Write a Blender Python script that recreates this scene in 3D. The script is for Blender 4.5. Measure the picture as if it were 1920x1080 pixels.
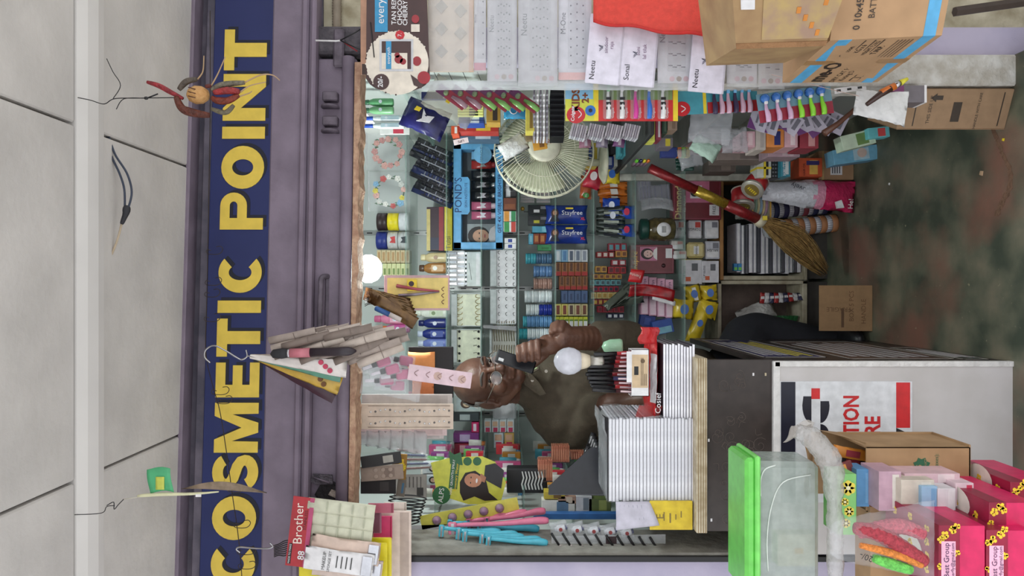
import bpy, bmesh, math, random
from mathutils import Vector, Matrix, Euler
random.seed(7)
for o in list(bpy.data.objects): bpy.data.objects.remove(o)
SC = bpy.context.scene
COL = SC.collection
# ---------------------------------------------------------------- camera (photo was taken with the phone on its side)
F = 1330.0; CZ = 1.2
cd = bpy.data.cameras.new('camera'); cam = bpy.data.objects.new('camera', cd); COL.objects.link(cam)
cd.sensor_fit = 'HORIZONTAL'; cd.sensor_width = 36; cd.lens = 36*F/1920; cd.clip_start = .02
cam.matrix_world = Matrix(((0,1,0,0),(0,0,-1,0),(-1,0,0,CZ),(0,0,0,1)))
SC.camera = cam
# ---------------------------------------------------------------- sky and sun
w = bpy.data.worlds.new('overcast'); SC.world = w; w.use_nodes = True
bg = w.node_tree.nodes['Background']; bg.inputs['Color'].default_value = (.93,.96,1,1); bg.inputs['Strength'].default_value = 0.95
sd = bpy.data.lights.new('hazy_sun','SUN'); sd.energy = 2.6; sd.angle = math.radians(20); sd.color = (1,.985,.96)
so = bpy.data.objects.new('hazy_sun', sd); COL.objects.link(so); so.rotation_euler = (math.radians(24),math.radians(8),0)
SC.view_settings.view_transform = 'Standard'; SC.view_settings.look = 'None'
SC.view_settings.exposure = 0.75; SC.view_settings.gamma = 1; SC.view_settings.use_curve_mapping = False
# ---------------------------------------------------------------- materials
def lin(c):
    return tuple(((v/255)/12.92 if v/255 <= .04045 else ((v/255+.055)/1.055)**2.4) for v in c)
MC = {}
def mat(c, rough=.5, metal=0, alpha=1, var=.08, scale=40, bump=0, emit=0, c2=None, spec=.5, bscale=None):
    k = (c,rough,metal,alpha,var,scale,bump,emit,c2,spec,bscale)
    if k in MC: return MC[k]
    m = bpy.data.materials.new('m%03d'%len(MC)); m.use_nodes = True; MC[k] = m
    nt = m.node_tree; b = nt.nodes['Principled BSDF']; L = nt.links
    a = lin(c)
    tc = nt.nodes.new('ShaderNodeTexCoord'); nz = nt.nodes.new('ShaderNodeTexNoise'); L.new(tc.outputs['Object'], nz.inputs['Vector'])
    nz.inputs['Scale'].default_value = scale; nz.inputs['Detail'].default_value = 4
    rp = nt.nodes.new('ShaderNodeValToRGB'); L.new(nz.outputs['Fac'], rp.inputs['Fac'])
    rp.color_ramp.elements[0].position = .35; rp.color_ramp.elements[1].position = .65
    d = lin(c2) if c2 else tuple(v*(1-var*1.5) for v in a)
    e = a if c2 else tuple(min(1,v*(1+var)) for v in a)
    rp.color_ramp.elements[0].color = (*d,1); rp.color_ramp.elements[1].color = (*e,1)
    L.new(rp.outputs['Color'], b.inputs['Base Color'])
    b.inputs['Roughness'].default_value = rough; b.inputs['Metallic'].default_value = metal; b.inputs['Alpha'].default_value = alpha
    b.inputs['Specular IOR Level'].default_value = spec
    if bump:
        bp = nt.nodes.new('ShaderNodeBump'); bp.inputs['Strength'].default_value = bump; bp.inputs['Distance'].default_value = .01
        n2 = nt.nodes.new('ShaderNodeTexNoise'); n2.inputs['Scale'].default_value = bscale or scale*2; n2.inputs['Detail'].default_value = 6
        L.new(tc.outputs['Object'], n2.inputs['Vector']); L.new(n2.outputs['Fac'], bp.inputs['Height']); L.new(bp.outputs['Normal'], b.inputs['Normal'])
    if emit:
        b.inputs['Emission Color'].default_value = (*a,1); b.inputs['Emission Strength'].default_value = emit
    return m
def film(alpha=.2, tint=(225,228,232), rough=.12, bump=.5, bscale=60):
    return mat(tint, rough, 0, alpha, .03, 20, bump, spec=.8, bscale=bscale)
FILM = film(); FILM2 = film(.38,(210,208,212)); GLASS = mat((150,185,175),.05,0,.3,.02,5,spec=.8)
WHITE = mat((228,226,228),.5); PAPER = mat((222,216,224),.6); BLACK = mat((22,22,26),.4); NAVY = mat((30,44,110),.4)
RED = mat((190,30,40),.4); YEL = mat((232,205,50),.45); KRAFT = mat((165,130,98),.75,var=.06,scale=25)
SILVER = mat((190,190,195),.25,1); WIRE = mat((70,62,60),.4,.7); GOLD = mat((190,150,70),.35,.6)
def V(c, **k): return mat(c, **k)
# ---------------------------------------------------------------- geometry helpers
def W(px, py, D): return Vector(((540-py)/F*D, D, CZ+(960-px)/F*D))
def mk(name, verts, faces, m, parent=None, loc=(0,0,0), smooth=False):
    me = bpy.data.meshes.new(name); me.from_pydata([tuple(v) for v in verts], [], faces); me.update()
    if isinstance(m, (list,tuple)):
        for q in m: me.materials.append(q)
    else: me.materials.append(m)
    if smooth: me.polygons.foreach_set('use_smooth', [True]*len(me.polygons))
    o = bpy.data.objects.new(name, me); COL.objects.link(o); o.location = loc
    if parent is not None: o.parent = parent
    return o
def g_box(x0,x1,y0,y1,z0,z1,r=0):
    if x1<x0: x0,x1=x1,x0
    if y1<y0: y0,y1=y1,y0
    if z1<z0: z0,z1=z1,z0
    if not r:
        v=[(x,y,z) for x in (x0,x1) for y in (y0,y1) for z in (z0,z1)]
        return v,[(0,1,3,2),(4,6,7,5),(0,4,5,1),(2,3,7,6),(0,2,6,4),(1,5,7,3)]
    r=min(r,(x1-x0)*.45,(y1-y0)*.45,(z1-z0)*.45)
    v=[];idx={}
    for i,x in enumerate((x0,x1)):
        for j,y in enumerate((y0,y1)):
            for k,z in enumerate((z0,z1)):
                sx=r if i==0 else -r; sy=r if j==0 else -r; sz=r if k==0 else -r
                idx[i,j,k]=len(v); v+= [(x,y+sy,z+sz),(x+sx,y,z+sz),(x+sx,y+sy,z)]
    f=[]
    def q(ax,s):
        o=[a for a in (0,1,2) if a!=ax]; c=[]
        for p in ((0,0),(1,0),(1,1),(0,1)):
            t=[0,0,0]; t[ax]=s; t[o[0]]=p[0]; t[o[1]]=p[1]; c.append(idx[tuple(t)]+ax)
        if (ax==1)==(s==1): pass
        if (s==0)!=(ax==1): c=c[::-1]
        return c
    for ax in (0,1,2):
        for s in (0,1): f.append(tuple(q(ax,s)))
    for ax in (0,1,2):
        o=[a for a in (0,1,2) if a!=ax]
        for p in ((0,0),(0,1),(1,0),(1,1)):
            t0=[0,0,0]; t0[o[0]]=p[0]; t0[o[1]]=p[1]; t1=list(t0); t1[ax]=1
            A=idx[tuple(t0)]; B=idx[tuple(t1)]
            c=[A+o[0],B+o[0],B+o[1],A+o[1]]
            f.append(tuple(c))
    for t,b in idx.items(): f.append((b,b+1,b+2))
    return v,f
def fixn(o):
    bm=bmesh.new(); bm.from_mesh(o.data); bmesh.ops.recalc_face_normals(bm,faces=bm.faces); bm.to_mesh(o.data); bm.free(); return o
def g_prism(pts, c0, c1):                       # outline in the x-z plane, extruded along y
    n=len(pts); v=[(p[0],c0,p[1]) for p in pts]+[(p[0],c1,p[1]) for p in pts]
    f=[tuple(range(n)),tuple(range(2*n-1,n-1,-1))]+[(i,i+n,(i+1)%n+n,(i+1)%n) for i in range(n)]
    return v,f
def g_lathe(prof, n=12, axis='z'):
    v=[];f=[]
    for r,h in prof:
        for i in range(n):
            a=2*math.pi*i/n; x,y=r*math.cos(a),r*math.sin(a)
            v.append((x,y,h) if axis=='z' else ((h,x,y) if axis=='x' else (x,h,y)))
    m=len(prof)
    for j in range(m-1):
        for i in range(n): f.append((j*n+i,j*n+(i+1)%n,(j+1)*n+(i+1)%n,(j+1)*n+i))
    f.append(tuple(range(n-1,-1,-1))); f.append(tuple((m-1)*n+i for i in range(n)))
    return v,f
def g_tube(pts, r, n=6):
    pts=[Vector(p) for p in pts]; rs=r if isinstance(r,(list,tuple)) else [r]*len(pts)
    v=[];f=[]; up=Vector((.3,.5,.81)).normalized()
    for i,p in enumerate(pts):
        d=(pts[min(i+1,len(pts)-1)]-pts[max(i-1,0)])
        d=d.normalized() if d.length>1e-9 else Vector((0,0,1))
        a=d.cross(up)
        if a.length<1e-3: a=d.cross(Vector((1,0,0)))
        a.normalize(); b=d.cross(a); up=b.cross(d) if False else up
        for k in range(n):
            t=2*math.pi*k/n; v.append(p+a*(rs[i]*math.cos(t))+b*(rs[i]*math.sin(t)))
    for j in range(len(pts)-1):
        for i in range(n): f.append((j*n+i,j*n+(i+1)%n,(j+1)*n+(i+1)%n,(j+1)*n+i))
    f.append(tuple(range(n-1,-1,-1))); f.append(tuple((len(pts)-1)*n+i for i in range(n)))
    return v,f
def cr(pts, k=6):                               # smooth curve through points
    P=[Vector(p) for p in pts]; out=[]
    for i in range(len(P)-1):
        a=P[max(i-1,0)];b=P[i];c=P[i+1];d=P[min(i+2,len(P)-1)]
        for j in range(k):
            t=j/k; out.append(.5*((2*b)+(c-a)*t+(2*a-5*b+4*c-d)*t*t+(3*b-a-3*c+d)*t**3))
    out.append(P[-1]); return out
def g_pillow(w,h,t,nx=8,nz=8,crimp=.08,jit=0,seed=0):   # soft pack standing on z=0, centred in x, bulging in y
    R=random.Random(seed); v=[];f=[]
    for side in (-1,1):
        for j in range(nz+1):
            for i in range(nx+1):
                u=i/nx; q=j/nz
                e=min(1,max(0,(q-crimp)/(.5-crimp)) if q<.5 else max(0,(1-q-crimp)/(.5-crimp)))
                b=(math.sin(math.pi*u)**.45)*(math.sin(e*math.pi/2)**.55)
                pin=1-.07*math.sin(math.pi*q)
                v.append(((u-.5)*w*pin+R.uniform(-jit,jit), side*(t/2*b+.0002)+R.uniform(-jit,jit)*b, q*h+R.uniform(-jit,jit)*.5))
    N=(nx+1)*(nz+1)
    for s in (0,1):
        for j in range(nz):
            for i in range(nx):
                a=s*N+j*(nx+1)+i; c=(a,a+1,a+nx+2,a+nx+1); f.append(c if s==0 else c[::-1])
    for i in range(nx): f.append((i,i+N,i+1+N,i+1)); a=nz*(nx+1)+i; f.append((a,a+1,a+1+N,a+N))
    for j in range(nz): a=j*(nx+1); b=a+nx+1; f.append((a,b,b+N,a+N)); a+=nx; b+=nx; f.append((a,a+N,b+N,b))
    return v,f
def g_sheet(fn, nu, nv, th):                    # fn(u,v)->Vector, thickened along local normals (approx y)
    v=[]; f=[]
    for s in (0,1):
        for j in range(nv+1):
            for i in range(nu+1):
                p=Vector(fn(i/nu,j/nv)); v.append((p.x,p.y+s*th,p.z))
    N=(nu+1)*(nv+1)
    for s in (0,1):
        for j in range(nv):
            for i in range(nu):
                a=s*N+j*(nu+1)+i; c=(a,a+1,a+nu+2,a+nu+1); f.append(c if s==0 else c[::-1])
    for i in range(nu): f.append((i,i+N,i+1+N,i+1)); a=nv*(nu+1)+i; f.append((a,a+1,a+1+N,a+N))
    for j in range(nv): a=j*(nu+1); b=a+nu+1; f.append((a,b,b+N,a+N)); a+=nu; b+=nu; f.append((a,a+N,b+N,b))
    return v,f
TXT={}
TMP=bpy.data.scenes.new('tmp')
def evalmesh(o):
    TMP.collection.objects.link(o); vl=TMP.view_layers[0]; vl.update(); dg=vl.depsgraph; dg.update()
    me=bpy.data.meshes.new_from_object(o.evaluated_get(dg)); return me
def textgeo(s, bold=0):
    k=(s,bold)
    if k not in TXT:
        cu=bpy.data.curves.new('t','FONT'); cu.body=s; cu.resolution_u=2; cu.offset=bold; cu.align_x='CENTER'; cu.align_y='CENTER'
        o=bpy.data.objects.new('t',cu); me=evalmesh(o)
        TXT[k]=([tuple(v.co) for v in me.vertices],[tuple(p.vertices) for p in me.polygons])
        bpy.data.objects.remove(o); bpy.data.curves.remove(cu); bpy.data.meshes.remove(me)
    return TXT[k]
class T:
    """one thing: an Empty at its base; part coordinates are pixels of the photo at depth D (a right, b up, c away)"""
    def __init__(s, name, label, cat, px, py, D, group=None, rot=(0,0,0), kind=None, mesh=None, scale=None):
        s.s = scale or D/F; s.D=D
        s.o = bpy.data.objects.new(name, mesh); COL.objects.link(s.o)
        s.o.location = W(px,py,D); s.o.rotation_euler=[math.radians(a) for a in rot]
        s.o['label']=label; s.o['category']=cat
        if group: s.o['group']=group
        if kind: s.o['kind']=kind
        if mesh is None: s.o.empty_display_size=.01
    def add(s, name, vf, m, smooth=False, parent=None, label=None, at=None, fix=False, mod=None):
        v,f=vf; k=s.s; o=mk(name,[(p[0]*k,p[1]*k,p[2]*k) for p in v],f,m,parent or s.o,smooth=smooth)
        if at: o.location=[q*k for q in at]
        if label: o['label']=label
        if fix: fixn(o)
        if mod: mod(o)
        return o
    def box(s,name,a0,a1,b0,b1,c0,c1,m,r=0,**k): return s.add(name,g_box(a0,a1,c0,c1,b0,b1,r),m,fix=True,**k)
    def prism(s,name,pts,c0,c1,m,**k): return s.add(name,g_prism(pts,c0,c1),m,fix=True,**k)
    def lathe(s,name,prof,m,n=12,axis='z',at=None,smooth=True,**k): return s.add(name,g_lathe(prof,n,axis),m,smooth=smooth,at=at,fix=True,**k)
    def tube(s,name,pts,r,m,n=6,**k): return s.add(name,g_tube(pts,r,n),m,smooth=True,fix=True,**k)
    def text(s,name,t,a,b,c,size,m,rot=0,bold=0,parent=None,sx=1,plane='xz'):
        v,f=textgeo(t,bold); R=math.radians(rot); ca,sa=math.cos(R),math.sin(R); out=[]
        for p in v:
            x,y=p[0]*size*sx,p[1]*size; x,y=x*ca-y*sa,x*sa+y*ca
            out.append((a+x,c,b+y) if plane=='xz' else (c,-(a+x),b+y) if plane=='yz' else (a+x,b+y,c))
        return s.add(name,(out,f),m,parent=parent)
def dup(t, px, py, D, label=None, group=None, rot=None):
    r=t.o.copy(); COL.objects.link(r); r.location=W(px,py,D)
    if label: r['label']=label
    if group: r['group']=group
    if rot is not None: r.rotation_euler=[math.radians(a) for a in rot]
    for ch in t.o.children:
        c=ch.copy(); COL.objects.link(c); c.parent=r
        for g in ch.children:
            d=g.copy(); COL.objects.link(d); d.parent=c
    return r
def struct(o, label=None, cat=None):
    o['kind']='structure'
    if label: o['label']=label
    if cat: o['category']=cat
    return o
def tag(o,label,cat,group=None):
    o['label']=label; o['category']=cat
    if group: o['group']=group
    return o
def circ(r,n=20,cx=0,cz=0,e=1,a0=0,a1=360): 
    return [(cx+r*math.cos(math.radians(a0+(a1-a0)*i/n)),cz+r*e*math.sin(math.radians(a0+(a1-a0)*i/n))) for i in range(n if a1-a0==360 else n+1)]
def hookpts(cx,cz,r,h,cy=0,flip=1):              # S-hook: upper loop, shank, lower loop
    up=[(cx+flip*r*math.cos(a),cy,cz+h/2+r*math.sin(a)) for a in [math.radians(x) for x in (-20,20,60,100,140,180)]]
    lo=[(cx-flip*r*.0+flip*r*math.cos(a),cy,cz-h/2+r*math.sin(a)) for a in [math.radians(x) for x in (180,220,260,300,340,370)]]
    return up+lo
# ================================================================ STRUCTURE
TH=math.atan(.064); FY=1.745; ct,st=math.cos(TH),math.sin(TH)
def fa(py): t=(540-py)/F; return t*FY/(ct-t*st)             # position along the yawed shop front
def fz(px,py=540): return CZ+(960-px)/F*(FY+fa(py)*st)
def fbox(name,py0,py1,z0,z1,c0,c1,m,r=0,parent=None):
    v,f=g_box(fa(py1),fa(py0),c0,c1,z0,z1,r); o=mk(name,v,f,m,parent); fixn(o)
    if parent is None: o.location=(0,FY,0); o.rotation_euler=(0,0,TH)
    return o
CONC=mat((201,197,194),.85,var=.07,scale=6,bump=.15,bscale=60)
CONC2=mat((212,209,207),.8,var=.04,scale=5,bump=.08)
LAV=mat((130,117,133),.6,var=.10,scale=12,bump=.3,bscale=30,c2=(114,102,117))
LAV_SHADED=mat((106,99,112),.7,var=.2,scale=14,c2=(74,71,84),bump=.3)  # darker lavender: shade of the recess mixed into the paint colour
LAVL=mat((186,178,200),.7,c2=(172,165,190),scale=9,bump=.3)
# soffit of the concrete canopy: slabs with open joints and a rounded rib
ZS=2.0
ceil=struct(mk('ceiling',*g_box(-1.6,1.6,.35,1.98,ZS+.02,ZS+.12),CONC),'pale concrete canopy soffit above the shop front','ceiling')
def slab(x0,x1,y0,y1):
    g=.0028; o=mk('slab',*g_box(x0+g,x1-g,y0+g,y1-g,ZS,ZS+.022,.003),CONC,ceil); fixn(o); return o
for x0,x1 in ((-1.6,-.355),(-.355,.30),(.30,1.6)):
    slab(x0,x1,.35,1.30); slab(x0,x1,1.385,1.98)
rib=[(1.30,ZS+.02),(1.30,ZS-.002),(1.318,ZS-.012),(1.345,ZS-.016),(1.37,ZS-.012),(1.385,ZS),(1.385,ZS+.02)]
v=[(-1.6,)+p for p in rib]+[(1.6,)+p for p in rib]; n=len(rib)
rb=mk('rib',v,[tuple(range(n)),tuple(range(2*n-1,n-1,-1))]+[(i,i+n,(i+1)%n+n,(i+1)%n) for i in range(n)],CONC2,ceil); fixn(rb)
# shop front: header wall behind, stepped mouldings
wf=struct(fbox('wall_front',1250,-600,fz(590),2.15,.03,.12,LAV_SHADED),'lavender painted shop front header, recess shade in its colour','wall')
fbox('moulding',1250,-600,fz(395),fz(372),.0,.035,LAV_SHADED,.004,wf); fbox('moulding',1250,-600,fz(356),fz(347),-.02,.05,LAV,.003,wf)
t1=struct(fbox('trim_1',1250,-600,fz(588),fz(503),-.012,.06,LAV,.004),'lavender timber fascia below the signboard','trim')
fbox('moulding',1250,-600,fz(574),fz(560),-.022,.0,LAV,.005,t1); fbox('moulding',1250,-600,fz(590),fz(580),-.03,.0,LAV,.004,t1)
t2=struct(fbox('trim_2',1250,108,fz(662),fz(586),.005,.07,LAV,.004),'lavender rolled steel shutter box above the opening','trim')
v,f=g_lathe([(.0155,fa(1250)),(.0155,fa(108))],14,'x'); rb=mk('rounded_lip',v,f,LAV,t2,(0,.0,fz(647)),True)
RAW=mat((200,165,138),.9,c2=(168,130,108),scale=60,bump=.8,bscale=90)
pts=[]; N=70; R=random.Random(3); a0,a1=fa(1250),fa(118); top=fz(660)
pts=[(a0,top),(a1,top)]+[(a1+(a0-a1)*i/N, fz(671)+R.uniform(-.0035,.0035)) for i in range(N+1)]
v,f=g_prism(pts,-.006,.06); o=mk('trim_3',v,f,RAW); o.location=(0,FY,0); o.rotation_euler=(0,0,TH); fixn(o); struct(o,'chipped bare plaster edge under the lintel','trim')
# interior shell
XL,XR,YB=-.665,.60,2.87
INW=mat((206,212,208),.5,var=.05,scale=4)
struct(mk('wall_back',*g_box(XL-.05,XR+.05,YB,YB+.06,0,1.92),INW),'pale painted back wall behind the shelves','wall')
struct(mk('wall_left',*g_box(XL-.06,XL,1.82,YB,0,1.92),INW),'pale side wall behind the hanging razors and tubes','wall')
struct(mk('wall_right',*g_box(XR,XR+.06,1.805,YB,0,1.70),INW),'pale side wall behind the packed right shelves','wall')
struct(mk('ceiling',*g_box(XL-.06,XR+.06,1.92,YB+.06,1.92,1.98),INW),'white ceiling inside the shop','ceiling')
# worn floor
fm=bpy.data.materials.new('worn_floor'); fm.use_nodes=True; nt=fm.node_tree; b=nt.nodes['Principled BSDF']; L=nt.links
tc=nt.nodes.new('ShaderNodeTexCoord'); n1=nt.nodes.new('ShaderNodeTexNoise'); n2=nt.nodes.new('ShaderNodeTexNoise'); n3=nt.nodes.new('ShaderNodeTexNoise')
for q,s_ in ((n1,7),(n2,3.2),(n3,70)): q.inputs['Scale'].default_value=s_; q.inputs['Detail'].default_value=8; L.new(tc.outputs['Object'],q.inputs['Vector'])
r1=nt.nodes.new('ShaderNodeValToRGB'); L.new(n1.outputs['Fac'],r1.inputs['Fac'])
for p,c in ((.38,(66,74,62)),(.52,(98,100,84)),(.66,(124,118,100))):
    e=r1.color_ramp.elements.new(p); e.color=(*lin(c),1)
r1.color_ramp.elements[0].color=(*lin((54,60,52)),1); r1.color_ramp.elements[-1].color=(*lin((150,134,112)),1)
r2=nt.nodes.new('ShaderNodeValToRGB'); r2.color_ramp.elements[0].position=.5; r2.color_ramp.elements[1].position=.68; L.new(n2.outputs['Fac'],r2.inputs['Fac'])
mx=nt.nodes.new('ShaderNodeMixRGB'); L.new(r2.outputs['Color'],mx.inputs['Fac']); L.new(r1.outputs['Color'],mx.inputs['Color1']); mx.inputs['Color2'].default_value=(*lin((132,94,80)),1)
r3=nt.nodes.new('ShaderNodeValToRGB'); r3.color_ramp.elements[0].position=.68; r3.color_ramp.elements[1].position=.76; L.new(n3.outputs['Fac'],r3.inputs['Fac'])
mx2=nt.nodes.new('ShaderNodeMixRGB'); L.new(r3.outputs['Color'],mx2.inputs['Fac']); L.new(mx.outputs['Color'],mx2.inputs['Color1']); mx2.inputs['Color2'].default_value=(*lin((160,152,126)),1)
L.new(mx2.outputs['Color'],b.inputs['Base Color']); b.inputs['Roughness'].default_value=.5
bp=nt.nodes.new('ShaderNodeBump'); bp.inputs['Strength'].default_value=.4; bp.inputs['Distance'].default_value=.01; L.new(n1.outputs['Fac'],bp.inputs['Height']); L.new(bp.outputs['Normal'],b.inputs['Normal'])
_v,_f=g_prism([(XL-.06,1.60),(.557,1.60),(.557,1.805),(XR+.06,1.805),(XR+.06,YB+.06),(XL-.06,YB+.06)],-.05,0)
struct(fixn(mk('floor',[(a,c,b) for a,b,c in _v],_f,fm)),'dirty dark green shop floor with worn red patches','floor')
GRD=mat((174,174,172),.9,var=.1,scale=3)
struct(mk('ground',*g_box(-12,12,-14,6,-.50,-.36),GRD),'pale pavement in front of the shop','ground')
struct(mk('step',*g_box(-1.6,.557,1.45,1.62,-.36,-.002),fm),'raised concrete threshold at the shop entrance','step')
# dirt crack and litter on the floor
cp=[W(1850,215,1.72),W(1868,258,1.70),W(1880,290,1.69),W(1893,318,1.68),W(1893,352,1.66),W(1880,378,1.68),W(1868,405,1.7)]
cp=[Vector((p.x,1.2*F/(q-960) if False else 1.2/((q-960)/F),.001)) for p,q in zip(cp,(1850,1868,1880,1893,1893,1880,1868))]
for p,py in zip(cp,(215,258,290,318,352,378,405)): p.x=(540-py)/F*p.y
v=[];f=[]
for i,p in enumerate(cr(cp,4)):
    wd=.006+.006*math.sin(i*1.3)**2; v+=[(p.x-wd*.3,p.y-wd,.0006),(p.x+wd*.3,p.y+wd*.6,.0022)]
    if i: f.append((2*i-2,2*i-1,2*i+1,2*i))
tag(mk('dried_mud_ridge',v,f,mat((112,84,66),.9,bump=.6)),'brown dried mud ridge snaking over the dark floor','dirt')
def litter(px,py,sz,m,lab):
    D=1.2*F/(px-960); p=Vector(((540-py)/F*D,D,.0005)); k=D/F*sz
    v,f=g_prism([(-k,-k*.6),(k*.7,-k),(k,k*.5),(-k*.4,k)],0,.002); o=mk('paper_scrap',[(a,c,b) for a,b,c in v],f,m); o.location=p; fixn(o); tag(o,lab,'litter')
litter(1841,325,5,mat((190,160,130),.8),'tan paper scrap lying on the dark floor')
litter(1882,262,3,YEL,'tiny yellow scrap beside the mud ridge on the floor')
litter(1668,345,2.5,WHITE,'tiny white paper speck on the floor by the pink bag')
# right outer pillar, peeling plank, old wall
OLD=mat((196,188,165),.9,c2=(150,140,115),scale=14,bump=.5)
PEEL=mat((205,203,198),.8,c2=(176,170,160),scale=30,bump=.7,bscale=60)
struct(mk('wall_right_outer',*g_box(.558,.632,1.72,1.80,-.36,1.545),LAVL),'lavender painted door pillar right of the entrance','wall')
struct(mk('wall_old',*g_box(.60,1.7,1.83,1.9,-.36,2.0),OLD),'old yellowish plaster wall beyond the pillar','wall')
struct(mk('door_frame_right',*g_box(.483,.557,1.69,1.79,-.36,.80,.004),PEEL),'peeling white painted timber door post on the right','trim')
tag(mk('leaning_pipe',*g_tube([W(1790,22,1.6),W(1960,-2,1.6)],.011),mat((70,58,52),.6)),'dark brown pipe leaning by the old wall','pipe')
# left jamb: lavender wall and board
struct(mk('wall_left_outer',*g_box(-1.5,-.655,1.72,1.80,-.36,1.66),LAVL),'pale lavender wall left of the opening','wall')
BRD=mat((156,152,144),.7,c2=(130,126,118),scale=25,bump=.4)
struct(mk('door_frame_left',*g_box(-.653,-.64,1.715,1.88,.55,1.5),BRD),'weathered grey board lining the left jamb','trim')
struct(mk('trim_4',*g_box(-.658,-.646,1.703,1.714,.3,1.45),BLACK),'black rubber edging on the left jamb','trim')
# bare metal tabs and bolts on the shutter box
GM=mat((110,100,112),.6,.2,c2=(84,76,86),scale=30,bump=.3)
def ft(name,label,cat,px,py,c=-.0): 
    t=T(name,label,cat,px,py,FY+fa(py)*st+c); t.o.rotation_euler=(0,0,TH); return t
for (px,py,l) in ((620,182,'square painted shutter lock boss with round flange, nearer the corner tab'),(620,228,'square painted shutter lock boss with wide round flange, farther from the corner tab')):
    t=ft('lock_boss',l,'lock',px,py,-.004); t.box('block',-9,9,-14,14,-8,8,GM,2); t.lathe('flange',[(0,-12),(17,-12),(17,-9),(0,-9)],GM,16,'x',at=(-9,-2,0))
t=ft('pull_handle','painted steel pull handle on the shutter box','handle',607,570,0)
t.tube('grip',cr([(-58,4,-4),(-56,-10,3),(-30,-12,4),(20,-12,3),(48,-10,2),(52,4,-6)],5),5,GM,8)
t.box('back_plate',-62,56,-9,-1,2,7,GM,2)
t=ft('corner_block','rough grey concrete block at the right end of the lintel','bracket',640,80,.02)
t.box('block',-26,26,-42,50,-15,20,mat((98,92,98),.9,bump=.8,c2=(74,70,76)),4); t.box('tab',-54,18,-10,10,-22,-15,GM,5)
t=T('conduit','ribbed flexible grey conduit running up the old wall','conduit',632,60,1.83)
t.lathe('hose',sum([[(9,i*5),(7.4,i*5+2.5)] for i in range(22)],[]),mat((140,128,112),.6),12,'x',at=(0,-10,-2))
t=ft('shaded_hole','broken hole in the shutter box, its inner shade painted dark','hole',618,925,-.002)
t.prism('cavity_shade',[(-20,-18),(4,-26),(22,-8),(16,18),(-2,28),(-24,12)],-1.5,0,mat((30,27,30),.9,bump=1)); t.prism('torn_edge',[(-8,-12),(4,-14),(8,-4),(-2,2)],-3,-1.5,mat((150,138,130),.9,bump=1))  # flat near-black plate stands in for the shade inside the opening
t=ft('scuff_plate','dark scraped metal latch plate on the shutter box','latch',603,898,-.003)
t.prism('plate',[(-9,-22),(8,-20),(10,16),(-4,22),(-10,8)],-3,0,mat((82,76,84),.5,.5,bump=.8)); t.tube('pin',[(-6,-5,-16),(4,-6,14)],2,GM)
# ================================================================ SIGN
s=ft('shop_sign','navy blue painted signboard with yellow block capitals','sign',448,540,-.008)
k=s.s
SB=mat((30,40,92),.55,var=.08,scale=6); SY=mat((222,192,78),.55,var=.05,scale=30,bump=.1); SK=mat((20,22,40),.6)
s.box('board',-fa(-8)/-k,-fa(1230)/-k,-56,60,0,14,SB,1.5)
def ring(rx,rz,t,a0,a1,n=28):
    o=[(rx*math.cos(math.radians(a)),rz*math.sin(math.radians(a))) for a in [a0+(a1-a0)*i/n for i in range(n+1)]]
    i_=[((rx-t)*math.cos(math.radians(a)),(rz-t*.8)*math.sin(math.radians(a))) for a in [a0+(a1-a0)*i/n for i in range(n+1)]]
    return o,i_
def band(o,i_,c0,c1):
    n=len(o); v=[(p[0],c0,p[1]) for p in o]+[(p[0],c0,p[1]) for p in i_]+[(p[0],c1,p[1]) for p in o]+[(p[0],c1,p[1]) for p in i_]; f=[]
    for j in range(n-1):
        f+=[(j,j+1,n+j+1,n+j),(2*n+j,3*n+j,3*n+j+1,2*n+j+1),(j,2*n+j,2*n+j+1,j+1),(n+j,n+j+1,3*n+j+1,3*n+j)]
    f+=[(0,n,3*n,2*n),(n-1,3*n-1,4*n-1,2*n-1)]
    return v,f
def stroke(pts,wd,c0,c1):
    P=[Vector((p[0],p[1])) for p in pts]; o=[];i_=[]
    for j,p in enumerate(P):
        d=(P[min(j+1,len(P)-1)]-P[max(j-1,0)]).normalized(); n=Vector((-d.y,d.x))*wd/2; o.append(p+n); i_.append(p-n)
    return band(o,i_,c0,c1)
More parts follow.
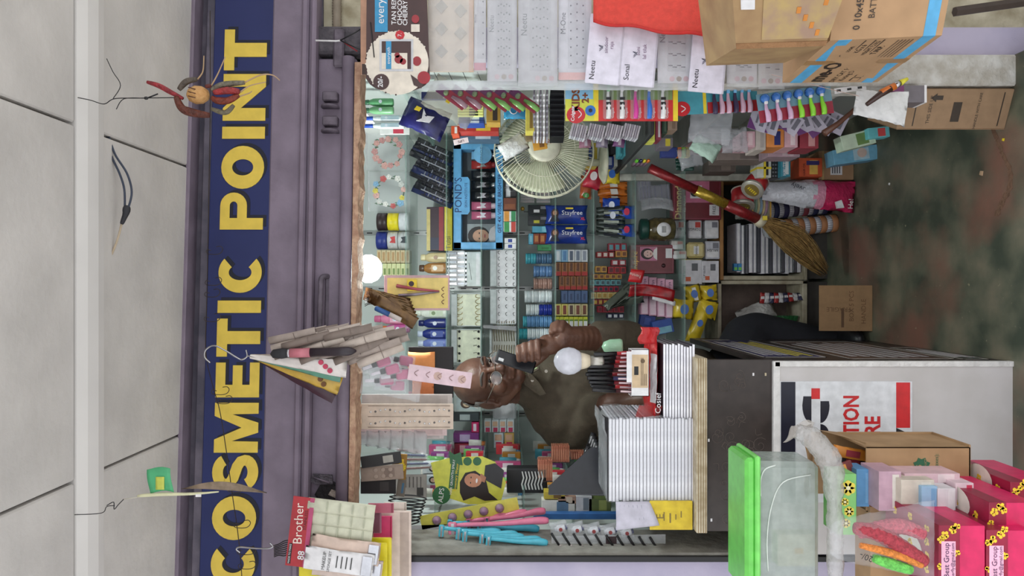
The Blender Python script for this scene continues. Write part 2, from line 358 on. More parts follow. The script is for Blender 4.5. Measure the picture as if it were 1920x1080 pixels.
def glyph(ch,w,h,c0,c1):
    t=w*.31 if ch in 'COSP' else 0
    if ch=='I': return [g_prism([(-w/2,-h/2),(w/2,-h/2),(w/2,h/2),(-w/2,h/2)],c0,c1)]
    if ch=='T': q=h*.24; r=w*.17; return [g_prism([(-w/2,h/2),(-w/2,h/2-q),(-r,h/2-q),(-r,-h/2),(r,-h/2),(r,h/2-q),(w/2,h/2-q),(w/2,h/2)],c0,c1)]
    if ch=='E':
        q=h*.22; l=-w/2+w*.36
        return [g_prism([(-w/2,-h/2),(w/2,-h/2),(w/2,-h/2+q),(l,-h/2+q),(l,-q/2),(w*.42,-q/2),(w*.42,q/2),(l,q/2),(l,h/2-q),(w/2,h/2-q),(w/2,h/2),(-w/2,h/2)],c0,c1)]
    if ch=='N': r=w*.27; return [g_prism([(-w/2,-h/2),(-w/2+r,-h/2),(-w/2+r,h*.08),(w/2-r,-h/2),(w/2,-h/2),(w/2,h/2),(w/2-r,h/2),(w/2-r,-h*.05),(-w/2+r,h/2),(-w/2,h/2)],c0,c1)]
    if ch=='M':
        r=w*.22; return [g_prism([(-w/2,-h/2),(-w/2+r,-h/2),(-w/2+r*1.05,h*.1),(-w*.1,-h/2),(w*.1,-h/2),(w/2-r*1.05,h*.1),(w/2-r,-h/2),(w/2,-h/2),(w/2,h/2),(w/2-r*1.2,h/2),(0,-h*.12),(-w/2+r*1.2,h/2),(-w/2,h/2)],c0,c1)]
    if ch=='O': return [band(*ring(w/2,h/2,t,0,360),c0,c1)]
    if ch=='C': return [band(*ring(w/2,h/2,t,48,312),c0,c1)]
    if ch=='P':
        st_=g_prism([(-w/2,-h/2),(-w/2+t,-h/2),(-w/2+t,h/2),(-w/2,h/2)],c0,c1)
        o=[(-w/2+t,h/2),(0,h/2)]+[(w*.5-h*.31+h*.31*math.cos(math.radians(a)),h*.19+h*.31*math.sin(math.radians(a))) for a in range(90,-91,-15)]+[(0,-h*.12),(-w/2+t,-h*.12)]
        ii=[(-w/2+t,h*.28),(0,h*.28)]+[(w*.5-h*.31+h*.1*math.cos(math.radians(a)),h*.19+h*.09*math.sin(math.radians(a))) for a in range(90,-91,-15)]+[(0,h*.1),(-w/2+t,h*.1)]
        return [st_,band(o,ii,c0,c1)]
    if ch=='S':
        k1=w/2-t/2; z=h/4-t*.12
        P=[(k1*math.cos(math.radians(a)),z+ (h/4-t*.28)*math.sin(math.radians(a))) for a in range(15,181,15)]+[(-k1*.9,z-h*.1),(-k1*.5,h*.045),(k1*.5,-h*.045),(k1*.9,-z+h*.1)]+[(k1*math.cos(math.radians(a)),-z+(h/4-t*.28)*math.sin(math.radians(a))) for a in range(0,-166,-15)]
        return [stroke(P,t,c0,c1)]
def join(gs):
    v=[];f=[]
    for a,b in gs:
        n=len(v); v+=list(a); f+=[tuple(i+n for i in q) for q in b]
    return v,f
for ch,y0,y1 in (('C',1012,1098),('O',928,1010),('S',851,916),('M',754,847),('E',679,744),('T',597,668),('I',563,587),('C',473,549),('P',362,431),('O',275,355),('I',233,268) ,('N',141,228),('T',58,134)):
    yc=(y0+y1)/2; a=fa(yc)/k; w_=(fa(y0)-fa(y1))/k; 
    if ch=='I': w_=23
    dz=-2
    vf=join(glyph(ch,w_,81,-1.6,0)); l=s.add('letter',vf,SY,at=(a,0,dz),fix=True)
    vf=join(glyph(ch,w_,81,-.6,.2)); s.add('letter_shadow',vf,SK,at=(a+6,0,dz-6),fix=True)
# ================================================================ BACK WALL SHELVING
DB=2.70
def carton(name,label,cat,x0,x1,y0,y1,D,t,m,bands=(),texts=(),group=None,rot=(0,0,0),r=.6,parts=None):
    w_=y1-y0; h=x1-x0; th=T(name,label,cat,x1,(y0+y1)/2,D,group,rot)
    th.box(parts or 'body',-w_/2,w_/2,0,h,0,t,m,r)
    for q in bands:
        a0,a1,b0,b1,bm=q[:5]; th.box(q[5] if len(q)>5 else 'printed_panel',-w_/2+a0*w_,-w_/2+a1*w_,b0*h,b1*h,-.25,.2,bm)
    for q in texts: th.text('lettering',q[0],-w_/2+q[1]*w_,q[2]*h,-.45,q[3],q[4],q[5] if len(q)>5 else 0,q[6] if len(q)>6 else 0)
    return th
def stack(x0,x1,y0,y1,n,ax,fn,gap=.4,D=DB,jit=0):
    """n alike things filling a rectangle, one above the other ('v') or side by side ('u'); fn builds the first, the rest are copies"""
    first=None
    for i in range(n):
        if ax=='v': h=(x1-x0)/n; r=(x1-i*h-h+gap,x1-i*h,y0,y1)
        else: h=(y1-y0)/n; r=(x0,x1,y0+i*h+gap/2,y0+(i+1)*h-gap/2)
        if first is None: first=fn(*r); R=r
        else: dup(first,r[1],(r[2]+r[3])/2+random.uniform(-jit,jit),first.D)
    return first
def shelf(px,y0,y1,lab,D0=2.56,D1=2.86,m=GLASS,th=2.4,name='glass_shelf'):
    a=W(px,y1,DB); b=W(px,y0,DB)
    o=mk(name,*g_box(a.x,b.x,D0,D1,a.z-th*DB/F,a.z-.0003),m); tag(o,lab,'shelf'); return o
for px,y0,y1,l in ((770,262,860,'topmost glass shelf carrying flower crowns and tape rolls'),(842,262,860,'second glass shelf carrying lotion bottles'),
                (904,262,860,'third glass shelf with jewellery trays'),(970,262,860,'fourth glass shelf with eyelash trays'),(1036,300,860,'fifth glass shelf with round cream tubs'),
                (1104,300,860,'sixth glass shelf with small brown cartons'),(1178,330,860,'seventh glass shelf with tiny red and gold cartons'),(1266,330,860,'lowest glass shelf with maroon hair dye boxes')):
    shelf(px,y0,y1,l)
for py,l in ((437,'slotted metal shelf upright behind the light blue display box'),(541,'slotted metal shelf upright between the white jewellery trays'),(690,'slotted metal shelf upright behind the seated man'),(775,'slotted metal shelf upright near the pink sachets')):
    t=T('shelf_upright',l,'shelf upright',1350,py,2.855); t.box('rail',-4,4,0,680,0,5,mat((150,152,150),.35,.6))
    for i in range(30): t.box('slot',-1.2,1.2,14+i*22,24+i*22,-.4,.4,BLACK)
# flower crowns in square clear bags
def crown(label,x0,x1,y0,y1,cols,D=2.6):
    w_=y1-y0;h=x1-x0; t=T('flower_crown',label,'hair wreath',x1,(y0+y1)/2,D,rot=(4,0,0)); R=random.Random(int(y0))
    cx,cz=0,h*.5; rr=w_*.36
    t.tube('stem_ring',[(cx+rr*math.cos(a/16*6.2832),4,cz+rr*math.sin(a/16*6.2832)) for a in range(17)],1.2,mat((80,104,74),.6))
    for i in range(13):
        a=i/13*6.2832+R.uniform(-.1,.1); r=rr+R.uniform(-2.5,2.5); x,z=cx+r*math.cos(a),cz+r*math.sin(a); s_=R.uniform(5,7)
        gs=[g_prism([(s_*.55*math.cos(q*1.2566+i)+s_*.5*math.cos(p*1.2566),s_*.55*math.sin(q*1.2566+i)+s_*.5*math.sin(p*1.2566)) for p in range(5)],-3+.3*q,1) for q in range(5)]+[g_lathe([(0,-4.6),(2,-4.2),(2.6,-3),(0,-2)],6,'y')]
        t.add('flower',join(gs),V(cols[i%len(cols)],rough=.7),at=(x,2,z),fix=True)
    for i in range(9):
        a=R.uniform(0,6.28); r=rr+R.uniform(-6,6); x,z=cx+r*math.cos(a),cz+r*math.sin(a)
        t.prism('leaf',[(x,z-4),(x+2,z),(x,z+5),(x-2,z)],3,3.6,mat((70,110,70),.6))
    t.box('clear_bag',-w_/2,w_/2,0,h,-5,9,film(.10),2); t.box('bag_seam',-w_/2,w_/2,h-2,h,-5.2,-4.9,FILM2)
crown('pink rose flower crown packed in a square clear bag',688,768,251,320,[(214,160,150),(200,140,135)])
crown('multicoloured flower crown packed in a square clear bag',692,769,323,397,[(225,222,215),(190,60,55),(120,170,205),(222,205,60),(220,170,160),(205,206,200)])
# tape rolls
def roll(label,x0,x1,yc,r,c,c2=None,grp=None):
    h=x1-x0; t=T('tape_roll',label,'tape roll',x1,yc,DB+.02,grp); m=V(c,rough=.45)
    t.lathe('roll',[(r*.45,0),(r-1,0),(r,1),(r,h/2-.6),(r-.5,h/2),(r,h/2+.6),(r,h-1),(r-1,h-.2),(r*.45,h-.2)],m,20)
    t.lathe('core',[(r*.3,.5),(r*.44,.5),(r*.44,h-.6),(r*.3,h-.6)],KRAFT,14)
    if c2: t.prism('printed_mark',[(-6,3),(7,4),(5,h-6),(0,h-9),(-5,h-5)],-r-.4,-r+2.5,V(c2,rough=.5))
for i,(l,c,c2,yc,x0,x1) in enumerate((('brown elastic tape roll at the top of its column',(52,38,38),None,416,708,727),('yellow elastic tape roll between the brown and white rolls',(236,216,40),None,416,728,748),('plain white elastic tape roll under the yellow one',(222,224,228),None,416,749,768),
    ('royal blue elastic tape roll topping the second column',(38,52,130),None,451,707,727),('white roll with a red printed mark',(205,205,206),(196,52,52),451,728,747),('white roll with a black printed mark',(200,202,203),(30,40,48),451,748,768))):
    roll(l,x0,x1,yc,16.5,c,c2)
stack(706,768,469,493,7,'v',lambda *r:carton('soap_carton','tan soap carton stacked in a column beside the tape rolls','carton',*r,DB,30,V((206,188,148)),[(.15,.85,.25,.75,V((180,140,90)))],group='tan soap cartons in a column'))
stack(717,768,494,517,6,'v',lambda *r:carton('soap_carton','pale lime soap carton stacked in a column next to the tan cartons','carton',*r,DB,30,V((214,216,160)),[(.1,.6,.25,.75,V((120,140,70)))],group='pale lime soap cartons in a column'))
def bottle(label,x0,x1,yc,w_,c,cap=None,band=None,D=DB,name='lotion_bottle',flat=.6,capf=.18,grp=None,text=None):
    h=x1-x0; t=T(name,label,'bottle',x1,yc,D,grp); r=w_/2; hb=h*(1-capf)
    v,f=g_lathe([(r*.86,0),(r*.98,1.5),(r,h*.1),(r,hb*.62),(r*.93,hb*.82),(r*.62,hb*.96),(r*.5,hb)],14); t.add('body',([(p[0],p[1]*flat,p[2]) for p in v],f),V(c,rough=.3),True,fix=True)
    v,f=g_lathe([(r*.62,hb),(r*.66,hb+1),(r*.62,h-1),(r*.5,h)],12); t.add('cap',([(p[0],p[1]*flat,p[2]) for p in v],f),V(cap or (225,225,225),rough=.35),True,fix=True)
    if band: t.prism('label_print',[(-r*.62,h*.12),(r*.62,h*.12),(r*.62,h*.55),(-r*.62,h*.55)],-r*flat-.2,-r*flat*.55,V(band,rough=.4))
    t.prism('emblem',circ(r*.42,12,0,h*.42),-r*flat-.5,-r*flat*.6,V(text or (215,220,230),rough=.4))
    return t
bottle('cream coloured lotion bottle with rounded cap',789,838,483,19,(214,196,150),(226,214,170),None,text=(150,110,70))
bottle('bronze gold lotion bottle with dark cap',786,838,503,20,(168,116,62),(92,66,50),(190,140,70),text=(230,225,220))
bottle('white hair oil bottle with orange cap stripe',779,838,587,18,(222,226,214),(216,220,205),(196,206,180),text=(110,130,80))
bottle('dark navy lotion bottle nearest the white bottle',785,838,606,18,(28,40,112),(24,32,92),None)
bottle('dark navy lotion bottle beside the lilac blue one',783,838,626,19,(30,44,120),(190,200,220),(60,80,160))
bottle('lilac blue lotion bottle next to the navy ones',784,838,644,18,(110,124,190),(200,208,228),(130,150,210))
bottle('slim pink perfume bottle on the topmost shelf',702,769,598,20,(214,128,160),(196,96,136),(230,170,190)); bottle('magenta pink bottle half hidden on the topmost shelf',715,769,616,16,(190,90,150),(214,110,60))
# black comb packs leaning in a heap
for i in range(11):
    t=T('comb_pack',('navy' if i%4==2 else 'black')+' comb in a thin glossy sleeve leaning in a row','comb',848,292+i*9.4,DB-.03+.004*(i%3),'black comb sleeves leaning in a row',rot=(0,24,0))
    t.add('sleeve',g_pillow(13,72+(i%4)*5,5,6,6,seed=i),mat((34,34,42),.2,spec=.8) if i%4!=2 else mat((38,46,88),.2,spec=.8),True)
    t.box('comb_spine',-5,-3,6,62,-4.2,-2.2,mat((150,150,158),.3) if i%3==0 else BLACK); 
    for k in range(0): pass
    for j in range(7): t.box('tooth',-3,4,10+j*7.5,12+j*7.5,-3.8,-2.4,mat((120,122,134),.25) if (i+j)%3==0 else BLACK)
carton('hair_colour_box','dark maroon and navy box with a yellow base strip beside the combs','carton',800,848,388,470,DB,40,V((56,34,46)),[(0,1,0,.3,V((232,212,50)),'yellow_strip'),(0,1,.34,.52,V((150,42,50))),(0,.95,.86,1,V((206,188,120)),'gold_edge'),(.03,.3,.52,.86,V((40,40,66)))],[('Tulsi',.18,.15,13,BLACK)])
# light blue display tray with tubes
t=T('tube_display_box','light blue open-front counter display of face wash tubes','display box',943,366,DB-.05)
LB=mat((98,166,214),.35); LBD=mat((60,120,176),.4)
t.box('back_panel',-101,101,0,93,34,36,mat((70,78,84),.5)); t.box('base_panel',-101,101,0,14,0,36,LB,.8); t.box('top_panel',-101,101,78,93,0,36,LB,.8)
t.box('side_panel',-101,-88,0,93,0,36,LB,.8); t.box('side_panel',86,101,0,93,0,36,LB,.8)
t.prism('header_tab',[(-36,66),(-30,62),(28,62),(34,66),(34,80),(-36,80)],-.8,0,LB)
t.text('lettering',"POND'S",0,83,-1.2,19,mat((24,54,104),.4)); t.text('lettering','SKIN INSTITUTE',0,69,-1.2,6.5,mat((24,54,104),.4))
t.text('lettering','GET 4X VISIBLY BRIGHTER SKIN*',-2,6,-.6,9.5,mat((20,40,90),.4),bold=.01)
t.prism('round_badge',circ(17,20,76,38),-1,0,mat((120,180,222),.3)); t.text('lettering','MIRACLE',76,40,-1.4,7,mat((30,80,150),.4))
def tube_(yc,c,cap,lab,badge=None,h=46,ww=15):
    q=T('face_wash_tube',lab,'cosmetic tube',930,yc,DB-.035,'face wash tubes standing in the blue display' if 'black' in lab or 'pink' in lab else None)
    v=[];f=[];n=12
    for (hh,rx,ry) in ((0,5.4,5),(9,5.6,5.2),(9.2,ww/2,5),(20,ww/2,4.6),(34,ww/2,3),(h,ww/2+.5,.7)):
        for i in range(n): a=i/n*6.2832; v.append((rx*math.cos(a),ry*math.sin(a),hh))
    def seg(j0,j1): 
        vv=v[j0*n:(j1+1)*n]; ff=[(j*n+i,j*n+(i+1)%n,(j+1)*n+(i+1)%n,(j+1)*n+i) for j in range(j1-j0) for i in range(n)]+[tuple(range(n)),tuple(range((j1-j0)*n,(j1-j0+1)*n))]
        return vv,ff
    q.add('cap',seg(0,1),cap,True,fix=True); q.add('tube',seg(2,5),c,True,fix=True)
    q.prism('emblem',[(-4,18),(0,22),(4,18),(5,30),(0,27),(-5,30)],-5.2,-3,badge or SILVER)
BT=mat((26,28,34),.25); PK=mat((176,92,120),.25)
tube_(291,mat((120,170,206),.25),SILVER,'pale blue face wash tube at the end of the display'); tube_(309,mat((150,42,40),.25),mat((140,40,40),.3),'red face wash tube in the blue display')
for y in (328,347,367): tube_(y,BT,SILVER,'black face wash tube standing in the blue display')
for y in (386,404): tube_(y,PK,mat((214,190,200),.3),'pink face wash tube standing in the blue display')
def portrait(t,a,b,w_,h,c,skin=(196,150,122),hair=(34,26,26),bgc=(150,158,160),name='portrait'):
    p=t.box(name,a-w_/2,a+w_/2,b,b+h,c-.3,c,V(bgc)); r=min(w_,h)*.32; cz=b+h*.52
    t.prism('hair_print',circ(r*1.25,18,a,cz+r*.25,1.15),c-.5,c-.3,V(hair),parent=p); t.prism('shoulder_print',[(a-w_*.45,b),(a+w_*.45,b),(a+w_*.3,b+h*.18),(a,b+h*.26),(a-w_*.3,b+h*.18)],c-.55,c-.35,V((230,225,222)),parent=p)
    t.prism('face_print',circ(r*.86,18,a,cz,1.22),c-.7,c-.5,V(skin),parent=p)
    for s_ in (-1,1): t.prism('eye_print',circ(r*.15,8,a+s_*r*.36,cz+r*.18,.55),c-.85,c-.7,V((40,28,26)),parent=p)
    t.prism('mouth_print',circ(r*.28,8,a,cz-r*.55,.35),c-.85,c-.7,V((170,80,80)),parent=p)
portrait(t,-74,15,46,54,33)
# small white boxes under the fan
stack(946,968,331,360,2,'u',lambda *r:carton('cream_carton','small white cream carton in front of the fan guard','carton',*r,DB-.02,16,WHITE,[(.2,.8,.3,.6,BLACK)],group='white cream cartons near the fan'))
stack(946,968,332,392,3,'u',lambda *r:carton('eyeliner_carton','small black and white cosmetic carton beside the display','carton',*r,DB-.02,16,V((60,56,58)),[(.1,.9,.5,.9,WHITE)],group='black and white cartons beside the display'))
carton('kumkum_carton','small brown carton beside the light blue display','carton',944,968,371,394,DB-.05,16,V((110,58,40)),[(.1,.5,.1,.9,V((140,80,50)))])
for i,(a,b) in enumerate((((222,150,60),(60,140,90)),((60,150,80),(200,70,60)))):
    carton('balm_carton',('orange and green','green and red')[i]+' striped balm carton beside the display','carton',944,968,396+20*i,415+20*i,DB-.05,16,WHITE,[(0,1,.55,.95,V(a)),(0,1,.05,.4,V(b))])
stack(946,968,446,467,2,'u',lambda *r:carton('powder_carton','white carton with a blue oval beside the display','carton',*r,DB-.05,14,WHITE,[(.2,.8,.35,.7,V((50,70,150)))],group='white cartons with blue oval'))
# jewellery trays
def tray(label,x0,x1,y0,y1,bg_,rows,cols,style,D=DB,lid=12):
    w_=y1-y0;h=x1-x0; t=T('jewellery_tray',label,'display tray',x1,(y0+y1)/2,D); 
    t.box('board',-w_/2,w_/2,0,h,4,6,bg_); 
    for a in ((-w_/2,-w_/2+1.5,0,h),(w_/2-1.5,w_/2,0,h),(-w_/2,w_/2,0,1.5)): t.box('rim',*a,0,6,mat((196,200,200),.4))
    t.box('lid_strip',-w_/2,w_/2,h-lid,h,0,6,mat((206,212,212),.35),.5)
    R=random.Random(int(y0+x0)); X0=-w_/2+5; dx=(w_-10)/max(1,cols-1); Z1=h-lid-4; dz=(Z1-5)/max(1,rows-1) if rows>1 else 0
    for i in range(rows):
        for j in range(cols):
            x=X0+j*dx; z=5+i*dz
            if style=='lash': t.tube('eyelash',[(x-3.2,3.4,z-1.6),(x-1.6,3.2,z+1),(x+1.6,3.2,z+1),(x+3.2,3.4,z-1.6)],.5,BLACK,4)
            if style=='foil': t.prism('foil_strip',[(x-2.3,z-dz*.45),(x+2.3,z-dz*.45),(x+1.6,z+dz*.45),(x-1.6,z+dz*.45)],1,4,mat((205,208,212),.2,.7) if (i+j)%2 else mat((130,134,140),.25,.6))
            if style=='ring': t.tube('ring',[(x+(4)*math.cos(a),3,z+6*math.sin(a)) for a in [k*.7 for k in range(8)]],.7,mat((190,170,110),.3,.7),4); 
            if style=='ring': t.lathe('bead',[(0,-1.2),(1.1,0),(0,1.2)],mat((235,230,215),.2),6,at=(x,2,z-5))
            if style=='drop':
                t.tube('ear_hook',[(x-1,3,z+8),(x+1,3,z+9.5),(x+1.5,3,z+3)],.5,WIRE,4); t.lathe('stone',[(0,-2.6),(2.3,-1),(2.3,1),(0,2.6)],BLACK,7,at=(x+R.uniform(-1,1),2.5,z))
            if style=='pin': t.tube('hairpin',[(x-dx*.42,3,z-1),(x,2.4,z+.8),(x+dx*.42,3,z-1)],.75,mat((190,175,140),.3,.7),4)
    return t
CREAM=mat((222,224,200),.5)
tray('white tray of silver foil nose pins above the eyelash boards',840,872,470,537,WHITE,2,8,'foil',lid=3)
t=carton('jewellery_card','white jewellery card with a fine printed curve','card',875,902,472,537,DB,10,V((206,212,210)),[(.05,.95,.1,.35,WHITE)]); t.tube('printed_line',[(-20,-.6,18),(-5,-.6,20),(12,-.6,23)],.4,BLACK,4)
tray('cream tray of pearl hoop rings',846,902,550,612,CREAM,2,6,'ring',lid=11); tray('cream tray of black drop earrings',846,902,617,681,CREAM,2,5,'drop',lid=11)
tray('white board of false eyelashes nearest the blue display',919,968,468,538,WHITE,3,6,'lash'); tray('white board of false eyelashes above the white tubs',919,968,541,608,WHITE,3,5,'lash')
tray('grey tray of gold hairpins by the raised hand',918,968,616,671,mat((180,178,170),.5),9,2,'pin',lid=4)
for i in range(4): mk_=T('leaning_card','thin grey clear-fronted card leaning against the hairpin tray','card',968,613+i*2.2,DB-.03-.01*i,'thin cards leaning by the hairpin tray',rot=(0,2+i,0)); mk_.box('card',-1,1,0,62,0,22,FILM2); 
# round cream tubs piled in columns
def tubs(yc,x0,x1,seq,r,lab,grp):
    n=len(seq); h=(x1-x0)/n; cache={}
    for i,(c,nm) in enumerate(seq):
        px=x1-i*h
        if c in cache: dup(cache[c],px,yc,DB); continue
        t=T('cream_tub',nm+' '+lab,'tub',px,yc,DB,grp); cache[c]=t
        t.lathe('jar',[(r*.9,0),(r,1),(r,h*.55),(r*.9,h*.58)],V(c,rough=.3),16); t.lathe('lid',[(r*.92,h*.58),(r*1.0,h*.62),(r*1.0,h*.9),(r*.92,h-.4),(0,h-.4)],V(tuple(min(255,int(q*1.12+6)) for q in c),rough=.3),16)
BL=(86,132,170);TQ=(70,160,176);WT=(212,220,222);NV=(34,48,140);BR=(160,124,112);DB2=(70,100,130)
tubs(485,985,1035,[(DB2,'steel blue')]*3+[(TQ,'turquoise')]*2,10,'round cream tub in the column beside the blue sanitary packs','cream tubs column by the turquoise lids')
tubs(509,1000,1035,[((90,124,168),'denim blue')]*3,10.5,'round cream tub in a short three tub column','denim blue cream tubs')
tubs(532,1000,1035,[(BR,'rosy brown')]*4,10.5,'round cream tub in a short column','rosy brown cream tubs')
tubs(556,983,1035,[(WT,'white')]*4,11.5,'large cream tub with a dark dot, in a column of four','white cream tubs column of four')
tubs(581,986,1035,[(NV,'navy blue')]*3+[(WT,'white')]*3,10.5,'tub in the column mixing white and navy','white and navy tubs')
tubs(603,980,1035,[((96,140,184),'sky blue')]*6+[(TQ,'turquoise')],10.5,'tub in the tall column above the raised hand','sky blue tubs in a tall column')
tubs(626,973,1035,[(WT,'glossy white')]*6+[((60,150,160),'teal')]*2,10.5,'tub in the column touching the raised hand','glossy white tubs with teal tops')
tubs(648,990,1035,[((90,140,190),'pale blue')]*5,10.5,'tub mostly hidden behind the phone hand','pale blue tubs behind the phone hand')
# compact cases etc. left of the tubs (towards the fan)
for i in range(2):
    for j in range(4):
        t=T('lipstick_case','clear case of small brown lipsticks beneath the fan','lipstick case',1002+30*i,362+j*5.2,DB,'lipstick cases beneath the fan'); t.box('case',-2.3,2.3,0,26,0,14,FILM2,.5); t.lathe('lipstick',[(1.6,2),(1.6,14),(1.3,14),(1.1,20),(0,22)],V((150,90,84)),8,at=(0,5,0))
for i in range(2):
    carton('ring_case',('clear ring case with a white tag','clear ring case holding a yellow ring')[i]+' beside the lipsticks','case',990,1033,384+20*i,402+20*i,DB,16,mat((50,52,58),.2,0,.8),[(.2,.5,.5,.75,V((214,206,60)) if i else WHITE),(.55,.85,.2,.45,V((120,120,128)))])
t=T('bell_charm','tiny round brass bell with black tag','charm',984,391,DB); t.lathe('bell',[(0,0),(3.5,1.5),(4.5,4),(3.5,7),(0,8.5)],GOLD,12,at=(0,4,0)); t.box('tag',-7,-5,-6,2,3,5,BLACK)
carton('cream_box','turquoise cream box lying above the brown bottles','carton',998,1034,424,436,DB,16,V((90,176,206)),[(.1,.9,.2,.5,V((140,210,230)))])
stack(1000,1034,438,457,3,'v',lambda *r:carton('oil_carton','small rust brown oil carton in a pile of three','carton',*r,DB,16,V((150,66,44)),[(.2,.8,.2,.8,V((200,130,70)))],group='rust brown oil cartons'))
carton('green_carton','flat green carton under the rust brown cartons','carton',1008,1034,459,470,DB,16,V((56,140,86)),[(.2,.6,.2,.7,V((40,110,60)))]); carton('cyan_tube','pale cyan tube box standing by the rust brown cartons','carton',991,1000,438,458,DB,14,V((100,180,210)),[(.2,.8,.3,.7,V((150,210,230)))])
# sanitary packs
for i,y in enumerate((385,422)):
    t=T('sanitary_pack',('royal blue sanitary pad pack with a woman print, nearer the fan','royal blue sanitary pad pack with a woman print, nearer the cartons')[i],'sanitary pack',1062,y+35,DB-.05,rot=(0,90,0))
    v,f=g_pillow(80,35,16,10,8,.06,seed=i); t.add('pack',([(p[2]*0+p[0],p[1],p[2]) for p in v],f),mat((36,62,150),.25,c2=(28,48,120),scale=30),True)
    t.text('lettering','Stayfree',10,20,-8.6,12,mat((235,235,245),.4)); t.text('lettering','XL',30,9,-8,7,mat((225,40,60),.4),bold=.02); t.box('yellow_flash',-2,12,27,30,-8.4,-7.4,YEL)
    t.prism('woman_hair',circ(7,14,-22,19,1.3),-8.6,-7.6,V((60,36,30))); t.prism('woman_face',circ(4,12,-22,20,1.2),-8.9,-8.5,V((196,140,112))); t.prism('woman_dress',[(-31,4),(-14,4),(-17,13),(-28,13)],-8.4,-7.2,V((20,22,44)))
# ================================================================ LOWER BACK SHELVES
def pad(label,px,py,D,w_,h,th,c,badge,rot,grp=None,name='sanitary_pack',stripe=None):
    t=T(name,label,'soft pack',px,py,D,grp,rot=rot); t.add('pack',g_pillow(w_,h,th,8,8,.05,jit=.5,seed=int(px+py)),V(c,rough=.28,c2=tuple(int(q*.85) for q in c),scale=30),True)
    if badge: t.prism('badge',circ(min(w_,h)*.26,14,0,h*.5,.8),-th/2-.6,-th/2+1,V(badge,rough=.3))
    if stripe: t.prism('label_strip',[(-w_*.36,h*.32),(w_*.36,h*.36),(w_*.36,h*.6),(-w_*.36,h*.56)],-th/2-.3,-th/2+1.5,V(stripe,rough=.4))
    return t
for i in range(4): pad('orange sanitary pack with a white strip, in a row under the fan',1170-0*i,346+i*0+4+i*13,DB-.02-.005*i,13 if 0 else 44,12,14,(222,120,40),None,(0,78+3*i,0),'orange packs under the fan',stripe=(225,220,214)) if 0 else None
first=None
for i in range(4):
    t=pad('orange sanitary pack with a white strip standing upright under the fan',1176,347+i*13.5,DB-.03,14,58-3*i,14,(222,122,44),None,(0,0,4-2*i),'orange packs with white strips',stripe=(228,222,214))
t=pad('rust orange pack with two green XL corners',1110,352,DB-.05,44,22,14,(186,84,40),None,(0,4,0)); t=t
for a in (-16,17):
    t.prism('green_corner',circ(5,10,a,11,1.2),-8,-5,V((60,140,60)))
t.text('lettering','XL',-16,11,-8.5,6,WHITE); t.text('lettering','XL',17,11,-8.5,6,WHITE)
for i,(px,py,l) in enumerate(((1144,378,'beside the orange packs, upper'),(1146,398,'above the lower crumpled blue pack'),(1172,392,'red edged, on top of its pile'),(1172,426,'red edged, lowest of its pile'))):
    pad('small bright blue sanitary pouch '+l,px+18,py+6,DB-.06,26,32,14,(40,80,190),(210,60,90) if i>1 else (220,225,240),(0,0,6*i-8))
for i in range(7):
    t=T('sachet_strip','dark foil sachet strip stacked edge-on beside the blue packs','sachet',1172,389+i*9.3,DB-.07,'foil sachet strips by the blue packs',rot=(0,-4+2*i,10)); t.add('strip',g_pillow(8,54,3,4,8,.03,.5,i),mat((72,80,76),.2,.4),True); t.box('printed_stripe',-2.4,2.4,12,40,-2,-1.4,mat((176,182,170),.3) if i%2 else mat((40,44,52),.3))
WB=V((200,208,214))
def seq(x0,x1,y0,y1,items,D=DB,t=22):        # column of different cartons
    n=len(items); h=(x1-x0)/n
    for i,(l,c,b) in enumerate(items): carton('cosmetic_carton',l,'carton',x1-(i+1)*h+.4,x1-i*h,y0,y1,D,t,V(c),[(.12,.88,.25,.75,V(b))])
seq(1040,1102,468,491,[('white carton at the foot of the pale column beside the brown cartons',(214,216,220),(150,156,170)),('white carton with grey print, second of the pale column',(208,212,218),(120,130,150)),('white carton with a grey dot in the middle of the pale column',(222,222,224),(90,100,120)),('light blue carton in the pale column',(140,184,214),(90,140,190)),('pale blue carton topping the pale column',(168,196,214),(230,236,240))])
brown=V((150,98,52)); rdl=V((176,44,40))
stack(1040,1102,492,517,5,'v',lambda *r:carton('hair_oil_carton','brown carton with red end label in the longer column','carton',*r,DB,24,brown,[(0,.3,.05,.95,rdl),(.35,.95,.3,.7,V((112,64,34)))],[('Amla',.65,.5,7,mat((60,34,22),.5))],group='brown cartons, longer column'))
stack(1048,1102,518,543,5,'v',lambda *r:carton('hair_oil_carton','brown carton with red end label in the shorter column','carton',*r,DB,24,V((140,90,50)),[(0,.26,.05,.95,rdl),(.35,.95,.3,.7,V((112,64,34)))],[('Amla',.65,.5,7,mat((60,34,22),.5))],group='brown cartons, shorter column'))
stack(1052,1102,545,568,4,'v',lambda *r:carton('blue_carton','slate blue carton in a column of four','carton',*r,DB,24,V((78,100,140)),[(.25,.75,.35,.65,V((54,72,110)))],group='slate blue cartons'))
seq(1040,1102,570,592,[('narrow cream carton with brown stripe at the foot of its column',(206,190,140),(120,70,50)),('narrow cream carton with brown stripe above the lowest',(210,196,150),(130,74,56)),('narrow cream carton with brown stripe, third up',(212,200,156),(96,70,60)),('yellow carton with brown script near the column top',(222,206,110),(140,66,50)),('yellow carton with brown script topping its column',(226,212,120),(130,60,46))])
stack(1040,1102,594,614,7,'v',lambda *r:carton('yellow_carton','yellow-green carton with white window above the hand','carton',*r,DB,24,V((206,206,60)),[(.1,.6,.1,.9,WHITE),(.62,.75,.1,.9,V((90,130,50)))],group='yellow-green cartons above the hand'))
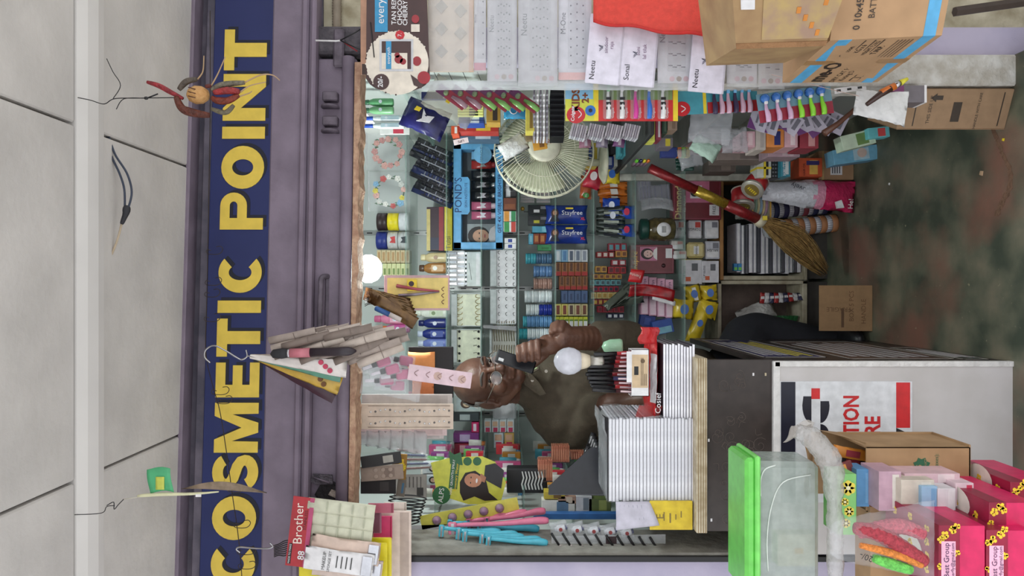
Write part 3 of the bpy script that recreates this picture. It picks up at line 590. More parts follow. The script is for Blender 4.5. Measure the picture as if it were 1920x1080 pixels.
stack(1056,1102,616,634,4,'v',lambda *r:carton('green_carton','dark green carton behind the wrist','carton',*r,DB,20,V((40,96,56)),[(.2,.8,.3,.7,V((200,210,190)))],group='dark green cartons behind the wrist'))
# row of tiny red / gold cartons
tiny=[(1140,1175,456,471,3,(150,44,60),(90,150,160),'maroon carton with teal end beside the foil sachets','maroon teal cartons'),(1118,1152,472,483,3,(150,36,40),(214,200,190),'dark red carton with white script','dark red script cartons'),(1154,1176,470,482,2,(206,146,70),(120,70,40),'amber carton with a dark ring','amber ring cartons'),
(1146,1174,487,498,2,(160,44,56),(220,214,214),'wine red carton with white panel','wine red panel cartons'),(1140,1174,500,513,3,(176,48,54),(96,30,36),'plain crimson carton','plain crimson cartons'),(1116,1138,499,511,2,(206,156,74),(110,66,40),'gold carton with dark letter','gold letter cartons'),
(1112,1166,514,523,5,(200,148,66),(110,60,36),'ochre gold carton with tiny letter','ochre cartons'),(1106,1164,525,535,6,(110,168,176),(60,80,90),'turquoise grey carton with dark dot','turquoise grey cartons'),(1112,1160,537,547,5,(176,40,66),(40,30,50),'pink red carton with black mark','pink red cartons'),
(1108,1160,548,560,5,(212,190,130),(180,140,60),'cream carton with yellow label','cream yellow cartons'),(1112,1158,561,572,5,(150,56,60),(206,170,70),'red and gold patterned carton','red and gold cartons'),(1120,1170,574,586,5,(166,44,60),(110,30,44),'rose red carton near the foil strip','rose red cartons'),
(1138,1170,588,597,3,(50,50,80),(226,226,230),'navy carton with white letter G','navy letter cartons'),(1104,1172,608,618,7,(176,46,70),(70,100,190),'red carton with blue swirl','red swirl cartons'),(1106,1170,621,632,6,(200,176,100),(226,214,60),'yellow carton with brown border','yellow bordered cartons')]
for x0,x1,y0,y1,n,c,b,l,g in tiny:
    stack(x0,x1,y0,y1,n,'v',lambda *r:carton('small_carton',l+' in a small column','carton',*r,DB,18,V(c),[(.2,.8,.2,.8,V(b))],group=g))
# hanging red foil strip and grey sachet fan
t=T('sachet_fan','fan of dark grey foil sachets tied together','sachets',1176,565,DB-.10)
for i in range(9): 
    t.add('sachet',g_pillow(70,15,2.4,8,4,.04,.6,i),mat((70,76,70),.25,.35) if i%2 else mat((104,110,100),.25,.35),True,at=(-8+i*1.5,-i*2,2+i*1.6)).rotation_euler=(0,math.radians(78-i*4),math.radians(8*i-30))
t=T('foil_strip','long red glossy sachet strip hanging below the dark fan','sachet strip',1262,555,DB-.13,rot=(0,6,0))
t.add('red_strip',g_sheet(lambda u,v:((u-.5)*22+6*math.sin(v*3),-3*math.sin(v*6+u*2),v*85-2),4,12,1),mat((176,34,40),.25,c2=(130,24,32),scale=50),True,fix=True)
t.add('upper_panel',g_sheet(lambda u,v:((u-.5)*24+30,-4-2*math.sin(v*3),62+v*26-u*4),4,6,1),mat((196,40,44),.3),True,fix=True)
t.add('white_back',g_sheet(lambda u,v:((u-.5)*9-14+8*v,1+2*math.sin(v*3),v*44-6),3,6,1),WHITE,True,fix=True); t.text('lettering','henna',31,76,-7,9,mat((235,210,200),.5),rot=80)
# maroon hair dye boxes
def dyebox(label,x0,x1,y0,y1,title,D,side=True):
    w_=y1-y0;h=x1-x0; t=T('hair_dye_box',label,'hair dye box',x1,(y0+y1)/2,D)
    t.box('body',-w_/2,w_/2,0,h,0,30,V((118,40,52),rough=.35),.8); t.box('border_print',-w_/2+2,w_/2-2,2,h-2,-.2,.1,V((150,66,86),rough=.35)); t.box('front_print',-w_/2+3,w_/2-3,3,h-3,-.4,-.1,V((112,34,44),rough=.35))
    return t,w_,h
t,w_,h=dyebox('maroon hair dye box with a woman portrait behind the red strip',1182,1264,459,513,'',DB-.02)
portrait(t,10,32,26,32,-.5,(226,190,180),(40,26,26),(196,120,150)); t.text('lettering','Inspire',-3,h-9,-.8,13,GOLD); t.box('white_print',2,20,4,16,-.7,-.4,WHITE); t.lathe('round_print',[(0,-.9),(4,-.9),(4,-.4),(0,-.4)],mat((60,24,30),.5),10,'y',at=(-12,0,20))
t,w_,h=dyebox('maroon hair dye box with pink panel behind the broom handle',1262,1352,336,412,'',DB-.04)
t.text('lettering','Diamond',-6,h-10,-.8,17,mat((200,180,120),.4),bold=.02); t.text('lettering','Kali Mehandi',-8,h-22,-.8,6,mat((220,190,180),.5)); t.box('pink_panel',-6,34,22,66,-.6,-.3,V((196,110,140))); t.box('white_panel',2,26,36,58,-.8,-.5,WHITE); t.prism('woman_hair',circ(9,14,14,50,.9),-1,-.7,BLACK)
t.box('white_print',-30,-10,4,22,-.7,-.4,WHITE); t.lathe('round_print',[(0,-.9),(5,-.9),(5,-.4),(0,-.4)],mat((60,24,30),.5),10,'y',at=(6,0,12)); t.text('lettering','FREE',-20,13,-1,8,BLACK)
# jar with green lid
t=T('pickle_jar','round jar with dark green lid and white paper label','jar',1264,430,DB-.06)
t.lathe('glass_body',[(16,0),(21,3),(22,12),(22,38),(18,48),(16,50)],mat((96,84,52),.15,c2=(66,60,40),scale=60),20); t.lathe('lid',[(19,50),(20,51),(20,62),(18,64),(0,64)],mat((28,70,60),.4),20); t.lathe('label',[(0,-1.2),(13,-1.2),(13,-.2),(0,-.2)],WHITE,20,'y',at=(-2,-22,24)); t.box('label_print',-8,4,20,28,-24,-23.1,mat((150,150,150),.5))
# clear clamshell boxes
for i,(x0,x1) in enumerate(((1196,1222),(1205,1258))):
    t=T('clear_clamshell',('small clear clamshell of hair clips','larger clear clamshell of hair clips')[i]+' behind the broom handle','container',x1,352+14*i,DB-.03,rot=(0,-5,0)); w_=44;h=x1-x0; t.box('shell',-w_/2,w_/2,0,h,0,24,film(.3,(190,188,205)),2)
    for j in range(4): t.box('rib',-w_/2+2,w_/2-2,4+j*h/4.4,6+j*h/4.4,-1,0,film(.5,(180,178,196)),.5)
t=T('clear_sheet','curled sheet of clear plastic beside the jar','plastic sheet',1262,386,DB-.06); t.add('sheet',g_sheet(lambda u,v:((u-.5)*22+6*math.sin(v*3),-6*math.cos(u*3),v*60),6,8,.4),film(.35,(215,216,220)),True)
# small plastic boxes on the lowest shelf
for i,(x0,x1,y0,y1,c,l) in enumerate(((1258,1284,413,446,(196,196,200),'clear little box with red and white tag nearest the jar'),(1288,1316,413,447,(204,202,206),'clear little box with white printed card'),(1319,1348,413,447,(214,214,218),'white little box with fine lines beside the wooden frame'),(1256,1282,451,468,(206,198,194),'white little box with red corner, first'),(1256,1288,470,486,(214,206,204),'white little box with red corner, second'),(1320,1350,452,486,(196,196,206),'clear little box with black lettering'))):
    t=carton('pin_box',l,'small box',x0+3,x1+0,y0,y1,DB-.02,20,V(c),[(.1,.5,.1,.9,WHITE),(.6,.9,.1,.5,V((200,60,50)) if i in (0,1,3,4) else V((120,120,130)))],r=1.5)
    if i in (0,1,5): t.text('lettering',('R-310','TONGS','BRUSH')[(0,1,5).index(i)],0,14,-1,7,BLACK,rot=90)
t=carton('tin_box','cream yellow rounded tin with a white label','tin',1289,1322,454,484,DB-.03,24,mat((206,190,130),.35),[(.25,.75,.35,.65,WHITE)],r=4); t.text('lettering','TANISHQ',0,16,-1.2,5,BLACK)
for i,(x0,x1,y0,y1) in enumerate(((1278,1316,487,533),(1316,1348,489,530))):
    t=carton('white_carton',('white printed carton with yellow side','white printed carton beside the wooden frame')[i],'carton',x0,x1,y0,y1,DB-.06,24,V((206,204,210)),[(.55,.85,.2,.5,V((90,90,96))),(.12,.3,.55,.8,V((196,90,50)))]); t.text('lettering','LIP GLOSS',0,(x1-x0)*.86,-1,5,BLACK)
    if i==0: t.box('yellow_side',23,23.5,0,38,0,24,V((220,200,60)))
first=None
for i in range(4):
    x=1202+i*16 if 0 else 1201+i*15.3
    t=carton('incense_box','slim pink printed box standing in a row of four','carton',1196 if 0 else x,x+14.6,516+2*(3-i),588+2*(i%2),DB-.09,22,V((206,156,178)),[(.05,.95,.6,.95,V((226,196,208))),(.4,.5,.1,.5,V((226,190,90)))],group='slim pink boxes in a row') if False else None
for i in range(4):
    t=T('incense_box','slim pink printed box in the pile of four beside the red strip','carton',1216+i*15.5,554+i*2,DB-.08,'slim pink boxes piled by the red strip'); t.box('body',-36,36,0,14.6,0,30,V((204,152,174)),.6); t.box('pale_print',-34,-6,2,12.5,-.3,.1,V((226,200,212))); t.box('gold_print',6,11,5,10,-.35,.1,V((220,186,90))); t.text('lettering','supriya',20,7.5,-.6,8,mat((70,40,80),.5))
for i,(x,y,w_,h) in enumerate(((1314,548,34,30),(1344,548,30,30),(1300,581,38,38) ,(1344,584,34,34),(1322,610,80,26))):
    pad('yellow sanitary pack with blue oval, '+('white window side, top of the heap','beside the white window pack','large, in the middle of the heap','next to the wooden rail','long, lowest of the heap')[i],x,y,DB-.08-.01*(i>1),w_,h,22,(226,196,50),(50,100,180),(0,8*i-12,0),stripe=(222,218,206) if i==0 else None)
# blue boxes under the strip
carton('blue_box','blue carton with pale panel lying below the pink boxes','carton',1224,1262,596,622,DB-.12,30,V((46,76,150)),[(.05,.5,.1,.9,V((120,170,190)))],rot=(0,-12,0)); carton('navy_pouch','navy pouch behind the blue carton','pouch',1200,1228,594,616,DB-.08,18,V((34,52,120)),[(.2,.8,.3,.7,V((60,80,150)))],rot=(0,10,0))
# ---------------------------------------------------------------- wooden cubbies below the shelves
WD=mat((176,128,72),.6,c2=(146,100,56),scale=12); WDL=mat((190,182,160),.7,c2=(150,138,116),scale=18)
def plank(x0,x1,y0,y1,D0,D1,m,lab,name='plank'):
    a=W(x1,y1,D0); b=W(x0,y0,D0); o=mk(name,*g_box(a.x,b.x,D0,D1,a.z,b.z,.002),m); fixn(o); return o
cab=T('wooden_cubby','open wooden cubby unit below the shelves holding notebooks','cubby',1512,520,2.68); co=cab.o; L0=co.location.copy()
def cplank(n,x0,x1,y0,y1,m,D0=2.68,D1=2.86):
    a=W(x1,y1,D0)-L0; b=W(x0,y0,D0)-L0; o=mk(n,*g_box(a.x,b.x,D0-L0.y,D1-L0.y,a.z,b.z,.002),m,co); fixn(o); return o
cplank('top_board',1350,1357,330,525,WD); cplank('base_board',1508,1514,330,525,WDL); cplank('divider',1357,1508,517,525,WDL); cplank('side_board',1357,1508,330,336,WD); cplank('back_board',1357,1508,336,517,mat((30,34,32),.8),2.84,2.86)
cplank('plinth',1514,1553,332,523,mat((66,62,58),.8),2.70,2.85)
cab2=T('drawer_cubby','pale timber cubby beside the knee holding foil sachets','cubby',1512,590,2.68); co=cab2.o; L0=co.location.copy()
cplank('top_board',1346,1353,526,650,WDL); cplank('base_board',1505,1514,526,650,WDL); cplank('side_board',1346,1514,526,533,WDL); cplank('back_board',1353,1505,533,650,mat((112,96,88),.8),2.84,2.86)
cplank('plinth',1514,1553,528,648,mat((66,62,58),.8),2.70,2.85)
for i in range(16):
    h=(1506-1385)/16
    t=T('notebook',('silver wrapped','black wrapped','grey wrapped')[i%3]+' notebook piled flat in the wooden cubby','notebook',1502-i*h,466+random.uniform(-2,2),2.70,'black and silver notebooks in the cubby'); m=mat((200,196,206),.3) if i%3==0 else (mat((50,50,58),.25) if i%3==1 else mat((130,130,140),.25))
    t.box('cover',-46,46,0,h-.5,0,60,m,.5); t.box('page_block',-45,45,h*.25,h*.7,-.3,.3,WHITE if i%3!=1 else mat((90,90,98),.3))
for i in range(2): carton('battery_box','tiny blue and green box on the notebooks','carton',1376+8*i,1383+8*i,494,508,2.69,10,V((50,130,190)),[(.1,.5,.1,.9,V((120,200,80)))],group='tiny blue and green boxes')
for i in range(9):
    pad('small red and white foil sachet standing on the cubby shelf',1430+i*8.5,549,2.71,9,20,5,((176,50,50),(214,210,212),(60,60,90))[i%3],None,(0,-85,6*i),'red and white sachets in the cubby',name='foil_sachet',stripe=(226,222,222))
for i in range(8):
    pad('small green foil sachet at the cubby edge',1440+i*7.5,592,2.70,10,28,5,(50,110,64),None,(0,-84,-4*i),'green sachets in the cubby',name='foil_sachet',stripe=(190,200,190) if i%3==0 else None)
t=T('white_sack','crumpled translucent white sack beside the knee','sack',1450,575,2.74); t.add('sack',g_pillow(44,70,36,10,10,.03,1.5,5),mat((196,194,190),.3,bump=.6),True).rotation_euler=(0,-.45,0)
t=T('cardboard_sheet','flat brown cardboard panel standing on the floor below the cubby','cardboard',1636,578,2.36,rot=(-4,0,0)); t.box('panel',-43,43,0,97,0,3,mat((150,118,84),.8,var=.06),.5)
for (s_,a,b) in (('FRAGILE',-2,62),('BOX 5 PCS',4,38),('HANDLE',-6,16)): t.text('printed_word',s_,a,b,-.4,12,mat((110,80,54),.8),rot=90 if b==62 else 0)
t.box('printed_bar',-36,0,52,57,-.3,0,mat((96,70,50),.8))
# ---------------------------------------------------------------- far left of the back wall
for x0,x1,y0,y1,l,c,b in ((884,898,792,811,'bright pink carton with white script behind the shoulder',(196,40,100),(235,220,230)),(850,898,812,830,'lilac and purple striped carton',(130,60,130),(190,170,206)),(850,898,832,852,'maroon red carton with pink panel',(150,34,60),(206,150,160)),(850,898,775,790,'charcoal carton with white emblem near the ear',(58,66,70),(170,180,180))):
    t=carton('cosmetic_carton',l,'carton',x0,x1,y0,y1,DB,24,V(c),[(.15,.85,.35,.75,V(b))])
portrait(carton('face_pack_card','pale card with a cosmetic face print by the ear','card',852,902,742,772,DB,8,V((196,206,204))),0,6,22,40,0,(214,190,160),(80,60,50),(190,204,206))
carton('pink_bottle_box','white box with a pink bottle print next to the face card','carton',852,875,726,742,DB,12,V((214,216,220)),[(.2,.8,.2,.8,V((190,120,150)))])
for i in range(4): 
    t=carton('bleach_carton','white carton with woman print and pink oval, in a column behind the shoulder','carton',908+i*14.3,921+i*14.3,788,811,DB-.02,20,V((200,206,210)),[(.05,.4,.2,.8,V((196,60,100))),(.5,.9,.2,.9,V((214,176,150)))],group='white cartons with pink ovals')
for i,(c,l) in enumerate((((190,200,206),'pale blue'),((196,160,90),'golden yellow'))): 
    carton('bleach_carton',l+' carton with woman print and pink oval below the white column','carton',926+i*20,944+i*20,812,840,DB-.02,20,V(c),[(.05,.4,.2,.8,V((186,50,90))),(.5,.9,.2,.9,V((206,166,140)))])
t=T('glass_bowl_lid','clear round plastic box behind the neck','container',968,765,DB); t.box('box',-22,22,0,44,0,16,FILM2,3); t.lathe('ring_inside',[(8,-1),(12,-1),(12,1),(8,1)],WHITE,16,'y',at=(0,4,20))
# ================================================================ THE SEATED SHOPKEEPER
class Soup:                                       # raw triangle soup, cheaper than calling bmesh operators hundreds of times
    def __init__(s): s.v=[]; s.f=[]
_b=bmesh.new(); bmesh.ops.create_icosphere(_b,subdivisions=2,radius=1); _iv=[v.co.copy() for v in _b.verts]; _if=[tuple(v.index for v in f.verts) for f in _b.faces]; _b.free()
_b=bmesh.new(); bmesh.ops.create_icosphere(_b,subdivisions=3,radius=1); _jv=[v.co.copy() for v in _b.verts]; _jf=[tuple(v.index for v in f.verts) for f in _b.faces]; _b.free()
def ell(bm,c,r,R=None,seg=20):
    n=len(bm.v); c=Vector(c); R=R or Matrix.Identity(3); D_=R@Matrix.Diagonal(Vector(r)); bm.v+=[c+D_@p for p in _jv]; bm.f+=[tuple(i+n for i in q) for q in _jf]
def cap(bm,a,b,ra,rb,n=7):
    a=Vector(a);b=Vector(b); L=(b-a).length; m=max(3,int(L/(min(ra,rb)*.45)))
    for i in range(m+1):
        t=i/m; n=len(bm.v); c=a.lerp(b,t); r=ra+(rb-ra)*t; bm.v+=[c+p*r for p in _iv]; bm.f+=[tuple(i_+n for i_ in q) for q in _if]
def chain(bm,pts):
    for (a,ra),(b,rb) in zip(pts,pts[1:]): cap(bm,a,b,ra,rb)
def skin(name,bm,m,parent,vox,sm=6,fac=.5):
    me=bpy.data.meshes.new(name); me.from_pydata(bm.v,[],bm.f); o=bpy.data.objects.new(name,me)
    r=o.modifiers.new('r','REMESH'); r.mode='VOXEL'; r.voxel_size=vox; r.use_smooth_shade=True
    s_=o.modifiers.new('s','SMOOTH'); s_.iterations=sm; s_.factor=fac
    me2=evalmesh(o); bpy.data.objects.remove(o); bpy.data.meshes.remove(me)
    me2.name=name; me2.transform(Matrix.Translation(-parent.location)); me2.materials.clear(); me2.materials.append(m)
    o=bpy.data.objects.new(name,me2); COL.objects.link(o); o.parent=parent; return o
per=bpy.data.objects.new('person',None); COL.objects.link(per); per.location=Vector((-.30,2.36,.0)); tag(per,'seated man in a brown shirt and glasses raising a dark phone to his mouth','person')
SK_=mat((110,76,60),.45,var=.10,scale=22,bump=.12,bscale=160,c2=(90,60,48)); SHIRT=mat((82,72,58),.8,var=.07,scale=60,bump=.25,bscale=300); TROU=mat((30,31,38),.85)
HC=W(914,714,2.25); YAW=math.radians(52); HR=Matrix.Rotation(-YAW+math.pi,3,'Z')@Matrix.Rotation(math.radians(-8),3,'X')@Matrix.Rotation(math.radians(-3),3,'Y')
# head frame: +y' is where the face looks; after the half turn it points at the street, then turned towards the doorway
HR=Matrix.Rotation(math.radians(180+29),3,'Z')@Matrix.Rotation(math.radians(-10),3,'X')
def H(x,y,z): return HC+HR@Vector((x,y,z))*.98
bm=Soup()
def he(c,r,rot=None): ell(bm,H(*c),[q*.98 for q in r],HR@(rot or Matrix.Identity(3)))
he((0,-.012,.032),(.074,.096,.083)); he((0,.03,-.035),(.061,.062,.075)); he((0,.062,-.088),(.032,.03,.026)); he((0,-.02,-.02),(.069,.075,.06))
cap(bm,H(0,.088,.012),H(0,.117,-.027),.0085,.0135); 
for s_ in (-1,1):
    he((.013*s_,.104,-.031),(.0095,.012,.009)); he((.040*s_,.062,-.028),(.026,.03,.026)); he((.078*s_,-.012,-.008),(.009,.021,.033),Matrix.Rotation(.25*s_,3,'Z')); he((.08*s_,-.004,-.036),(.007,.011,.012))
    cap(bm,H(.012*s_,.091,.024),H(.047*s_,.07,.022),.0105,.009); cap(bm,H(.03*s_,.045,-.085),H(.058*s_,.0,-.055),.02,.022)
    he((.034*s_,.073,-.003),(.018,.014,.007))
cap(bm,H(-.021,.092,-.056),H(.021,.092,-.056),.0075,.0075); cap(bm,H(-.017,.09,-.067),H(.017,.09,-.067),.0085,.0085); he((0,.083,-.047),(.026,.012,.012))
chain(bm,[(H(0,-.03,-.06),.058),(H(0,-.045,-.12),.054),(W(1004,732,2.33),.055)])
# raised arm with the phone hand
P=lambda x,y,D:W(x,y,D)
chain(bm,[(P(1175,632,2.22),.045),(P(1115,634,2.17),.041),(P(1078,634,2.12),.038),(P(1056,634,2.10),.034)])
ell(bm,P(1030,646,2.09),(.030,.022,.036),Matrix.Rotation(.35,3,'Y')); ell(bm,P(1054,624,2.10),(.034,.027,.034)); ell(bm,P(1014,652,2.095),(.024,.022,.030),Matrix.Rotation(.35,3,'Y'))
for (bx,by,mx_,my,tx,ty) in ((988,650,972,652,973,675),(997,647,983,647,985,676),(1007,644,996,643,998,675),(1016,642,1008,640,1010,672)):
    chain(bm,[(P(bx+10,by+4,2.09),.0115),(P(bx,by,2.062),.0108),(P(mx_,my,2.045),.0100),(P((mx_+tx)/2,(my+ty)/2,2.035),.0094),(P(tx,ty,2.04),.0082)])
chain(bm,[(P(1022,664,2.10),.014),(P(1000,684,2.105),.012),(P(980,690,2.105),.0095)])
# folded little finger and knuckles of the curled edge of the hand
for (x,y) in ((1038,610),(1046,606),(1056,606)): chain(bm,[(P(x+8,y+14,2.10),.012),(P(x,y,2.09),.0115),(P(x-4,y+12,2.075),.010)])
# resting right forearm with a hand on the counter behind the pads
chain(bm,[(P(1122,772,2.225),.044),(P(1150,758,2.16),.040),(P(1215,748,2.08),.032),(P(1240,742,2.03),.028)]); ell(bm,P(1258,738,2.0),(.034,.04,.018))
for i in range(4): chain(bm,[(P(1258,728+i*8,1.985),.010),(P(1262,726+i*9,1.955),.0095),(P(1270,726+i*9,1.93),.008)])
chain(bm,[(P(1256,722,2.0),.012),(P(1262,712,1.98),.010),(P(1268,708,1.96),.008)])
skin('body',bm,SK_,per,.0034,5,.5)
# eyes, brows, moustache stubble, hair, glasses
L0=per.location
def loc(v): return tuple(Vector(v)-L0)
EW=mat((150,132,120),.3); DK=mat((30,22,20),.3); GH=mat((150,146,142),.9,c2=(96,92,90),scale=200)
for s_ in (-1,1):
    v,f=g_lathe([(0,-.012),(.009,-.008),(.012,0),(.009,.008),(0,.012)],12); e=mk('eye',[loc(H(.033*s_+p[0],.0735+p[1],.004+p[2]*.42)) for p in v],f,EW,per,smooth=True)
    v,f=g_lathe([(0,-.004),(.0055,-.002),(.0055,.002),(0,.004)],10,'y'); mk('iris',[loc(H(.034*s_+p[0],.0845+p[1],.004+p[2])) for p in v],f,DK,e,smooth=True)
    v,f=g_tube(cr([(.012*s_,.1,.028),(.03*s_,.095,.034),(.05*s_,.074,.028)],4),[.002]+[.0038]*7+[.0015]); mk('eyebrow',[loc(H(*p)) for p in v],f,mat((90,84,80),.9),per,smooth=True)
v=[];f=[];nu,nv=28,10
for j in range(nv+1):
    for i in range(nu+1):
        a=math.radians(25+ (i/nu)*310-90+90); th=math.radians(-38+j*(72 if 60<math.degrees(a)%360<300 else 60)/nv)
        # a measured from the face direction
        x=.0765*math.sin(a)*math.cos(th); y=-.012+.0985*math.cos(a)*math.cos(th); z=.030+.0855*math.sin(th); v.append(loc(H(x,y,z)))
for j in range(nv):
    for i in range(nu): q=j*(nu+1)+i; f.append((q,q+1,q+nu+2,q+nu+1))
hv=[];hf=[]
keep=[]
for q in f:
    i=q[0]%(nu+1); j=q[0]//(nu+1); ang=25+(i/nu)*310; lim=9 if 100<ang<260 else (6 if 70<ang<290 else 3)
    if j<lim and not(j<3 and (ang<75 or ang>285)): keep.append(q)
hair=mk('hair',v,keep,GH,per,smooth=True); sm_=hair.modifiers.new('th','SOLIDIFY'); sm_.thickness=.003
gl=T('glasses','x','x',960,540,2.0); bpy.data.objects.remove(gl.o)
parts=[]
for s_ in (-1,1):
    ring_=[(.034*s_+.0225*math.cos(a),.118-.012*abs(math.cos(a))*0-.006,-.012+.0175*math.sin(a)) for a in [k/18*6.2832 for k in range(19)]]
    parts.append(g_tube(ring_,.0013,6)); parts.append(g_tube([(.056*s_,.112,-.006),(.07*s_,.06,.0),(.077*s_,.0,.004)],.0016,6))
parts.append(g_tube([(-.012,.114,-.008),(0,.12,-.004),(.012,.114,-.008)],.0014,6))
v,f=join(parts); gm=mk('glasses',[loc(H(*p)) for p in v],f,mat((150,140,130),.25,.8),per,smooth=True)
for s_ in (-1,1):
    v,f=g_prism(circ(.0215,18,0,0,.78),0,.0012); mk('lens',[loc(H(.034*s_+p[0],.1115+p[1],-.012+p[2])) for p in v],f,mat((190,205,215),.05,0,.10,spec=.9),gm)
# shirt
bm=Soup()
ell(bm,W(1075,745,2.34),(.165,.105,.17)); ell(bm,W(1170,740,2.36),(.165,.125,.20)); ell(bm,W(1290,745,2.38),(.17,.14,.18))
ell(bm,W(1030,745,2.345),(.13,.085,.085)); cap(bm,W(990,722,2.31),W(1030,740,2.33),.072,.085)
chain(bm,[(W(1050,800,2.34),.074),(W(1080,808,2.32),.066),(W(1118,775,2.24),.060),(W(1124,770,2.22),.058)])
chain(bm,[(W(1060,690,2.36),.07),(W(1120,655,2.32),.060),(W(1178,634,2.24),.060),(W(1150,632,2.2),.056),(W(1128,632,2.185),.054)])
sh=skin('shirt',bm,SHIRT,per,.006,7,.5)
# folds: shallow ripples pushed into the cloth
_co=[(v.co.copy(),v.normal.copy()) for v in sh.data.vertices]
sh.data.vertices.foreach_set('co',[q for p,n in _co for q in (p+n*(.0022*math.sin(p.x*70+p.z*46+p.y*20)*math.sin(p.z*31-p.x*22)))]); sh.data.update()
def flap(pts,m,name,th=.004):
    v=[loc(W(*p)) for p in pts]; n=len(v); o=mk(name,v,[tuple(range(n))],m,per); s_=o.modifiers.new('t','SOLIDIFY'); s_.thickness=th; return o
flap([(972,700,2.215),(984,722,2.205),(1012,742,2.21),(1024,738,2.208),(1010,716,2.20),(994,698,2.20)],SHIRT,'collar'); flap([(984,690,2.21),(1000,676,2.23),(1012,680,2.22),(1010,694,2.20),(996,702,2.20)],SHIRT,'collar')
flap([(968,704,2.222),(984,690,2.215),(1004,684,2.212),(1008,690,2.205),(990,700,2.206),(976,711,2.212)],mat((170,190,140),.7),'inner_collar',.003)
for (x,y) in ((1024,696),(998,713),(1062,690)):
    v,f=g_lathe([(0,-.002),(.005,-.002),(.005,.001),(0,.001)],10,'y'); mk('button',[loc(W(x,y,2.205)+Vector(p)) for p in v],f,mat((170,160,150),.4),per)
bm=Soup()
ell(bm,W(1370,735,2.38),(.17,.14,.11)); chain(bm,[(W(1368,715,2.38),.095),(W(1385,670,2.44),.092),(W(1400,636,2.50),.088),(W(1420,628,2.52),.085),(W(1520,640,2.52),.062),(W(1640,645,2.52),.05)])
chain(bm,[(W(1368,765,2.36),.095),(W(1390,800,2.2),.085),(W(1420,800,2.15),.078),(W(1600,790,2.2),.055),(W(1680,785,2.22),.05)])
tr=skin('trousers',bm,TROU,per,.009,5,.5)
for i,(x,y,D) in enumerate(((1585,642,2.52),(1690,786,2.22))):
    p=W(x,y,D); z=0.0; bm=Soup(); ell(bm,(p.x+.02,p.y-.05,.035),(.045,.11,.034)); cap(bm,(p.x,p.y,.05),(p.x,p.y,.12),.045,.045); skin('shoe',bm,BLACK,per,.008,3,.5)
st_=T('stool','plain wooden stool under the seated man','stool',960,540,2.0,scale=1.0); st_.o.location=Vector((-.345,2.40,0)); st_.lathe('seat',[(.15,.32),(.155,.33),(.15,.345)],WDL,20)
for a in range(4): q=math.radians(45+90*a); st_.tube('leg',[(.13*math.cos(q),.13*math.sin(q),0),(.1*math.cos(q),.1*math.sin(q),.325)],.014,WDL,8)
# phone
ph=T('phone','black mobile phone held against the man\'s mouth','phone',1003,689,2.075,rot=(6,17,24)); ph.box('body',-13,13,0,76,0,6,mat((26,26,30),.3),2.5); ph.box('camera_patch',-9,-3,60,70,-.6,0,mat((190,190,192),.3),.5); ph.box('screen',-12,12,2,74,6,6.4,BLACK)
# ================================================================ FAN
CRM=mat((214,212,190),.4); FW=mat((206,204,180),.35)
fan=T('wall_fan','cream table fan with round wire guard mounted on the right shelf','fan',1020,282,2.28,rot=(0,0,14)); R=93
def ringp(r,c,n=40): return [(r*math.cos(i/n*6.2832),c,r*math.sin(i/n*6.2832)) for i in range(n+1)]
fan.tube('guard_rim',ringp(R,0),1.5,CRM); fan.tube('guard_rim',ringp(R,6),1.2,CRM); fan.tube('guard_ring',ringp(R*.62,-12),.8,CRM)
spk=[];n=72
for i in range(n):
    a=i/n*6.2832; spk.append(g_tube([(28*math.cos(a),-16,28*math.sin(a)),(58*math.cos(a+.10),-12.5,58*math.sin(a+.10)),(82*math.cos(a+.16),-6,82*math.sin(a+.16)),(R*math.cos(a+.18),0,R*math.sin(a+.18))],.7,4))
fan.add('front_wires',join(spk),CRM,True); 
spk=[]
for i in range(40):
    a=i/40*6.2832; spk.append(g_tube([(28*math.cos(a),26,28*math.sin(a)),(80*math.cos(a),20,80*math.sin(a)),(R*math.cos(a),4,R*math.sin(a))],.5,4))
fan.add('rear_wires',join(spk),CRM,True)
fan.lathe('hub_cap',[(0,-21),(24,-21),(29,-19),(31,-15),(0,-14)],mat((212,208,188),.4),28,'y'); fan.lathe('motor',[(0,12),(16,12),(26,20),(26,52),(18,62),(0,62)],FW,20,'y')
for b in range(3):
    a0=math.radians(40+120*b); pts=[]
    def bl(u,v,a0=a0):
        r=14+u*70; wdt=.25+.62*math.sin(min(1,u*1.05)*math.pi*.62); a=a0+(v-.5)*2*wdt; return (r*math.cos(a),4-(v-.5)*16*(1-.3*u),r*math.sin(a))
    fan.add('blade',g_sheet(bl,8,8,1),mat((196,200,172),.35),True)
fan.text('lettering','BAJAJ',2,0,-21.6,11,mat((170,40,50),.4),rot=-52); fan.prism('logo_mark',[(10,-14),(18,-12),(11,-20)],-21.8,-21.2,mat((40,50,110),.4))
fan.tube('neck',[(0,50,0),(0,56,-60),(2,60,-110)],7,FW,10); fan.lathe('base',[(40,-124),(42,-120),(30,-112),(0,-110)],FW,20,at=(2,60,0))
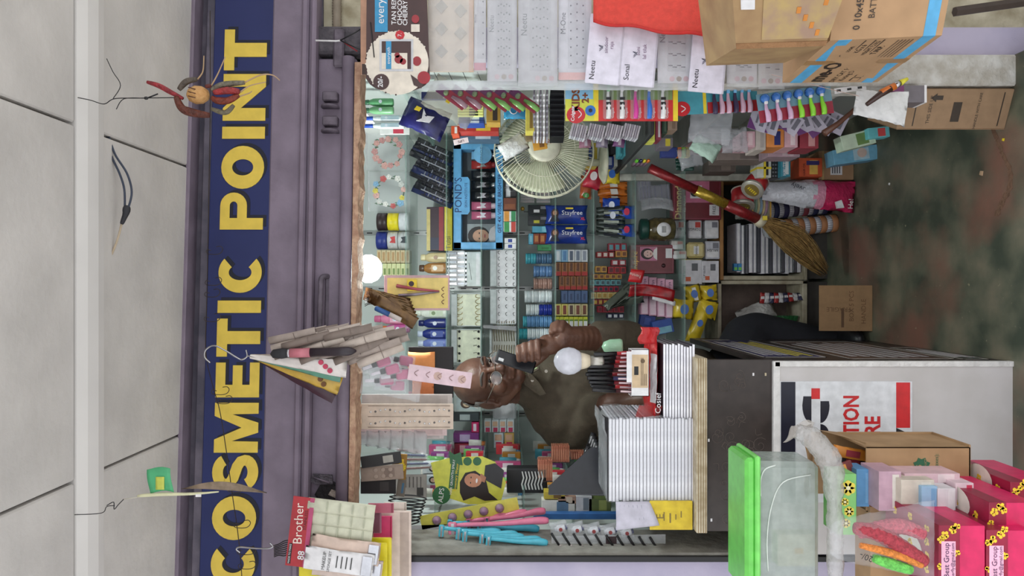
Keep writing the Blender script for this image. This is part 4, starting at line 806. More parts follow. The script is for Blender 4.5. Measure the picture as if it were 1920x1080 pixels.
# ================================================================ RIGHT WALL SHELVING AND FLOOR GOODS
ru=T('side_shelving','dark edged shelving unit along the right wall','shelving',960,540,2.0,scale=1.0); ru.o.location=Vector((.5,2.25,0))
GB=mat((176,174,166),.6,c2=(150,148,140),scale=10); DKB=mat((48,50,50),.6)
for z,m,xa in ((1.50,GLASS,.03),(1.22,GLASS,.03),(.84,DKB,-.10),(.60,GB,0),(.36,GB,0)): ru.box('shelf_board',xa,.10,z-.012,z,-.40,.40,m,.002)
ru.box('end_post',-.10,-.075,0,.86,.385,.41,mat((196,194,184),.6,c2=(170,166,155)),.002); ru.box('end_post',.07,.10,0,1.5,-.40,-.375,GB); ru.box('back_post',.075,.098,0,1.5,.38,.40,GB)
def rc(l,x0,x1,y0,y1,D,c,b=None,txt=None,cat='carton',name='carton',t=40,rot=(0,0,0),grp=None,tc=(30,30,40),ts=7):
    bands=[]
    if b: bands=[(.12,.88,.2,.55,V(b))]
    return carton(name,l,cat,x0,x1,y0,y1,D,t,V(c),bands,[(txt,.5,.75,ts,V(tc))] if txt else (),grp,rot)
# bottles and bags near the ceiling corner
for i,(y,c,l) in enumerate(((192,(96,160,110),'green glass bottle nearest the chocolate card'),(207,(120,176,126),'second green glass bottle beside the first'))): bottle(l,682,738,y,15,c,(60,110,80),None,2.05,flat=1,name='green_bottle')
for i,(y,l) in enumerate(((222,'slim white tube with blue cap beside the green bottles'),(236,'slim white tube with royal blue cap over the rose crown'))): bottle(l,680,758,y,12,(214,222,224),(40,80,180),(180,200,210),2.1,flat=1,name='capped_tube',capf=.25)
t=rc('white folded card with red flower print near the navy bag',712,768,238,252,2.12,(214,214,210),(190,60,80),cat='card',name='gift_card',t=3)
t=T('navy_bag','crumpled navy and violet plastic pouch under the green bottles','pouch',836,240,2.0,rot=(0,24,0)); t.add('pouch',g_pillow(58,84,24,10,10,.05,1.6,3),mat((44,44,110),.25,c2=(26,26,60),scale=20),True); t.prism('white_star',[(-6,30),(8,26),(4,40),(14,50),(-4,46),(-12,54)],-13,-9,WHITE); t.prism('yellow_patch',[(6,56),(14,54),(14,64),(6,66)],-12,-7,YEL)
rc('slim navy printed box standing behind the clear pouch',790,880,172,186,1.95,(40,50,100),(200,200,210),name='slim_box',t=10,rot=(0,0,0))
t=T('clear_pouch','clear pouch with yellow price tag draped over the boxes','pouch',890,215,1.86,rot=(0,30,0)); t.add('pouch',g_pillow(66,98,14,10,10,.03,2,9),film(.34,(206,204,184)),True); t.box('price_tag',-8,4,50,58,-9,-8,YEL)
for i in range(5): rc('thin lime yellow booklet with black print in a short pile',858,906,193+i*5,197.4+i*5,1.97+.004*i,(222,226,140),(50,60,40),name='booklet',cat='booklet',t=30,grp='lime booklets')
for i in range(2): rc('blue carton under the lime booklets',860,908,219+i*6.5,225+i*6.5,2.0,(40,70,150),(200,210,230),t=40,grp='blue cartons under the booklets')
rc('golden brown carton with black end beside the booklets',912,938,195,230,1.98,(190,150,60),(60,50,40)); t=T('blue_sachet','turquoise blue sachet with round white logo','sachet',985,208,1.9); t.add('sachet',g_pillow(32,40,10,8,8,.06,.8,4),mat((50,140,180),.25),True); t.tube('logo_ring',[(7*math.cos(a/10*6.2832),-6,22+7*math.sin(a/10*6.2832)) for a in range(11)],1,WHITE)
rc('yellow slim carton standing beside the blue sachet',986,1002,200,246,1.98,(222,206,90),(150,120,50)); rc('red and blue printed carton behind the display box',858,935,232,247,2.1,(176,50,40),(220,180,60)); rc('dark blue glittery box above the display box',855,936,249,262,2.2,(70,96,120),(180,190,200)); 
rc('orange red carton with a white tag',846,860,236,252,2.1,(206,80,40),(230,225,220))
t=T('price_flag','small white paper flag lettered on the blue display','tag',878,262,2.15,rot=(0,-12,0)); t.box('flag',-5,5,0,28,0,.6,WHITE); t.text('lettering','LIPS',0,14,-.4,7,BLACK,rot=90)
t=T('white_bag','crumpled white polythene bag over the fan','plastic bag',985,262,2.05,rot=(0,-30,0)); t.add('bag',g_pillow(34,52,16,9,9,.02,2,11),mat((214,216,214),.25,bump=.6),True)
for i,(x,l) in enumerate(((975,'tan folded flap hanging over the fan guard'),(1006,'small amber carton tucked over the fan hub'))): rc(l,x-8,x+ (34 if i==0 else 18),246,262 if i==0 else 278,2.05,((176,160,130),(206,150,50))[i],((150,130,100),(120,80,30))[i],t=6,rot=(0,-10,0))
for i in range(9):
    t=T('bindi_card_stack','stack of black and white bindi cards seen edge-on by the toothbrush card','card stack',1058,172+i*10,1.9+.012*i,'black and white card stacks',rot=(0,0,12)); t.box('black_block',-4.4,4.4,0,26,0,30,BLACK,.4)
    for k in range(5): t.box('card_edge',-4.6,4.6,30+k*6,34+k*6,0,30,WHITE if k%2 else mat((150,146,154),.5))
# hanging deck of grey cards under the toothbrush card
for i in range(4):
    t=T('card_deck','deck of grey bindi cards fanned edge-on below the toothbrush card','card deck',1086+i*33+14,247,1.88,'fanned decks of grey cards',rot=(0,14,0))
    for k in range(7): t.box('card',-14+0*k,11,k*4.3,k*4.3+3.4,k*.8,30,mat((176,172,182),.5) if k%2 else mat((206,204,210),.5))
for i,(c,l) in enumerate((((150,100,120),'rose'),((120,110,130),'grey violet'),((110,60,110),'plum'))): pad(l+' clear-wrapped pack hanging under the card decks',1092+i*32+16,264,1.95,28,22,8,c,None,(0,4*i,0),name='wrapped_pack',stripe=(190,180,190))
for i,(x0,x1,y0,y1,c,b,l) in enumerate(((1090,1120,268,312,(206,180,60),(60,80,140),'yellow snack-like pack behind the fan guard'),(1130,1164,270,291,(28,28,32),(70,70,74),'black gift box under the card decks'),(1128,1152,293,312,(40,66,150),(200,210,230),'royal blue crinkled pack below the black gift box'),(1150,1176,288,312,(210,214,200),(180,186,170),'off-white bowl box at the shelf edge'))): rc(l,x0,x1,y0,y1,2.42,c,b)
for i in range(3): rc('slim teal folder standing at the shelf end',1160+9*i,1168+9*i,256,292,2.25,(70,150,160),(40,100,110),grp='slim teal folders',name='folder',cat='folder')
pad('crimson printed pack tucked under the fan',1128,335,2.5,48,32,16,(180,40,60),(225,215,220),(0,14,0),name='wrapped_pack'); pad('yellow sanitary pack with blue oval under the fan',1162,328,2.5,36,31,18,(226,200,50),(50,100,180),(0,2,0))
# notebooks and envelopes at the shelf front
rc('lime yellow notebook leaning at the shelf front',1207,1228,222,266,1.95,(220,222,100),(190,196,80),name='notebook',cat='notebook',t=30,rot=(0,0,0)); rc('maroon bound notebook beside the lime one',1229,1240,222,262,1.96,(150,60,80),(226,220,222),name='notebook',cat='notebook',t=40); rc('dark green exercise book beside the maroon one',1241,1251,221,250,1.97,(50,76,60),(90,110,90),name='notebook',cat='notebook',t=40); rc('plain tan carton beside the green exercise book',1252,1270,220,244,1.97,(176,150,130),(150,124,104))
t=rc('grey box with yellow and black lettering below the notebooks',1236,1262,258,276,2.05,(120,112,120),(206,190,60),t=40)
for i,c in enumerate(((110,200,60),(40,40,90),(222,210,60),(230,120,50))):
    t=T('highlighter','%s highlighter pen lying at the white shelf edge'%('green','navy','yellow','orange')[i],'pen',1216-i*0,296+0*i,2.3); t.o.location=W(1193+i*7,303,2.30); t.lathe('barrel',[(3,0),(3.4,1),(3.4,40)],V((150,120,140)),10,'y'); t.lathe('cap',[(0,-14),(2.6,-13),(3.4,-9),(3.4,0)],V(c,rough=.3),10,'y')
for i,(c,l) in enumerate((((50,64,130),'blue'),((230,120,50),'orange'),((150,210,70),'lime green'),((222,200,60),'yellow'))): rc(l+' glittery eraser block in the row above the green ribbon',(1240,1271,1279,1287)[i],(1270,1278,1286,1294)[i],276,294,2.12,c,None,t=16,name='sponge_block',cat='sponge')
t=T('ribbon_bundle','dark green satin ribbon bundle hanging by the white shelf edge','ribbon',1298,305,2.2); 
for i in range(4): t.add('loop',g_sheet(lambda u,v,i=i:((u-.5)*8+(i-1.5)*7,4*math.sin(v*5+i),v*34-abs(v-.5)*6),2,8,1),mat((24,60,52),.35),True)
for i,(x,y,s_,l) in enumerate(((1345,238,74,'large wrinkled clear polythene bag hanging before the shelves'),(1385,262,46,'smaller clear polythene bag behind the large one'),(1300,290,40,'clear bag drooping beside the white shelf edge'))):
    t=T('clear_bag',l,'plastic bag',x+s_*.35,y,1.86+.12*i,rot=(0,6-10*i,0)); t.add('bag',g_pillow(s_,s_*1.05,16,12,12,.02,2.4,20+i),film(.36,(206,208,214),.1,.9,40),True)
t=T('mint_paper','crumpled mint green paper stuffed between the bags','paper',1345,290,2.0,rot=(0,30,0)); t.add('sheet',g_pillow(34,52,14,8,8,.03,2.4,31),mat((176,204,188),.5,bump=.4),True)
# leaflets
R=random.Random(5)
for i in range(8):
    t=T('leaflet',('white and violet printed leaflet, %s'%('tilted beside the clear bag','over the magenta folder','under the thread','behind the toothbrushes','next to the pink cartons','folded in half','with a torn corner','near the brown pen'))[:]if 0 else 'printed leaflet '+('with violet corner beside the clear bag','lying over the magenta folder','crossed by the white thread','behind the purple toothbrushes','next to the pink cartons','folded beside the dark pen','half under the white paper packet','near the pale green box')[i],'leaflet',1415+i*21+8,225+R.uniform(-6,8)+i*1.5,1.84+.02*i,rot=(0,R.uniform(-40,40),R.uniform(-10,10)))
    t.box('sheet',-18,18,-16,18,0,.8,V((190,184,200))); t.prism('violet_corner',[(-18,18),(4,18),(-18,0)],-.4,0,V((110,60,120))); t.box('print_lines',-8,14,-10,-2,-.4,0,V((110,108,120))); t.box('print_lines',-4,14,2,6,-.4,0,V((120,118,130)))
rc('magenta folder behind the leaflets',1485,1560,205,238,2.0,(150,40,90),None,name='folder',cat='folder',t=6)
# carton row along the right shelf
for x0,x1,y0,y1,c,b,l,txt in ((1392,1416,246,276,(222,176,186),(235,206,210),'pale pink floral carton nearest the clear bags',None),(1417,1436,244,281,(196,186,178),(176,166,160),'plain beige carton between pink and orange',None),(1437,1470,242,276,(224,140,70),(44,48,110),'orange and navy baby soap carton',None),(1471,1496,244,276,(216,170,180),(236,214,218),'pink floral carton beside the orange one',None),(1500,1535,246,278,(150,52,66),(206,150,150),'maroon carton in clear wrap near the leaflets',None)):
    rc(l,x0,x1,y0,y1,2.0,c,b,t=60)
rc('dusty rose flat box along the shelf edge',1300,1390,262,280,2.15,(150,110,116),(130,90,96),t=60); rc('long taupe flat box under the pink cartons',1345,1440,281,300,2.2,(130,118,112),(110,98,94),t=60); rc('dark brown flat box behind the red tin',1330,1380,300,322,2.35,(84,72,66),(110,96,88),t=50); rc('long mauve flat box under the orange carton',1440,1500,279,294,2.1,(166,140,150),(190,170,176),t=50)
t=rc('white carton tied with a yellow ribbon',1420,1446,297,333,2.35,(206,206,200),(40,40,44),t=40); t.box('ribbon',-18.5,18.5,10,14,-.8,40.5,YEL); t.box('ribbon',-2,2,0,26.3,-.8,40.5,YEL)
t=rc('black carton with grey dots behind the teal carton',1446,1464,297,334,2.36,(36,36,40),None,t=40)
for i in range(3):
    for j in range(5): t.box('dot',-16+j*7,-13+j*7,3+i*5,6+i*5,-.3,0,V((120,120,126)))
t=rc('teal carton with white brand lettering',1465,1482,297,331,2.33,(60,140,160),(214,220,222),t=40); t.text('lettering','HAUTER',0,11,-.6,8,WHITE,bold=.02)
t=rc('orange red carton with a bottle print',1498,1542,296,331,2.45,(214,90,50),(236,190,90),t=40); t.box('bottle_print',4,12,6,30,-.6,-.2,V((60,50,110))); t.text('lettering','HAIR OIL',-4,34,-.6,6,V((90,30,30)))
t=T('shipping_box','brown corrugated box with white address label on the floor','cardboard box',1601,310,2.49); t.box('body',-27,27,0,66,0,70,KRAFT,1); t.box('address_label',-18,14,22,44,-.4,.1,WHITE); 
for k in range(4): t.box('label_print',-15,10,26+k*4.4,28+k*4.4,-.7,-.3,V((90,90,96)))
t.box('tape',-27.2,27.2,56,60,-.3,70,mat((190,160,110),.3))
t=rc('pale green cream carton lying against the light blue box',1577,1640,240,268,2.0,(196,214,190),(110,140,80),t=30,rot=(0,-14,0)); t=rc('light blue baby product carton with a printed round face',1562,1646,270,298,2.33,(120,180,210),(180,210,224),t=36,rot=(0,-8,0)); t.prism('round_print',circ(9,16,2,30),-.7,-.2,V((214,190,180))); rc('turquoise carton with a red cross mark',1628,1668,236,256,1.98,(110,196,204),(206,80,80),t=24,rot=(0,-6,0))
# tins
def tin(l,px,py,D,r,h,rot):
    t=T('round_tin',l,'tin',px,py,D,rot=rot); t.lathe('body',[(r-1,0),(r,1),(r,h)],mat((168,40,44),.3),24); t.lathe('rim',[(r+.3,h),(r+1.2,h+1),(r+1.2,h+5),(r,h+6)],mat((206,200,190),.3,.5),24); t.lathe('lid',[(r-1,h+5),(r*.7,h+6),(0,h+6.2)],mat((130,110,60),.35),24); t.lathe('base_rim',[(r,-.5),(r+.8,0),(r+.8,2),(r,2.5)],mat((206,200,190),.3,.5),24)
    for k in range(5): t.box('lid_print',-r*.5+k*4,-r*.5+k*4+2,h+6.3,h+7,-3,3,YEL)
tin('red round tin lying tipped by the white shelf edge',1422,338,2.42,20,26,(30,-50,0)); tin('red round tin upright behind the bangle packs',1392,358,2.5,20,30,(24,-82,0))
# bangle packs
t=T('bangle_box','clear box of multicoloured glass bangles beneath the tins','bangle box',1446,383,2.5); t.box('tray',-24,24,0,54,0,44,film(.25,(220,220,210)),1); t.box('gold_rim',-24,24,0,3,-1,44,GOLD); t.box('gold_rim',-24,24,34,36,-1,44,GOLD)
for i,c in enumerate(((150,60,130),(222,180,90),(80,150,200),(222,200,120),(70,150,110),(196,80,70))):
    for j in range(4): t.lathe('bangle',[(20,0),(21,1.5),(20,3)],V(c,rough=.25),20,at=(0,22,5+i*5 if i<5 else 38+j*3.6)) if (j==0 or i==5) else None
for j in range(7): t.lathe('bangle',[(19,0),(20,1.2),(19,2.4)],V(((222,150,70),(90,170,140),(200,90,150))[j%3],rough=.25),20,at=(0,22,37+j*2.6 if j<6 else 33))
def brolls(l,px,py,D,r,h,c,rot):
    t=T('bangle_roll',l,'bangle roll',px,py,D,rot=rot); n=6; s_=h/n
    for k in range(n):
        t.lathe('paper_sleeve',[(r,k*s_),(r+.8,k*s_+1),(r+.8,k*s_+s_*.5-1),(r,k*s_+s_*.5)],V(c[k%len(c)],rough=.6),20); t.lathe('white_bangles',[(r-1.5,k*s_+s_*.5),(r,k*s_+s_*.55),(r,k*s_+s_*.95),(r-1.5,k*s_+s_)],mat((206,204,210),.35),20)
        for q in range(9):
            a=math.radians(-150+q*15); t.box('bangle_gap',r*math.cos(a)-.4,r*math.cos(a)+.4,k*s_+s_*.55,k*s_+s_*.95,r*math.sin(a)-.3,r*math.sin(a)+.3,V((120,118,124)))
    t.lathe('end_cap',[(r-3,h),(r,h+1),(r-4,h+8),(0,h+9)],film(.4),20)
brolls('tall roll of white bangles in tan paper sleeves on the floor',1566,418,2.63,16,126,[(176,120,80)],(0,-6,0)); brolls('roll of white bangles with maroon and navy sleeves behind the tan one',1548,386,2.66,15,110,[(50,46,80),(46,50,84),(140,60,70),(60,50,70)],(0,-5,0))
# pink and white bag
t=T('shopping_bag','stuffed glossy white and hot pink polythene bag on the floor','bag',1602,370,2.48,rot=(0,4,0)); v,f=g_pillow(58,172,46,14,22,.02,1.1,8); v=[(p[0]*(.55+.45*min(1,(175-p[2])/90)),p[1]*(.5+.5*min(1,(175-p[2])/80)),p[2]) for p in v]
o=t.add('bag',(v,f),[mat((206,206,214),.2,bump=.5,spec=.7),mat((206,44,96),.2,bump=.5,spec=.7),mat((224,150,176),.2,bump=.5,spec=.7)],True)
for p in o.data.polygons:
    z=p.center.z/t.s; p.material_index=1 if z<62 else (2 if z<82 else 0)
t.prism('white_print',[(-24,28),(-10,34),(-14,44),(-26,40)],-23,-17,WHITE); t.text('lettering','He!',-16,16,-22,13,WHITE); t.text('lettering','lovely',8,112,-20,14,mat((70,70,80),.5),rot=70)
t.tube('tied_neck',[(0,0,168),(-4,0,180),(-12,-2,188)],[8,4,9],mat((206,206,214),.2,bump=.5))
# broom
b0=W(1218,315,2.36); b1=W(1420,411,2.44); b2=W(1540,512,2.50)
br=T('broom','grass broom with red and gold foil-wrapped handle leaning diagonally','broom',1420,411,2.44); B0=b0-b1; k=br.s
def bt(n,u0,u1,r,m): br.tube(n,[B0*(1-u0)/k,B0*(1-u1)/k],r,m,14)
RF=mat((150,40,44),.3,.2,c2=(120,30,34),scale=120); GF=mat((190,160,60),.25,.5,c2=(160,130,44),scale=150)
bt('handle',0,.42,8.5,RF); bt('gold_wrap',.42,.70,9.5,GF); bt('red_wrap',.70,1.0,10,RF); br.tube('binding',[(0,0,0),tuple((b2-b1)/k*.08)],11,mat((206,196,170),.4),14); br.box('yellow_tag',-3,5,-14,-6,-13,-11,YEL)
BS=mat((176,142,84),.8,c2=(136,104,58),scale=80); bun=[]
for i in range(150):
    a=R.uniform(0,6.28); q=math.sqrt(R.random()); e=Vector((math.cos(a)*q,math.sin(a)*q*.6,0)); base=Vector((e.x*7,e.y*8,-2)); sp=R.uniform(-10,46)
    end=(b2-b1)/k*R.uniform(.85,1.06)+Vector((sp*.28+e.x*5,e.y*14,-sp*.2)); mid=base.lerp(end,.58)+Vector((sp*.66,0,-sp*.36+4)); bun.append(g_tube(cr([base,mid,end],3),[1.1,1.1,1,1,.9,.8,.5],3))
o=br.add('bristles',join(bun),BS,True); 
# ================================================================ BIG CARTONS AT THE RIGHT POST
t=T('brown_carton','large brown corrugated carton standing on the floor by the door post','cardboard box',1893,208,1.712,rot=(0,0,-22)); t.box('body',-34,40,0,205,0,120,mat((150,122,94),.8,var=.06),1.5)
t.box('seam',-34.4,-33.6,0,205,0,120,KRAFT); t.box('printed_frame',-28,34,16,18,-.4,0,V((60,50,42))); t.box('printed_frame',-28,34,176,178,-.4,0,V((60,50,42)))
t.text('lettering','THIS SIDE UP',2,150,-.5,9,V((60,50,42))); t.box('printed_bars',-20,16,92,108,-.5,0,V((60,50,42))); t.text('lettering','HANDLE WITH CARE',0,60,-.5,7,V((60,50,42))); t.prism('printed_arrow',[(20,130),(28,130),(28,142),(32,142),(24,152),(16,142),(20,142)],-.5,0,V((60,50,42)))
t=rc('grey box with purple end and white rim standing in front of the brown carton',1675,1737,160,192,1.66,(112,106,112),None,t=40); t.box('purple_end',-16,16,42,62.3,-1,41,V((120,56,106)),1); t.box('white_rim',-16.4,16.4,-.4,4,-.6,40.4,WHITE); t.text('lettering','D',-2,52,-1.6,11,V((60,24,54)))
# ================================================================ COUNTER
LAM=mat((56,48,46),.35,var=.15,scale=30); WPN=mat((206,202,202),.55,c2=(192,188,186),scale=7,bump=.2); PLY=mat((214,204,180),.8,c2=(176,160,130),scale=40,bump=.4)
ctr=T('counter','shop counter with dark scroll-patterned fascia over a white front panel','counter',960,540,2.0,scale=1.0); ctr.o.location=Vector((-.41,1.70,0))
cx=lambda py,D=1.70:(540-py)/F*D+.41
cz=lambda px,D=1.70:CZ+(960-px)/F*D
xr=cx(678); xl=cx(1040)
ctr.box('front_panel',xl,xr,-.30,cz(1450),0,.018,WPN,.002); ctr.box('edge_strip',xr-.012,xr+.001,-.30,cz(1452),-.004,.014,mat((222,220,218),.6,bump=.5),.001)
ctr.box('top_rail',xl,xr,cz(1462),cz(1449),-.004,.016,mat((220,218,216),.6,bump=.4),.001)
ctr.box('fascia',cx(998),cx(675),cz(1450),cz(1322),.006,.024,LAM,.001); ctr.box('side_panel',xr-.016,xr,-.002,cz(1450),.018,.80,mat((50,42,42),.35,var=.12,scale=18),.001)
tp=ctr.box('worktop',cx(997),cx(671),cz(1324),cz(1304),-.010,.28,PLY,.001)
for i in range(4): ctr.box('ply_layer',cx(997),cx(671),cz(1322-i*4.6),cz(1320.4-i*4.6),-.0108,-.0098,mat((150,128,96),.9))
# scroll relief on the fascia
R=random.Random(12)
def spiral(x,z,r,fl,a0,n=16,turn=1.35):
    return [(x+fl*r*(1-i/n*.85)*math.cos(a0+i/n*turn*6.2832),.0055,z+r*(1-i/n*.85)*math.sin(a0+i/n*turn*6.2832)) for i in range(n+1)]
SCR=mat((96,84,78),.35); gs=[]
fx0,fx1,fz0,fz1=cx(992),cx(682),cz(1444),cz(1328)
for i in range(30):
    r=R.uniform(.009,.02); gs.append(g_tube(spiral(R.uniform(fx0+r,fx1-r),R.uniform(fz0+r,fz1-r),r,R.choice((-1,1)),R.uniform(0,6.28)),.0006,4))
for i in range(16):
    x=R.uniform(fx0+.03,fx1-.03); z=R.uniform(fz0+.02,fz1-.02); a=R.uniform(0,6.28); gs.append(g_tube(cr([(x,.0055,z),(x+.015*math.cos(a),.0055,z+.012*math.sin(a)),(x+.02*math.cos(a+.7),.0055,z+.02*math.sin(a+.7))],5),.0006,4))
for g_ in gs: ctr.add('scroll',g_,SCR,True)
for i,(px,py) in enumerate(((1330,826),(1335,976),(1414,702),(1437,702),(1372,955))): x=cx(py);z=cz(px); ctr.box('chip',x-.004,x+.003,z-.002,z+.002,.005,.0062,WHITE if i!=3 else PLY)
# posters on the side panel, seen at a glancing angle
def sp(name,y0,y1,z0,z1,m,d=.0006): return ctr.box(name,xr+d*.2,xr+d,z0,z1,y0,y1,m)
pz=[(.10,.70,.40,.56,V((50,48,92),rough=.35),'poster'),(.06,.62,.10,.36,V((84,66,60),rough=.35),'poster'),(.05,.40,-.0+.02,.085,V((40,50,46),rough=.35),'poster')]
for a,b,c,d,m,n in pz:
    sp(n,a,b,c,d,m); 
    for k in range(7):
        z=c+(d-c)*(.12+.115*k); sp('poster_line',a+.03+R.uniform(0,.04),b-.03-R.uniform(0,.12),z,z+(d-c)*.06,V((196,180,70)) if c>.3 and k<3 else V((176,170,172)),.0012)
    for q in ((a,b,c,c+.004),(a,b,d-.004,d),(a,a+.006,c,d),(b-.006,b,c,d)): sp('poster_border',*q[:2],q[2],q[3],V((190,184,176)),.0010)
# recharge poster on the white panel
po=T('poster','white service poster with navy and red bars on the front panel','poster',1710,790,1.698,scale=1.698/F); k=0
po.box('sheet',-152,75,0,248,-.6,1.2,mat((218,220,224),.35)); po.box('navy_bar',-152,74,219,246,-1,-.6,mat((24,28,46),.35)); po.box('red_bar',-12,73,4,30,-1,-.6,mat((206,34,40),.35)); po.prism('black_wedge',[(-152,4),(-24,4),(-12,30),(-152,30)],-1,-.6,mat((24,24,30),.35))
INKN=mat((28,30,44),.35); q90=[math.radians(a_) for a_ in range(0,91,15)]
po.prism('logo_shape',[(47,204),(47,189),(-3,189)]+[(30-33*math.cos(a_),189+17*math.sin(a_)) for a_ in q90],-1,-.6,INKN)
po.prism('logo_shape',[(38,156),(38,172),(-3,172)]+[(30-33*math.cos(a_),172-17*math.sin(a_)) for a_ in q90],-1,-.6,INKN)
po.prism('logo_shape',[(-44,189),(-5,189)]+[(-24+19*math.cos(a_),189+16*math.sin(a_)) for a_ in [math.radians(k_) for k_ in range(15,166,15)]],-1,-.6,INKN)
po.prism('logo_shape',[(-44,172),(-5,172)]+[(-24+19*math.cos(a_),172-16*math.sin(a_)) for a_ in [math.radians(k_) for k_ in range(15,166,15)]],-1,-.6,INKN)
po.box('logo_red',42,62,173,189,-1,-.6,mat((206,40,44),.35))
RD=mat((196,34,40),.35); po.text('lettering','TION',12,113,-1.1,40,RD,bold=.03,sx=.76); po.text('lettering','RE',-8,73,-1.1,40,RD,bold=.03,sx=.8)
# ================================================================ ON THE COUNTER
first=None
DN=1.725
for i in range(25):
    h=(1303-1141)/25; px=1303-i*h; R2=random.Random(i)
    if first is None:
        t=T('notepad','white writing pad in the tall shrink-wrapped pile on the counter','notepad',px,862,DN,'writing pads in the tall pile'); first=t
        t.box('page_block',-77,77,.3,h-.5,0,150,mat((242,241,250),.6),.5); t.box('cover',-78,78,h-.8,h-.1,.2,151,mat((52,48,56),.3)); t.box('cover',-78,78,0,.5,.2,151,mat((150,146,160),.4))
    else: dup(t,px,862+R2.uniform(-1.6,1.6),DN+R2.uniform(-.001,.002))
t=T('plastic_wrap','torn clear wrap over the tall pile of writing pads','plastic wrap',1140,862,DN); t.add('film',g_sheet(lambda u,v:((u-.5)*158,-1+v*150,1.5+3*math.sin(u*9)*math.sin(v*7)+(5 if u>.8 else 0)*u),14,8,.4),film(.3),True); t.add('film_side',g_sheet(lambda u,v:(79+2*math.sin(v*11),u*150-1,-v*150+8*math.sin(u*5)),8,10,.3),film(.28),True); t.add('film_front',g_sheet(lambda u,v:((u-.5)*158,-2.2-1.2*math.sin(u*17)*math.sin(v*9),-v*160),14,14,.3),film(.08),True)
first=None
for i in range(11):
    h=(1303-1243)/11; px=1303-i*h; R2=random.Random(i+50)
    if first is None:
        t=T('notepad','white writing pad in the lower pile under the red pack','notepad',px,718,1.73,'writing pads in the lower pile'); first=t
        t.box('page_block',-72,72,.3,h-.5,0,130,mat((242,241,250),.6),.5); t.box('cover',-73,73,h-.8,h-.1,.2,131,mat((60,56,66),.3))
    else: dup(t,px,718+(4 if i<4 else 0)+R2.uniform(-1.4,1.4),1.73+R2.uniform(-.001,.002))
t=T('red_pack','crinkled red and white polythene pack lying on the lower pad pile','pack',1243,706,1.735,rot=(0,1,0)); t.add('pack',g_pillow(168,30,0.1,2,2),RED) if 0 else None
v,f=g_pillow(166,110,26,16,12,.05,1.4,77); o=t.add('pack',([(p[0],p[2],p[1]+13) for p in v],f),[mat((196,34,40),.2,bump=.5,spec=.7),mat((222,220,222),.2,bump=.4,spec=.7)],True,fix=True)
for p in o.data.polygons:
    c=p.center/t.s; p.material_index=1 if (abs(c.z-15)<5 and -50<c.x<40) else 0
t.add('torn_flap',g_sheet(lambda u,v:(60+u*32,4+3*math.sin(v*7),10+v*34+4*math.sin(u*6)),5,6,.4),mat((196,40,44),.2,0,.75,bump=.6),True); t.add('torn_flap',g_sheet(lambda u,v:(-86+u*30,6+3*math.sin(v*7),8+v*44-u*10),5,6,.4),mat((176,60,60),.15,0,.55,bump=.6),True)
t.text('lettering','Cosief',-50,8,-1.5,15,WHITE)
t=T('pencil_box','white card box with tan label holding kajal pencils','pencil box',1217,699,1.725); W88=88
for a in ((-44,-43,0,34,0,30),(43,44,0,34,0,30),(-44,44,0,34,29,30),(-44,44,0,1,0,30)): t.box('wall',a[0],a[1],a[2],a[3],a[4],a[5],WHITE)
t.box('front_wall',-44,44,0,33,0,1,WHITE); t.box('notch',-18,40,33,42,0,1,WHITE); t.box('tan_label',-28,34,2,32,-.5,0,mat((206,180,146),.6)); t.box('barcode',-4,12,20,28,-.8,-.4,BLACK); 
for k in range(4): t.box('label_print',-24,-2 if k<2 else 28,5+k*3,6.2+k*3,-.8,-.4,V((110,90,70)))
t.lathe('oval_print',[(0,-.9),(4,-.9),(4,-.4),(0,-.4)],V((110,90,70)),12,'y',at=(22,0,12))
cols=[(160,34,44),(120,26,36),(180,40,46),(110,30,38),(60,26,30),(130,30,40),(54,50,84),(120,34,44),(176,44,50),(70,30,36)]
for i,c in enumerate(cols):
    y=660+i*8.4; q=T('kajal_pencil',('bright red','dark wine','scarlet','maroon','near-black','crimson','blue grey','plum red','coral red','brown maroon')[i]+' kajal pencil with black cap standing in the white box','pencil',1216,y,1.738+.007*(i%3),rot=(0,(i-4.5)*.6,0)); L_=118-3*abs(i-5)
    q.lathe('barrel',[(3.6,0),(3.6,L_*.58)],V(c,rough=.35),10); q.lathe('cap',[(3.9,L_*.58),(3.9,L_-1),(3.2,L_)],mat((22,20,24),.25),10); q.box('white_print',-1.6,1.6,L_*.3,L_*.5,-4,-3.4,V((206,180,184)))
t=T('led_bulb','unlit white globe bulb standing among the kajal pencils','bulb',1188,677,1.742); t.lathe('globe',[(0,150),(9,148),(18,142),(24,132),(26,122),(24.5,112),(19,102),(15,98)],mat((206,206,216),.25),24); t.lathe('collar',[(16,99),(14,90),(11,82)],mat((214,200,176),.45),20); t.lathe('screw_cap',[(10,82),(10,60),(7,56)],mat((180,176,168),.3,.7),16)
t=T('mint_bottle','small translucent mint green plastic dome behind the pencils','container',1166,650,1.86); t.lathe('dome',[(14,0),(15,4),(14,22),(9,34),(0,38)],mat((170,214,180),.15,0,.75,bump=.3),16)
